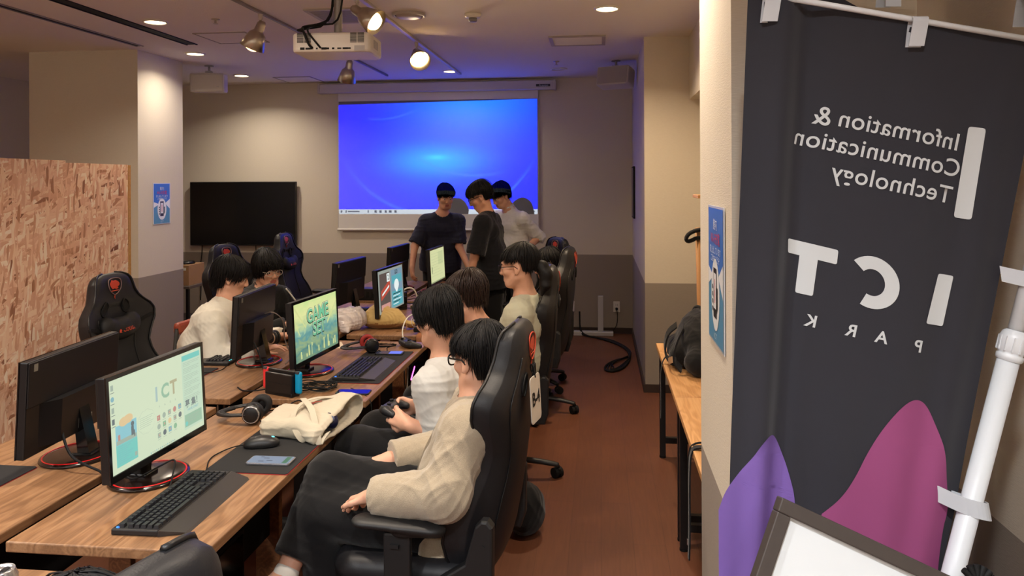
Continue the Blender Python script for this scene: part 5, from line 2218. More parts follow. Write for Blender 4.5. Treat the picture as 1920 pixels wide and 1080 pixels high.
person('brown haired man in pale tee leaning back between the white tee and the ponytail',
    dict(hc=(-.665, 3.75, 1.15), nk=(-.585, 3.78, .985), sL=(-.565, 3.59, .915), eL=(-.67, 3.53, .70), wL=(-.80, 3.68, .66), sR=(-.575, 3.96, .915), eR=(-.68, 3.99, .70), wR=(-.80, 3.86, .66),
         pel=(-.54, 3.85, .55), hL=(-.57, 3.76, .55), kL=(-.96, 3.72, .57), aL=(-.93, 3.72, .1), hR=(-.57, 3.94, .55), kR=(-.96, 3.98, .57), aR=(-.93, 3.98, .1)),
    (-.88, .42), pitch=.2, hs=.95, res=.007,
    hair=dict(front=.03, side=.022, back=-.07, puff=.023, n=900, seed=8, messy=.3, rad=.0034, mat=HAIRBR),
    top=dict(name='tee_shirt', mat=WTEE2, pad=.02, sleeve=.85, hem=1.3, neck=.062), legs=dict(mat=PANTS))

pp4, P4, R4 = person('man with dark ponytail and glasses in pale long sleeved top',
    dict(hc=(-.458, 4.25, 1.25), nk=(-.415, 4.28, 1.075), sL=(-.44, 4.10, 1.0), eL=(-.53, 4.05, .76), wL=(-.68, 4.24, .64), sR=(-.41, 4.47, 1.0), eR=(-.50, 4.52, .76), wR=(-.68, 4.38, .64),
         pel=(-.47, 4.36, .56), hL=(-.50, 4.27, .56), kL=(-.92, 4.22, .58), aL=(-.90, 4.22, .1), hR=(-.50, 4.45, .56), kR=(-.92, 4.48, .58), aR=(-.9, 4.48, .1)),
    (-.99, .10), pitch=.12, hs=.95, res=.007,
    hair=dict(front=.055, side=.03, back=-.05, puff=.014, n=800, seed=11, messy=.1, rad=.0034, mat=HAIRB, back_puff=.01),
    glasses=dict(col='black', thick=.002),
    top=dict(name='sweater', mat=BEIGE, pad=.022, sleeve=1.9, hem=1.3, neck=.062), legs=dict(mat=PANTS))
s = Soft((-.2, -.3, .3), (.4, .2, 1.0), .006)
pb = np.array((-.47, 4.36, 0))
q = [P4(0, -.095, .0), P4(0, -.145, -.02), P4(-.01, -.165, -.07), P4(-.02, -.155, -.125), P4(-.03, -.13, -.175)]
s = Soft(np.array(q).min(0) - .06, np.array(q).max(0) + .06, .005)
s.chain(q, [.028, .034, .036, .030, .012], .02)
soft_obj(s, 'ponytail', HAIRB, pp4, it=1, crease=[(.006, 60, 3, (1, 1, .3))])

person('short haired man with glasses in dark top at the far end of the right row',
    dict(hc=(-.385, 5.6, 1.11), nk=(-.35, 5.64, .95), sL=(-.36, 5.46, .89), eL=(-.45, 5.42, .66), wL=(-.64, 5.55, .63), sR=(-.36, 5.82, .89), eR=(-.45, 5.86, .66), wR=(-.64, 5.72, .63),
         pel=(-.46, 5.70, .55), hL=(-.49, 5.61, .55), kL=(-.90, 5.58, .57), aL=(-.88, 5.58, .1), hR=(-.49, 5.79, .55), kR=(-.9, 5.83, .57), aR=(-.88, 5.83, .1)),
    (-.96, -.10), pitch=.25, hs=.95, res=.008,
    hair=dict(front=.045, side=.03, back=-.04, puff=.014, n=500, seed=13, messy=.2, rad=.004), glasses=dict(col='black', thick=.002),
    top=dict(name='tee_shirt', mat=DARKT, pad=.018, sleeve=.8), legs=dict(mat=PANTS))

person('man in cream sweatshirt hunched toward his screen in the left row',
    dict(hc=(-2.250, 4.50, 1.14), nk=(-2.265, 4.46, .985), sR=(-2.265, 4.28, .90), eR=(-2.175, 4.19, .70), wR=(-1.945, 4.24, .755), sL=(-2.285, 4.65, .90), eL=(-2.195, 4.71, .70), wL=(-1.975, 4.62, .755),
         pel=(-2.395, 4.44, .55), wa=(-2.385, 4.45, .73), hR=(-2.355, 4.35, .55), kR=(-1.955, 4.30, .57), aR=(-1.975, 4.30, .1), hL=(-2.355, 4.53, .55), kL=(-1.955, 4.58, .57), aL=(-1.975, 4.58, .1)),
    (.92, .38), pitch=.25, hs=.95, res=.0065,
    hair=dict(front=.018, side=-.012, back=-.095, puff=.019, taper=.3, n=1100, seed=17, messy=.28, rad=.0034),
    top=dict(name='sweatshirt', mat=SWEAT, pad=.026, sleeve=1.9, hem=1.25, neck=.064, crease=[(.009, 38, 6), (.004, 80, 9)]), legs=dict(mat=PANTS))

pj, PJ2, RJ = person('man in black jacket with white piping and clear glasses, face toward the camera',
    dict(hc=(-2.33, 5.2, 1.11), nk=(-2.40, 5.22, .945), sR=(-2.44, 5.03, .885), eR=(-2.32, 4.95, .67), wR=(-2.10, 5.03, .755), sL=(-2.33, 5.39, .885), eL=(-2.22, 5.44, .67), wL=(-2.02, 5.34, .755),
         pel=(-2.57, 5.32, .55), wa=(-2.50, 5.28, .71), hR=(-2.54, 5.23, .55), kR=(-2.14, 5.16, .57), aR=(-2.16, 5.16, .1), hL=(-2.52, 5.41, .55), kL=(-2.12, 5.44, .57), aL=(-2.14, 5.44, .1)),
    (.74, -.62), pitch=.22, roll=-.06, hs=.98, res=.0065,
    hair=dict(front=.024, side=-.06, back=-.10, puff=.026, taper=.25, n=1000, seed=19, messy=.3, rad=.0036), glasses=dict(col='clear', thick=.002, round_=True),
    top=dict(name='jacket', mat=JACK, pad=.026, sleeve=1.9, hem=1.2, neck=.066, collar=True), legs=dict(mat=PANTS))
pbv = Vector((-2.57, 5.32, 0))
b = MB()
WP = M('piping_white', (210, 206, 198), rough=.7)
for pts in ([(-2.36, 5.02, .965), (-2.345, 5.00, .93), (-2.33, 4.985, .89), (-2.30, 4.95, .82)], [(-2.27, 5.36, .95), (-2.24, 5.37, .91), (-2.2, 5.37, .86)], [(-2.44, 4.95, .93), (-2.40, 4.93, .88), (-2.36, 4.90, .80), (-2.33, 4.875, .72)]):
    b.tube([Vector(p) - pbv for p in pts], .006, n=6, smooth_path=1)
b.build('piping', WP, pj)

def standing(px, py, h=.88, dx=0.0):
    return dict(hL=(px[0] + py[0] * .09, px[1] + py[1] * .09, h - .02), kL=(px[0] + py[0] * .10, px[1] + py[1] * .1, .47), aL=(px[0] + py[0] * .10, px[1] + py[1] * .10 + .03, .085),
                hR=(px[0] - py[0] * .09, px[1] - py[1] * .09, h - .02), kR=(px[0] - py[0] * .10, px[1] - py[1] * .1, .47), aR=(px[0] - py[0] * .10, px[1] - py[1] * .10 + .03, .085))


person('standing man in navy tee before the screen, looking down with arms hanging',
    dict(hc=(-1.56, 7.70, 1.565), nk=(-1.61, 7.74, 1.385), sR=(-1.77, 7.71, 1.315), eR=(-1.865, 7.62, 1.07), wR=(-1.865, 7.50, .86), sL=(-1.45, 7.80, 1.315), eL=(-1.43, 7.73, 1.06), wL=(-1.31, 7.62, .85), pel=(-1.645, 7.82, .90),
         **standing((-1.645, 7.84), (.97, .2))),
    (.42, -.9), pitch=.3, hs=.96, res=.007, skin=SKIN2,
    hair=dict(mat=HAIRM, front=.034, side=.02, back=-.07, puff=.018, n=900, seed=23, messy=.25, rad=.0036),
    top=dict(name='tee_shirt', mat=NAVY, pad=.017, sleeve=.92, hem=1.55, drop=.6, neck=.062, crease=[(.0075, 40, 3), (.0035, 85, 9)]), legs=dict(mat=PANTS),
    hands=dict(R=dict(d=(.15, -.3, -1), n=(-.7, -.5, 0), curl=.5, side=-1), L=dict(d=(.25, -.4, -1), n=(.8, -.4, 0), curl=.4, side=1)))
person('tall standing man in black tee and glasses leaning over the far desks',
    dict(hc=(-1.055, 6.70, 1.585), nk=(-.99, 6.71, 1.435), sL=(-1.0, 6.51, 1.36), eL=(-1.06, 6.46, 1.085), wL=(-1.125, 6.45, .84), sR=(-.97, 6.91, 1.36), eR=(-1.05, 6.96, 1.09), wR=(-1.13, 6.88, .85), pel=(-.945, 6.73, .90),
         **standing((-.93, 6.75), (0, -1))),
    (-.97, -.12), pitch=.45, hs=1.0, res=.007, skin=SKIN2,
    hair=dict(front=.032, side=.022, back=-.07, puff=.022, n=900, seed=29, messy=.22, rad=.0036), glasses=dict(col='black', thick=.0026),
    top=dict(name='tee_shirt', mat=BTEE, pad=.022, sleeve=.95, hem=1.6, drop=.7, neck=.064, crease=[(.0075, 40, 3), (.0035, 85, 9)]), legs=dict(mat=PANTS),
    hands=dict(L=dict(d=(-.4, .05, -.9), n=(-.3, -1, 0), curl=.2, side=1), R=dict(d=(-.4, 0, -.9), n=(-.3, 1, 0), curl=.2, side=-1)))
person('standing man in white shirt with a hand on his hip, behind the black tee',
    dict(hc=(-.985, 7.60, 1.575), nk=(-.89, 7.64, 1.42), sL=(-.755, 7.50, 1.35), eL=(-.605, 7.62, 1.165), wL=(-.735, 7.45, 1.045), sR=(-1.04, 7.77, 1.35), eR=(-1.16, 7.62, 1.12), wR=(-1.215, 7.45, .90), pel=(-.865, 7.68, .92),
         **standing((-.86, 7.7), (.58, -.8))),
    (-.74, -.62), pitch=.5, hs=.97, res=.007,
    hair=dict(mat=HAIRM, front=.026, side=.015, back=-.075, puff=.022, n=900, seed=31, messy=.25, rad=.0036),
    top=dict(name='shirt', mat=SHIRTW, pad=.016, sleeve=1.1, hem=1.2, neck=.062, collar=True, crease=[(.0075, 40, 3), (.0035, 85, 9)]), legs=dict(mat=PANTS),
    hands=dict(L=dict(d=(-.6, -.3, -.6), n=(.4, -.9, .2), curl=.5, side=1), R=dict(d=(-.15, -.2, -1), n=(-.6, -.6, 0), curl=.3, side=-1)))
person('person at the bottom edge of whom only the dark hair shows',
    dict(hc=(-.745, .98, 1.042), nk=(-.69, .98, .88), sL=(-.67, .80, .85), eL=(-.75, .76, .63), wL=(-.98, .82, .66), sR=(-.67, 1.16, .85), eR=(-.75, 1.2, .63), wR=(-.98, 1.14, .66),
         pel=(-.76, .98, .55), hL=(-.8, .89, .55), kL=(-1.2, .88, .56), aL=(-1.18, .88, .1), hR=(-.8, 1.07, .55), kR=(-1.2, 1.08, .56), aR=(-1.18, 1.08, .1)),
    (-.96, .2), pitch=.2, hs=.95, res=.010,
    hair=dict(front=.02, side=-.03, back=-.08, puff=.018, n=900, seed=37, messy=.3, rad=.003),
    top=dict(name='tee_shirt', mat=DARKT, pad=.018, sleeve=.8), legs=dict(mat=PANTS), face=False)
# ------------------------------------------------------------------ things on and under the desks
def cord(name, pts, r=.003, label=None, mat=None, cat='cable', it=3, group=None):
    b = MB()
    b.tube(pts, r, n=6, smooth_path=it)
    return tag(b.build(name, mat or BLACKM), label, cat, group)


def headset(x, y, rz, label, inner, rim):
    t = empty('headset', (x, y, DK), rz, label, 'headset', 'headsets on the desks')
    arc = [(.076 * math.cos(a) * 1.03, -.02 - .135 * math.sin(a), .045 - .012 * math.sin(a)) for a in np.linspace(0, math.pi, 17)]
    MB().tube(arc, .016, n=10, flat=.42).build('headband', BLACK, t)
    MB().tube([(p[0] * .9, p[1] * .93 - .004, p[2]) for p in arc[4:-4]], .014, n=10, flat=.6).build('band_pad', M('pad_black', (20, 20, 21), rough=.8), t)
    for g in (-1, 1):
        m = frame_mat((g * .076, 0, .046), (0, 1, 0), (0, .12, 1)) if g > 0 else frame_mat((g * .076, 0, .046), (0, -1, 0), (0, .12, 1))
        c = MB().lathe([(.001, .016), (.030, .016), (.040, .008), (.043, -.004), (.040, -.014), (.001, -.014)], 28, mat=m).build('ear_cup', BLACK, t)
        MB().lathe([(.031, .0165), (.034, .0175), (.036, .0125)], 28, mat=m, close=False).build('cup_ring', rim, c)
        m2 = m @ Matrix.Translation((0, 0, -.014))
        MB().lathe([(.020, -.006), (.022, -.018), (.033, -.022), (.043, -.014), (.043, .0), (.02, .0)], 28, mat=m2, close=False).build('cushion', inner, c)
    b = MB()
    b.tube([(.08, .035, .02), (.09, .06, .004), (.05, .10, .003), (-.03, .11, .003), (-.08, .16, .003)], .003, n=6, smooth_path=2)
    b.build('cable', BLACKM, t)


SILV = M('silver_rim', (176, 176, 178), rough=.25, metal=.9)
headset(-1.44, 3.10, math.radians(-82), 'black headset with a silver ringed cup lying left of the canvas bag', M('cushion_black', (16, 16, 17), rough=.75), SILV)
headset(-1.36, 4.42, math.radians(-60), 'black headset with red lined ear cushion beside the game screen', M('cushion_red', (150, 34, 30), rough=.7), BLACK)
headset(-1.98, 4.60, math.radians(-110), 'black headset with pale ringed cup on the left desk', M('cushion_black', (16, 16, 17)), M('tan_rim', (170, 140, 116), rough=.4))

# handheld console standing in its dock
t = empty('console_dock', (-1.492, 3.478, DK), math.radians(-23), 'black handheld console dock with red and blue controller ends', 'game console')
b = MB()
b.box((-.087, -.027, 0), (.087, -.008, .105), bev=.006).box((-.087, .010, 0), (.087, .027, .105), bev=.006).box((-.087, -.027, 0), (.087, .027, .02), bev=.004)
b.box((-.082, -.0285, .058), (.082, -.0268, .060))
b.build('dock', BLACK, t)
MB().box((-.086, -.007, .02), (.086, .009, .118), bev=.003).build('tablet', BLACK, t)
for nm, x0, x1, c in (('red_controller', -.122, -.087, (226, 48, 52)), ('blue_controller', .087, .122, (0, 150, 200))):
    s = Soft((x0 - .01, -.02, 0), (x1 + .01, .03, .14), .003)
    s.box(((x0 + x1) / 2, .001, .068), (.0175, .012, .052), .011, k=0)
    cc = soft_obj(s, nm, M(nm, c, rough=.45), t, it=1)
    MB().cyl(((x0 + x1) / 2, .012, .09), ((x0 + x1) / 2, .024, .09), .006, .008).build('stick', BLACKM, cc)
    MB().box((x0 + .008, -.013, .11), (x1 - .006, -.004, .122), bev=.002).build('shoulder_button', M('button_dark', (60, 60, 66), rough=.4), cc)
b = MB()
b.tube([(-.086, -.02, .02), (-.13, -.04, .01), (-.20, -.06, .004), (-.28, -.02, .003)], .0035, n=6, smooth_path=2)
b.build('cable', BLACKM, t)
r = random.Random(11)
for k in range(7):
    pts = []
    cx, cy = -1.36 + r.uniform(-.04, .04), 3.60 + r.uniform(-.03, .05)
    a0 = r.uniform(0, 6)
    for i in range(9):
        a = a0 + i * .85
        rr = .05 + .05 * r.random()
        pts.append((cx + rr * 1.2 * math.cos(a), cy + rr * math.sin(a), DK + .004 + .022 * r.random()))
    cord('cable', pts, .0026, 'tangle of thin black cables beside the console dock', group='cable tangle beside the dock')
cord('cable', [(-1.20, 3.60, DK + .006), (-1.10, 3.50, DK + .004), (-1.055, 3.46, DK - .01), (-1.05, 3.45, DK - .10), (-1.052, 3.45, DK - .13)], .0022, 'thin black cable with a pale plug dangling off the second desk')
tag(MB().box((-1.058, 3.442, DK - .155), (-1.046, 3.458, DK - .128), bev=.002).build('usb_plug', WHITE), 'small pale plug dangling below the corner of the second desk', 'plug')

# controller, white cord, brown leather flap near the end of desk two
t = empty('game_controller', (-1.165, 4.565, DK + .022), math.radians(215), 'black game controller lying at the far end of the second desk', 'game controller', 'black game controllers')
controller_parts(t)
for k in range(4):
    pts = []
    for i in range(8):
        a = i * .9 + k
        pts.append((-1.30 + .06 * math.cos(a) * (1 + .2 * r.random()), 4.55 + .045 * math.sin(a), DK + .003 + .012 * r.random()))
    cord('cable', pts, .002, 'thin black cord coiled left of the lying game controller', group='cord coil by the controller')
cord('cable', [(-1.20, 4.60, DK + .03), (-1.225, 4.66, DK + .09), (-1.21, 4.76, DK + .16), (-1.15, 4.92, DK + .14), (-1.10, 5.02, DK + .075), (-1.05, 5.1, DK + .06)], .004, 'white cord arching up behind the lying game controller', WHITE)
b = MB()
b.ribbon([(-1.12, 5.02, DK + .012), (-1.13, 4.93, DK + .012), (-1.135, 4.872, DK + .008), (-1.14, 4.858, DK - .03), (-1.145, 4.862, DK - .085)], [(.11, .0, 0), (.11, 0, 0), (.10, 0, 0), (.085, 0, .0), (.05, 0, .0)], .003)
tag(b.build('leather_flap', M('leather_tan', (150, 92, 52), rough=.6, var=(30, .2))), 'brown leather flap hanging over the front edge of the third desk', 'leather flap')
tag(MB().box((-1.22, 4.93, DK + .012), (-1.10, 4.99, DK + .045), bev=.008).build('glasses_case', BLACKM), 'small black case lying by the brown leather flap', 'case')
t = empty('paper_tag', (-1.60, 4.56, DK), math.radians(25), 'pale strip of card lying behind the game screen', 'card')
MB().box((-.03, -.09, 0), (.03, .09, .003)).build('card', M('card_pale', (224, 208, 186), rough=.7), t)

# canvas tote bag
CANV = fabric('canvas_cream', (192, 182, 162), 500, .35)
bo = np.array((-1.18, 2.975, DK))
t = tote = empty('tote_bag', tuple(bo), 0, 'cream canvas tote bag with looped handles slumped over the desk edge', 'bag')
s = Soft((-.24, -.26, -.08), (.32, .26, .24), .005)
s.box((-.05, .0, .055), (.115, .125, .055), .04, k=0)
s.cone((-.12, -.06, .04), (-.12, .07, .055), .035, .05, .04)
s.cone((.02, -.07, .065), (.03, .10, .085), .055, .07, .05)
s.cone((.10, -.12, .045), (.13, .12, .095), .058, .078, .05)
s.cone((.13, -.14, .03), (.16, .12, .095), .050, .075, .03, planes=[((.155, 0, .05), unit((.9, -.25, .05)))])
s.cone((.17, -.16, .03), (.20, .11, .095), .040, .064, .012, op='sub')
s.cone((.10, -.11, .045), (.12, .10, .09), .040, .058, .01, op='sub')
s.box((0, 0, -.05), (.15, .4, .05), .01, op='sub', k=.01)
soft_obj(s, 'bag_body', CANV, t, it=2, crease=[(.007, 38, 3), (.0025, 95, 5)])
b = MB()
wv = (.012, .012, .022)
b.ribbon([(.10, .10, .155), (.03, .05, .172), (-.02, -.02, .16), (-.02, -.10, .12), (.02, -.145, .05), (.055, -.155, .01), (.08, -.14, .03), (.10, -.11, .08)], [(.02, -.018, 0), (.018, -.02, 0), (.024, -.01, .006), (.024, .0, .01), (.022, .0, .014), (.018, 0, .02), (.02, .0, .018), (.02, 0, .015)], .004)
b.build('handle', CANV, t)
b = MB()
b.ribbon([(-.04, .07, .155), (.0, -.0, .168), (.05, -.06, .158), (.09, -.12, .115), (.12, -.165, .05), (.13, -.175, .0), (.14, -.165, .03), (.155, -.14, .06)], [(.02, .014, 0), (.02, .016, 0), (.02, .014, .01), (.022, .008, .012), (.024, 0, .008), (.024, 0, .006), (.022, 0, .012), (.02, .0, .014)], .004)
b.build('handle', CANV, t)
b = MB()
for x0, y0, ang, ln in ((.02, .02, .5, .045), (.035, .035, .5, .05), (.03, .028, 1.3, .025)):
    c, q = math.cos(ang), math.sin(ang)
    b.ribbon([(x0 - c * ln / 2, y0 - q * ln / 2, .1485), (x0 + c * ln / 2, y0 + q * ln / 2, .1535)], (-q * .005, c * .005, 0), .0015, sub=0)
b.build('red_mark', M('print_red', (176, 62, 54), rough=.7), t)
tote.scale = (.92, .95, .72)
t = empty('flask', (-1.07, 2.935, DK + .055), 0, 'dark blue round topped flask poking out of the canvas bag', 'flask')
MB().sphere((0, 0, 0), .036, 20, scale=(1.1, 1, 1)).build('cap', M('flask_blue', (22, 26, 58), rough=.3), t)
MB().lathe([(.010, .0), (.012, .003), (.006, .006)], 16, mat=frame_mat((.022, -.024, .018), (.7, .7, 0), (-.4, .4, .8))).build('button', M('flask_grey', (90, 100, 130), rough=.3), t)

# plastic bag and drawstring pouch on desk three
pm = M('plastic_film', (232, 224, 222), rough=.25, spec=.6, alpha=.72)
t = empty('plastic_bag', (-1.70, 5.06, DK), 0, 'crumpled whitish plastic bag on the third desk', 'bag')
s = Soft((-.20, -.20, -.02), (.20, .20, .22), .006)
s.ell((0, 0, .07), (.13, .115, .08), k=0)
s.ell((-.08, .05, .06), (.08, .08, .06), k=.04)
s.ell((.05, .0, .10), (.07, .07, .055), k=.03)
s.cone((.02, -.12, .03), (.05, -.16, .012), .04, .012, .03)
s.box((0, 0, -.05), (.4, .4, .05), .005, op='sub', k=.005)
soft_obj(s, 'film', pm, t, it=1, crease=[(.012, 60, 3), (.006, 150, 5)])
t = empty('drawstring_pouch', (-1.475, 5.16, DK), math.radians(-8), 'tan and brown drawstring cloth pouch beside the plastic bag', 'bag')
s = Soft((-.20, -.17, -.02), (.26, .17, .22), .005)
s.ell((-.02, 0, .055), (.145, .12, .07), k=0)
s.ell((-.05, .02, .10), (.075, .08, .055), k=.05)
s.cone((.08, 0, .06), (.17, -.02, .035), .06, .022, .05)
s.ell((.20, -.02, .032), (.03, .04, .026), k=.015)
s.box((0, 0, -.05), (.4, .4, .05), .005, op='sub', k=.005)
soft_obj(s, 'cloth', [fabric('pouch_tan', (196, 168, 110), 500), fabric('pouch_brown', (142, 104, 62), 500)], t, it=2, crease=[(.010, 45, 3, (.5, 1.3, 1)), (.003, 110, 5)],
         mifn=lambda c: ((c[:, 2] < .04 + .15 * (c[:, 0] + .06) * (c[:, 0] < 0)) | ((c[:, 0] > .03) & (c[:, 1] > .02) & (c[:, 2] > .06))).astype(int))
b = MB()
b.tube([(.17, -.05, .05), (.20, -.08, .03), (.19, -.11, .006), (.14, -.13, .004)], .003, n=6, smooth_path=2)
b.build('drawstring', fabric('pouch_brown', (142, 104, 62)), t)

# clutter between the far monitors
def boxy(name, x, y, z, sx, sy, sz, label, cat, mat=None, rz=0.0):
    t = empty(name, (x, y, z), rz, label, cat)
    MB().box((-sx / 2, -sy / 2, 0), (sx / 2, sy / 2, sz), bev=min(.006, sz / 4)).build('casing', mat or BLACK, t)
    b = MB()
    for k in range(5):
        b.box((-sx / 2 + .01 + k * sx * .17, -sy / 2 - .0006, sz * .25), (-sx / 2 + .01 + k * sx * .17 + sx * .1, -sy / 2 + .001, sz * .75))
    b.build('vents', BLACKM, t)
    return t


boxy('game_console', -1.93, 6.36, DK, .26, .12, .10, 'wide black console box on the far left desk behind the third monitors', 'game console')
boxy('game_console', -2.02, 7.25, DK, .24, .2, .06, 'flat black console box near the farthest monitor seen from behind', 'game console')
boxy('power_adapter', -1.78, 5.62, DK, .09, .06, .055, 'small black power adapter by the third monitor seen from behind', 'adapter')
boxy('power_adapter', -1.44, 6.10, DK, .09, .07, .06, 'small black power adapter right of the black canister', 'adapter')
boxy('power_strip', -1.86, 5.52, DK, .20, .05, .03, 'white power strip behind the plastic bag', 'power strip', WHITE, .3)
t = empty('canister', (-1.545, 5.90, DK), 0, 'black cylindrical canister standing behind the picture monitor', 'canister')
MB().lathe([(.001, 0), (.036, 0), (.037, .004), (.037, .13), (.033, .136), (.001, .137)], 28).build('body', GLOSS, t)
MB().lathe([(.0375, .10), (.0376, .103), (.0375, .106)], 28, close=False).build('band', M('band_blue', (40, 44, 90), rough=.3), t)
cord('cable', [(-1.62, 6.0, DK + .02), (-1.60, 6.02, DK + .10), (-1.55, 6.05, DK + .15), (-1.49, 6.06, DK + .14), (-1.47, 6.07, DK + .08), (-1.46, 6.06, DK + .03)], .006, 'thick white cable arching beside the black canister', WHITE)
boxy('power_adapter', -1.455, 5.96, DK, .08, .05, .028, 'cream power adapter below the arched white cable', 'adapter', M('adapter_cream', (214, 190, 150), rough=.5))
r = random.Random(4)
for k in range(16):
    cx, cy = -1.40 + r.uniform(-.22, .22), 6.1 + r.uniform(-.3, 1.1)
    if k > 9:
        cx, cy = -1.95 + r.uniform(-.2, .2), 6.4 + r.uniform(-.1, .9)
    pts = []
    a0 = r.uniform(0, 6)
    for i in range(8):
        a = a0 + i * .8
        rr = .05 + .08 * r.random()
        x = max(-2.2, min(-1.1, cx + rr * 1.3 * math.cos(a)))
        if -1.72 < x < -1.62:
            x = -1.62 if cx > -1.7 else -1.73
        pts.append((x, min(7.55, cy + rr * math.sin(a)), DK + .004 + .02 * r.random()))
    cord('cable', pts, .0035, 'loose black cable looped among the consoles on the far desks', group='cables on the far desks')
for k, (x, y, rz) in enumerate(((-1.30, 5.75, .4), (-1.22, 6.25, 1.3), (-1.35, 6.55, -.3))):
    t = empty('game_controller', (x, y, DK + .022), rz, 'black game controller among cables on the far right desks', 'game controller', 'black game controllers on far desks')
    controller_parts(t) if k == 0 else None
    if k:
        for ch in PROTO_CTL.children:
            copy_tree(ch, t)
    else:
        PROTO_CTL = t

# cables of the near monitors
cord('cable', [(-1.55, 2.47, DK + .15), (-1.60, 2.42, DK + .08), (-1.56, 2.38, DK + .004), (-1.47, 2.44, DK + .05), (-1.43, 2.46, DK + .07), (-1.42, 2.42, DK + .03), (-1.40, 2.37, DK + .004), (-1.39, 2.30, DK + .004)], .003, 'black cable looping over the base of the pale desktop monitor')
cord('cable', [(-1.90, 2.52, DK + .17), (-1.87, 2.50, DK + .09), (-1.82, 2.47, DK + .05), (-1.76, 2.46, DK + .03), (-1.69, 2.47, DK + .0), (-1.675, 2.46, DK - .08)], .0045, 'black cable from the left monitor dropping into the gap between the desks')
cord('cable', [(-1.90, 3.98, DK + .19), (-1.83, 3.95, DK + .10), (-1.76, 3.85, DK + .04), (-1.69, 3.74, DK + .02), (-1.60, 3.58, DK + .02)], .0045, 'black cable from the second left monitor toward the console dock')
cord('cable', [(-1.88, 4.15, DK + .26), (-1.82, 4.12, DK + .28), (-1.78, 4.18, DK + .22), (-1.80, 4.22, DK + .10), (-1.74, 4.2, DK + .01), (-1.72, 4.05, DK + .004)], .0035, 'grey cable looped behind the second left monitor', M('cable_grey', (120, 108, 100), rough=.5))
cord('cable', [(-1.85, 2.60, DK + .004), (-1.75, 2.75, DK + .004), (-1.72, 2.95, DK + .004), (-1.76, 3.1, DK + .004)], .003, 'black cable lying along the inner edge of the nearest left desk')
cord('cable', [(-1.55, 3.13, DK + .004), (-1.38, 3.22, DK + .01), (-1.32, 3.24, DK + .05), (-1.30, 3.26, DK + .03), (-1.25, 3.25, DK + .004)], .003, 'thin black cable rising behind the nearest headset')

# computers under the desks
LEDR = EM('led_red', (255, 60, 60), 5.0)
LEDP = EM('led_pink', (255, 90, 220), 5.0)
for y, led, lb in ((2.25, None, 'black computer tower under the nearest right desk'), (3.62, LEDR, 'black computer tower with a red light under the second right desk'), (5.12, LEDP, 'black computer tower with a pink light line under the third right desk'), (6.5, None, 'black computer tower under the farthest right desk')):
    t = empty('computer_tower', (-1.50, y, 0), 0, lb, 'computer')
    MB().box((0, 0, .012), (.20, .44, .46), bev=.006).build('casing', BLACK, t)
    MB().box((.2, .02, .03), (.203, .42, .44)).build('side_panel', GLOSS, t)
    if led:
        b = MB()
        b.ribbon([(.2045, .05, .36), (.2045, .16, .425)], (0, -.006, .008), .002, sub=0)
        if led is LEDR:
            b.ribbon([(.2045, .16, .425), (.2045, .15, .39)], (0, .006, .004), .002, sub=0)
        b.build('light_strip', led, t)

t = empty('floor_bag', (-.37, 3.74, 0), 0, 'black rounded bag standing on the floor behind the nearest gaming chair', 'bag')
s = Soft((-.14, -.16, 0), (.14, .16, .32), .008)
s.ell((0, 0, .12), (.10, .12, .125), k=0)
s.box((0, 0, -.04), (.3, .3, .045), .005, op='sub', k=.01)
soft_obj(s, 'body', fabric('bag_black', (18, 18, 20), 500, .3), t, it=2, crease=(.008, 40, 4))
MB().tube([(0, -.06, .22), (0, -.04, .29), (0, .04, .29), (0, .06, .22)], .008, n=8, smooth_path=2).build('handle', BLACKM, t)

# drink can on the corner desk
t = empty('drink_can', (-1.36, 1.61, DK), 0, 'silver drink can with its ring pull at the bottom left corner', 'can')
ALU = M('aluminium', (205, 205, 205), rough=.25, metal=.9)
MB().lathe([(.001, .002), (.024, .0), (.033, .010), (.033, .105), (.027, .118), (.0265, .122), (.025, .1205), (.024, .114), (.001, .114)], 36).build('body', ALU, t)
b = MB()
b.prism(rounded_rect(.012, .026, .006), .1145, .1165, mat=Matrix.Translation((0, .008, 0)))
b.cyl((0, 0, .114), (0, 0, .118), .003)
b.build('ring_pull', M('tab_dark', (70, 70, 72), rough=.3, metal=.8), t)

# ------------------------------------------------------------------ right side benches and what lies on them
def bench(y0, y1, label):
    t = empty('bench_table', (.545, y0, 0), 0, label, 'table', 'long bench tables on the right')
    MB().box((-.2, 0, .672), (.2, y1 - y0, .70), bev=.003).build('table_top', BENCHW, t)
    for yy in (.045, y1 - y0 - .045):
        for xx in (-.165, .165):
            l = MB().box((xx - .0175, yy - .0175, .012), (xx + .0175, yy + .0175, .672)).build('leg', BLACK, t)
            MB().cyl((xx, yy, 0), (xx, yy, .012), .02).build('foot', BLACKM, l)
        MB().box((-.148, yy - .015, .09), (.148, yy + .015, .125)).box((-.148, yy - .015, .64), (.148, yy + .015, .672)).build('cross_bar', BLACK, t)
    return t


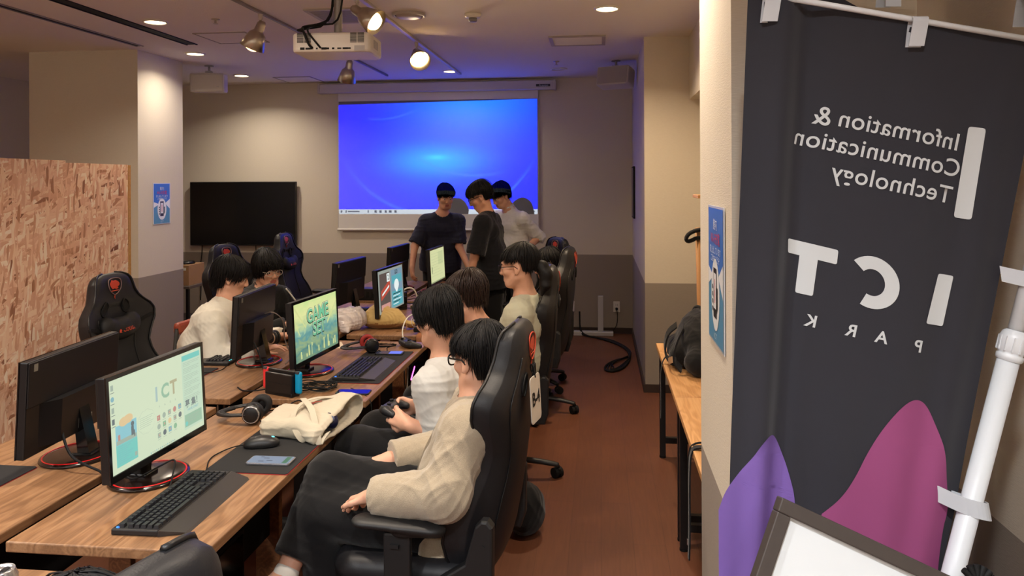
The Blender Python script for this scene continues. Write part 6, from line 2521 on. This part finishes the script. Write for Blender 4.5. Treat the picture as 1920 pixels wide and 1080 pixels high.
bench(3.70, 4.905, 'long oak topped bench table with the backpack on it')
bench(2.50, 3.69, 'long oak topped bench table nearest the camera with a strap over it')
t = empty('backpack', (.50, 4.30, .70), 0, 'black backpack lying on the far bench table', 'backpack')
BPK = fabric('backpack_black', (20, 20, 22), 500, .3)
s = Soft((-.22, -.34, -.02), (.26, .36, .38), .008)
s.ell((.05, .02, .13), (.14, .23, .16), k=0)
s.ell((.07, .05, .20), (.10, .15, .11), k=.06)
s.cone((.0, -.22, .07), (.12, -.2, .08), .07, .08, .06)
s.cone((-.08, -.05, .06), (-.07, .20, .08), .05, .06, .05)
s.box((0, 0, -.05), (.5, .5, .05), .005, op='sub', k=.005)
soft_obj(s, 'body', BPK, t, it=2, crease=[(.010, 30, 4), (.004, 80, 5)])
b = MB()
b.ribbon([(-.07, .15, .20), (-.13, .08, .17), (-.15, .05, .08), (-.13, -.02, .03), (-.09, -.06, .03)], [(.0, .05, .02)] * 5, .010)
b.ribbon([(-.05, -.05, .23), (-.10, -.13, .16), (-.12, -.16, .07), (-.08, -.2, .03)], [(.01, .05, .02)] * 4, .010)
b.ribbon([(-.13, .06, .05), (-.16, .05, .015), (-.17, .03, -.04), (-.168, .04, -.22), (-.17, .035, -.30)], [(.0, .022, .0)] * 5, .003)
b.build('shoulder_strap', BPK, t)
b = MB()
b.tube([(.02, .14, .285), (.03, .10, .315), (.05, .05, .32), (.06, .02, .30)], .009, n=8, smooth_path=2)
b.build('top_handle', BPK, t)
b = MB()
b.ribbon([(-.125, -.17, .075), (-.14, -.10, .05), (-.13, -.04, .03)], [(.0, .02, .03)] * 3, .004)
b.build('tan_trim', M('trim_tan', (190, 150, 110), rough=.6), t)
b = MB()
b.box((.10, -.285, .12), (.125, -.275, .14))
b.build('white_mark', WHITE, t)
t = empty('bag_strap', (.35, 2.95, .70), 0, 'black webbing strap with cord hanging over the bench table edge', 'strap')
b = MB()
b.ribbon([(.22, -.02, .012), (.10, .0, .012), (.02, .02, .014), (-.012, .03, .0), (-.018, .03, -.10), (-.016, .04, -.32), (-.02, .035, -.42)], [(.0, .03, 0)] * 7, .006)
b.build('webbing', BPK, t)
b = MB()
b.tube([(.2, .03, .01), (.08, .06, .014), (-.005, .07, .012), (-.018, .072, -.05), (-.016, .07, -.25), (-.02, .06, -.36)], .004, n=6, smooth_path=2)
b.build('cord', BLACKM, t)
MB().box((-.024, .055, -.38), (-.014, .068, -.355), bev=.002).build('clip', SILV, t)
t = empty('coat_pole', (.62, 5.0, 0), 0, 'tan wooden pole standing behind the bench table, a black strap hung on it', 'pole')
MB().tube([(.03, .0, 0), (.0, .0, 1.42)], .020, n=10).build('shaft', M('pole_tan', (176, 128, 78), rough=.5), t)
MB().cyl((.03, 0, 0), (.03, 0, .012), .06).build('foot', BLACKM, t)
t = empty('black_strap', (.62, 4.97, 1.36), 0, 'black padded loop hanging at the top of the tan wooden pole', 'strap')
b = MB()
b.tube([(.12, .04, .03), (.02, .0, .055), (-.06, -.01, .03), (-.085, -.01, -.01), (-.065, -.01, -.03), (.0, .0, .005), (.12, .03, -.02)], .022, n=8, smooth_path=2, flat=.6)
b.build('loop', BPK, t)
t = empty('wall_shelf', (.96, 5.4, 1.60), 0, 'small wooden shelf at the right wall above the bench table', 'shelf')
MB().box((-.31, -.15, 0), (0, .15, .022), bev=.003).build('board', BENCHW, t)
MB().box((-.2, -.012, -.08), (0, .012, 0), bev=.003).build('bracket', BLACK, t)

# floor cables by the back wall
for k in range(4):
    o_ = k * .018
    cord('floor_cable', [(-.235, 8.70, .25), (-.23, 8.64, .06 + o_), (-.20, 8.55, .012), (-.02 + o_, 8.42, .012), (.16, 8.15 + o_, .014 + o_ * .2), (.27 + o_ * .6, 7.85, .016), (.285, 7.45, .012 + o_ * .3), (.20 - o_, 7.05, .012), (.08, 6.92 + o_ * 2, .012), (.02 + o_ * 2, 7.06, .012), (.09, 7.30 - o_, .016), (.26, 7.52, .014 + o_ * .2)], .010 if k == 0 else .006, 'thick black cable lying in loops on the floor by the right column', group='floor cables by the right column')

# low table with a cardboard box behind the left pillar
t = empty('side_table', (-4.52, 7.9, 0), 0, 'low black framed table behind the left pillar', 'table')
MB().box((-.3, -.25, .60), (.22, .25, .63), bev=.003).build('table_top', M('table_grey', (92, 82, 76), rough=.5), t)
for sx in (-.27, .19):
    for sy in (-.22, .22):
        MB().box((sx - .015, sy - .015, 0), (sx + .015, sy + .015, .60)).build('leg', BLACK, t)
MB().box((-.25, -.2, .25), (.175, .2, .27)).build('shelf', M('table_grey', (92, 82, 76)), t)
t = empty('cardboard_box', (-4.50, 7.86, .63), 0, 'brown cardboard box standing on the low table behind the pillar', 'box')
MB().box((-.2, -.16, 0), (.17, .16, .215), bev=.002).build('carton', M('cardboard', (160, 122, 86), rough=.8, var=(20, .08)), t)
MB().box((.09, -.1615, .16), (.14, -.1602, .19)).build('sticker', WHITE, t)
t = empty('router', (-4.45, 7.86, .845), 0, 'black round device on the cardboard box', 'device')
MB().lathe([(.001, 0), (.09, 0), (.095, .01), (.085, .028), (.001, .03)], 28).build('shell', BLACK, t)
# ------------------------------------------------------------------ banners, pole and framed board in front of the right pillar
BY = 1.50                       # distance of the banner from where the photographer stood
EX = Vector((math.cos(YAW), math.sin(YAW), 0))
EZ = Vector((0, 0, 1))
EN = Vector((math.sin(YAW), -math.cos(YAW), 0))     # out of the cloth towards the aisle
BO = Vector((-math.sin(YAW) * BY, math.cos(YAW) * BY, 1.72))


def cloth_lean(q):
    """corners of the leaning cloth, metres in its own plane, q = (u, v), u to the right, v upward from the hem"""
    tl, tr, bl, br = (.462, .375), (1.045, .262), (.378, -1.45), (.70, -1.48)
    u, v = q
    # the right edge hangs from the pole, the lower corner is gathered
    x = (tl[0] * (1 - u) + tr[0] * u) * v + (bl[0] * (1 - u) + br[0] * u) * (1 - v)
    y = (tl[1] * (1 - u) + tr[1] * u) * v + (bl[1] * (1 - u) + br[1] * u) * (1 - v)
    return x, y


def cloth_wave(u, v):
    f = 1 - v
    w = .015 * math.exp(-((u - .12 - .02 * f) / .055) ** 2) - .013 * math.exp(-((u - .22) / .05) ** 2)
    w += .010 * math.sin(u * 9 + 1.2 + v * 1.5) * (.35 + f)
    w += .014 * math.exp(-((u - .90 + .05 * f) / .06) ** 2) * (.3 + f) + .004 * math.sin(u * 26 + v * 4) * f
    w += .003 * math.sin(v * 31 + u * 5) * math.exp(-((v - .42) / .1) ** 2)
    return w * 1.25


def cloth_at(x, y, lift=0.0):
    """point on the cloth for plane coordinates (metres)"""
    v = (y + 1.465) / (.32 + 1.465)
    for _ in range(6):
        xl = .462 * v + .378 * (1 - v)
        xr = 1.045 * v + .70 * (1 - v)
        u = (x - xl) / (xr - xl)
        yt = .375 * (1 - u) + .262 * u
        yb = -1.45 * (1 - u) - 1.48 * u
        v = (y - yb) / (yt - yb)
    return BO + EX * x + EZ * y + EN * (cloth_wave(u, v) + lift)


BCL = fabric('banner_cloth', (48, 48, 55), 900, .12, .75, .04)
BPR = M('banner_print', (206, 210, 212), rough=.7, spec=.2)
BPUR = M('banner_purple', (124, 96, 170), rough=.75, spec=.2)
BPNK = M('banner_pink', (152, 76, 122), rough=.75, spec=.2)
t = empty('flag_banner', tuple(BO + EX * .7 - EZ * 1.72), 0, 'tall dark banner seen from its back with mirrored white letters and coloured waves', 'banner')
off = Vector(t.location)
b = MB()
nu, nv = 60, 110
vs, fs = [], []
for j in range(nv + 1):
    for i in range(nu + 1):
        u, v = i / nu, j / nv
        x, y = cloth_lean((u, v))
        vs.append(BO + EX * x + EZ * y + EN * cloth_wave(u, v) - off)
for j in range(nv):
    for i in range(nu):
        a = j * (nu + 1) + i
        fs.append((a, a + 1, a + nu + 2, a + nu + 1))
k = len(vs)
b.add(vs + [p - EN * .0008 for p in vs], fs + [tuple(q + k for q in reversed(f)) for f in fs], 0, True)
cloth = b.build('cloth', BCL, t)
PXM = BY / 1442


def pix(x, y):
    return ((x - 960) * PXM, (340 - y) * PXM)


def on_cloth(name, polys, mat, lift):
    """polys: vertices in plane metres + faces, refined so that the print follows the folds"""
    bm = bmesh.new()
    for vv, ff in polys:
        vl = [bm.verts.new((p[0], p[1], 0)) for p in vv]
        for f in ff:
            try:
                bm.faces.new([vl[i] for i in f])
            except ValueError:
                pass
    bmesh.ops.triangulate(bm, faces=bm.faces[:])
    for _ in range(7):
        long_ = [e for e in bm.edges if e.calc_length() > .016]
        if not long_:
            break
        bmesh.ops.subdivide_edges(bm, edges=long_, cuts=1, use_grid_fill=False)
        bmesh.ops.triangulate(bm, faces=[f for f in bm.faces if len(f.verts) > 3])
    bm.normal_update()
    for f in list(bm.faces):
        if f.normal.z < 0:
            f.normal_flip()
    for v in bm.verts:
        v.co = cloth_at(v.co.x, v.co.y, lift) - off
    q = MB()
    q.bm(bm, 0, True)
    return q.build(name, mat, cloth)


def tilted(txt, cx, cy, ang, size, bold=0.0, spacing=1.0, sy=1.0, shear=0.0):
    """mirrored line of writing centred on photo-sized plane coordinates"""
    v, f = text_geo(txt, size, bold=bold, spacing=spacing, align='CENTER', res=6)
    c, s_ = math.cos(ang), math.sin(ang)
    ox, oy = pix(cx, cy)
    out = []
    for p in v:
        x, y = -p[0], p[1] * sy
        x += shear * y
        out.append((ox + x * c - y * s_, oy + x * s_ + y * c))
    return out, f


def quad(*ps, r=0):
    return [pix(*p) for p in ps], [tuple(range(len(ps)))]


def roundq(ps, rad=6):
    """four sided bar with softly rounded corners, in photo-sized units"""
    out = []
    n = len(ps)
    for i in range(n):
        p0, p1, p2 = Vector(ps[i - 1]), Vector(ps[i]), Vector(ps[(i + 1) % n])
        d0, d2 = (p0 - p1).normalized(), (p2 - p1).normalized()
        for k in range(4):
            f = k / 3
            out.append(tuple((p1 + d0 * rad) * (1 - f) ** 2 + p1 * 2 * f * (1 - f) + (p1 + d2 * rad) * f * f))
    return [pix(*p) for p in out], [tuple(range(len(out)))]


A1 = -.213
pr = [tilted('Information', 1686, 249, A1, .0475, bold=.0004, spacing=1.06), tilted('&', 1546, 221, A1, .052, bold=.0004),
      tilted('Communication', 1647, 290, A1, .0475, bold=.0004, spacing=1.06), tilted('Technology', 1672, 348, A1, .0475, bold=.0004, spacing=1.06)]
pr.append(roundq([(1816, 241), (1848, 245), (1819, 416), (1787, 411)]))
pr.append(roundq([(1482, 450), (1572, 472), (1569, 499), (1482, 477)], 4))
pr.append(roundq([(1505, 478), (1536, 486), (1526, 559), (1496, 553)], 4))
pr.append(roundq([(1757, 516), (1786, 521), (1765, 615), (1732, 609)], 4))
# the letter C, an open ring
ring_o, ring_i = [], []
for kk in range(40):
    a = math.radians(-118 + kk * (250) / 39)
    cx, cy = 1632, 532
    ring_o.append((cx + 50 * math.cos(a) * .98, cy - 50 * math.sin(a) * .98 + (math.cos(a) * 8)))
    ring_i.append((cx + 23 * math.cos(a), cy - 25 * math.sin(a) + (math.cos(a) * 4)))
vv = [pix(*p) for p in ring_o + ring_i]
pr.append((vv, [(i, i + 1, 41 + i, 40 + i) for i in range(39)]))
for ch, x, y in (('K', 1523, 607), ('R', 1594, 623), ('A', 1648, 635), ('P', 1716, 652)):
    pr.append(tilted(ch, x, y, A1, .034, bold=.0007, sy=.95))
on_cloth('lettering', pr, BPR, .0022)


def blob(pts):
    P = [Vector(p) for p in pts]
    for _ in range(3):
        Q = [P[0]]
        for i in range(len(P) - 1):
            Q += [P[i] * .75 + P[i + 1] * .25, P[i] * .25 + P[i + 1] * .75]
        Q.append(P[-1])
        P = Q
    return [pix(*p) for p in P], [tuple(range(len(P)))]


on_cloth('purple_wave', [blob([(1340, 950), (1352, 915), (1375, 888), (1402, 860), (1422, 828), (1442, 816), (1458, 826), (1474, 868), (1484, 905), (1492, 940), (1492, 1000), (1490, 1400), (1344, 1400)])], BPUR, .0022)
on_cloth('pink_wave', [blob([(1540, 968), (1575, 935), (1600, 895), (1620, 850), (1650, 800), (1685, 760), (1712, 748), (1735, 762), (1752, 808), (1766, 850), (1770, 905), (1778, 955), (1762, 1010), (1745, 1400), (1520, 1400), (1530, 1000)])], BPNK, .0022)
# rod, tabs and pole
ROD = M('rod_white', (226, 230, 234), rough=.35)
TAB = M('tab_white', (206, 210, 216), rough=.75, spec=.2)


def pl(x, y, n=0.0):
    u, v = pix(x, y)
    return BO + EX * u + EZ * v + EN * n - off


MB().tube([pl(1420, -8, .012), pl(1990, 92, .012)], .0058, n=10).build('rod', ROD, t)
b = MB()
for (x, y) in ((1442, -4), (1713, 43)):
    b = MB()
    b.ribbon([pl(x - 4, y + 50, .020), pl(x + 1, y + 14, .024), pl(x + 3, y - 2, .026), pl(x + 4, y - 6, .014), pl(x + 3, y + 4, .002), pl(x - 3, y + 50, .006)], tuple(EX * .030), .0015)
    b.build('tab', TAB, t)
t2 = empty('banner_pole', tuple(BO + EX * .78 - EZ * 1.72), math.radians(0), 'white telescopic pole leaning beside the dark banner', 'pole')
o2 = Vector(t2.location)


def pp(x, y, n=0.02):
    u, v = pix(x, y)
    return BO + EX * u + EZ * v + EN * n - o2


bt, tp_ = pp(1768, 1075), pp(1897, 585)
dr = (tp_ - bt).normalized()
ft = bt - dr * ((bt.z - .012) / dr.z)
MB().tube([ft, pp(1886, 640)], .0195, n=20).build('lower_tube', ROD, t2)
MB().tube([pp(1886, 640), pp(1886, 640) + dr * .55], .0145, n=20).build('upper_tube', ROD, t2)
m = frame_mat(pp(1877, 676), EX - dr * EX.dot(dr), EN.cross(dr) if False else dr.cross(EX))
b = MB()
prof = [(.0205, 0), (.0235, .004), (.0235, .012), (.021, .014), (.024, .018), (.0255, .045), (.022, .055), (.0165, .060)]
q = dr.to_track_quat('Z', 'Y').to_matrix().to_4x4()
q.translation = pp(1877, 676)
b.lathe(prof, 24, mat=q, close=False)
for kk in range(12):
    a = 2 * math.pi * kk / 12
    b.box((.0245 * math.cos(a) - .0015, .0245 * math.sin(a) - .0015, .018), (.0245 * math.cos(a) + .0015, .0245 * math.sin(a) + .0015, .046), mat=q)
b.build('collar', ROD, t2)
MB().lathe([(.001, 0), (.13, 0), (.14, .02), (.04, .05), (.02, .05)], 32, mat=Matrix.Translation((ft.x, ft.y, 0))).build('base', M('base_white', (200, 200, 198), rough=.5), t2)
for nm, ctr, L_ in (('strap', (1806, 945), 1), ('strap', (1915, 527), 0)):
    b = MB()
    c = pp(*ctr)
    if L_:
        x0 = -.04
        b.ribbon([c + EX * -.062 + EZ * .022 + EN * -.012, c + EX * -.02 + EZ * .006 + EN * .016, c + EX * .012 + EN * .026, c + EX * .034 + EN * .010 - EZ * .008, c + EX * .03 - EN * .014 - EZ * .01, c + EX * -.01 - EN * .026, c + EX * -.05 + EZ * .015 - EN * .024], tuple(EZ * .034 - EX * .006), .0016)
    else:
        b.ribbon([c + EX * -.05 + EZ * .012 + EN * -.006, c + EX * -.01 + EZ * .002 + EN * .02, c + EX * .02 + EN * .022, c + EX * .03 - EZ * .005 - EN * .005], tuple(EZ * .030 - EX * .004), .0016)
    b.build(nm, TAB, t2)

# second banner hanging behind the first
t = empty('flag_banner', tuple(BO + EX * .75 - EN * .13 - EZ * 1.72), 0, 'second dark banner behind the first, only its top edge and tabs showing', 'banner')
off = Vector(t.location)
b = MB()
vs, fs = [], []
nu, nv = 40, 50
for j in range(nv + 1):
    for i in range(nu + 1):
        u, v = i / nu, j / nv
        y1 = .44 - .20 * min(1, u * 1.35) ** .8 + .01 * math.sin(u * 7)
        x = ((.50 + .53 * u) * v + (.42 + .24 * u) * (1 - v)) * 1.087
        y = (y1 * v + -1.56 * (1 - v)) * 1.087
        vs.append(BO + EX * x + EZ * y - EN * (.13 - .012 * math.sin(u * 12 + v)) - off)
for j in range(nv):
    for i in range(nu):
        a = j * (nu + 1) + i
        fs.append((a, a + 1, a + nu + 2, a + nu + 1))
k = len(vs)
b.add(vs + [p - EN * .0008 for p in vs], fs + [tuple(q_ + k for q_ in reversed(f)) for f in fs], 0, True)
b.build('cloth', BCL, t)
for x, y in ((1663, -12), (1922, 26)):
    b = MB()
    c = pl(x, y, 0) * 1.0
    u, v = pix(x, y)
    c = BO + EX * u * 1.087 + EZ * v * 1.087 - EN * .10 - off
    b.ribbon([c - EZ * .038, c, c + EZ * .03 - EN * .01, c + EZ * .034 - EN * .03, c - EZ * .03 - EN * .045], tuple(EX * .032), .0016)
    b.build('tab', TAB, t)
MB().tube([BO + EX * .56 + EZ * .52 - EN * .11 - off, BO + EX * 1.08 + EZ * .43 - EN * .11 - off], .0058, n=10).build('rod', ROD, t)

# framed white board tilted in front of the banner
KF = 1.20 / 1442
FO = Vector((-math.sin(YAW) * 1.2, math.cos(YAW) * 1.2, 1.72))
TLc = FO + EX * (1462 - 960) * KF + EZ * (340 - 934) * KF
fx = (EX * math.cos(math.radians(-24)) + EZ * math.sin(math.radians(-24)) + EN * .10).normalized()
fy0 = (EZ * math.cos(math.radians(-21)) + EX * -math.sin(math.radians(-21)) - EN * .25)
m = frame_mat((0, 0, 0), fx, fy0)
t = empty('framed_board', tuple(TLc), 0, 'white notice board in a dark frame tilted at the lower right corner', 'board')
FRM = M('frame_brown', (58, 50, 46), rough=.5, var=(60, .15))
w, h, e = .62, .80, .022
b = MB()
for lo, hi in (((0, -e, -.02), (w, 0, .006)), ((0, -h, -.02), (w, -h + e, .006)), ((0, -h + e, -.02), (e, -e, .006)), ((w - e, -h + e, -.02), (w, -e, .006))):
    b.box(lo, hi, bev=.002)
b.xf(m).build('frame', FRM, t)
MB().box((e, -h + e, -.012), (w - e, -e, -.004)).xf(m).build('panel', M('board_white', (206, 210, 212), rough=.25, spec=.5), t)
b = MB()
def ringarc(cx, cy, r0, r1, a0, a1, mi):
    n = 30
    vs = []
    for i in range(n + 1):
        a = math.radians(a0 + (a1 - a0) * i / n)
        vs += [(cx + r0 * math.cos(a), cy + r0 * math.sin(a), -.0036), (cx + r1 * math.cos(a), cy + r1 * math.sin(a), -.0036)]
    b.add(vs, [(2 * i, 2 * i + 1, 2 * i + 3, 2 * i + 2) for i in range(n)], mi)
ringarc(.215, -.135, .052, .060, 10, 160, 0)
ringarc(.225, -.17, .040, .052, -20, 190, 0)
ringarc(.10, -.20, 0, .012, 0, 360, 1)
b.xf(m).build('print', [M('print_pale_blue', (206, 220, 230), rough=.3), M('print_yellow', (240, 222, 150), rough=.3)], t)
b = MB()
ee = m @ Vector((.30, -.5, -.02))
b.tube([m @ Vector((.12, -.6, -.03)), Vector((m @ Vector((.05, -.8, -.05))).to_tuple()[:2] + (-TLc.z + .01,))], .012, n=8)
b.tube([m @ Vector((.50, -.6, -.03)), Vector((m @ Vector((.55, -.8, -.05))).to_tuple()[:2] + (-TLc.z + .01,))], .012, n=8)
b.tube([m @ Vector((.30, -.3, -.03)), Vector((m @ Vector((.30, -.8, -.05)) - EN * .22).to_tuple()[:2] + (-TLc.z + .01,))], .012, n=8)
b.tube([m @ Vector((.08, -.6, -.03)), m @ Vector((.54, -.6, -.03))], .012, n=8)
b.build('easel', BLACK, t)
kc = m @ Vector((.315, .006, 0))
b = MB()
for kk in range(7):
    a = math.radians(20 + kk * 23)
    b.cyl(kc, kc + (fx * math.cos(a) + m.to_3x3() @ Vector((0, 1, 0)) * math.sin(a)) * .028, .004, .005, n=8)
b.sphere(kc, .010, 12)
b.build('clip', BLACKM, t)
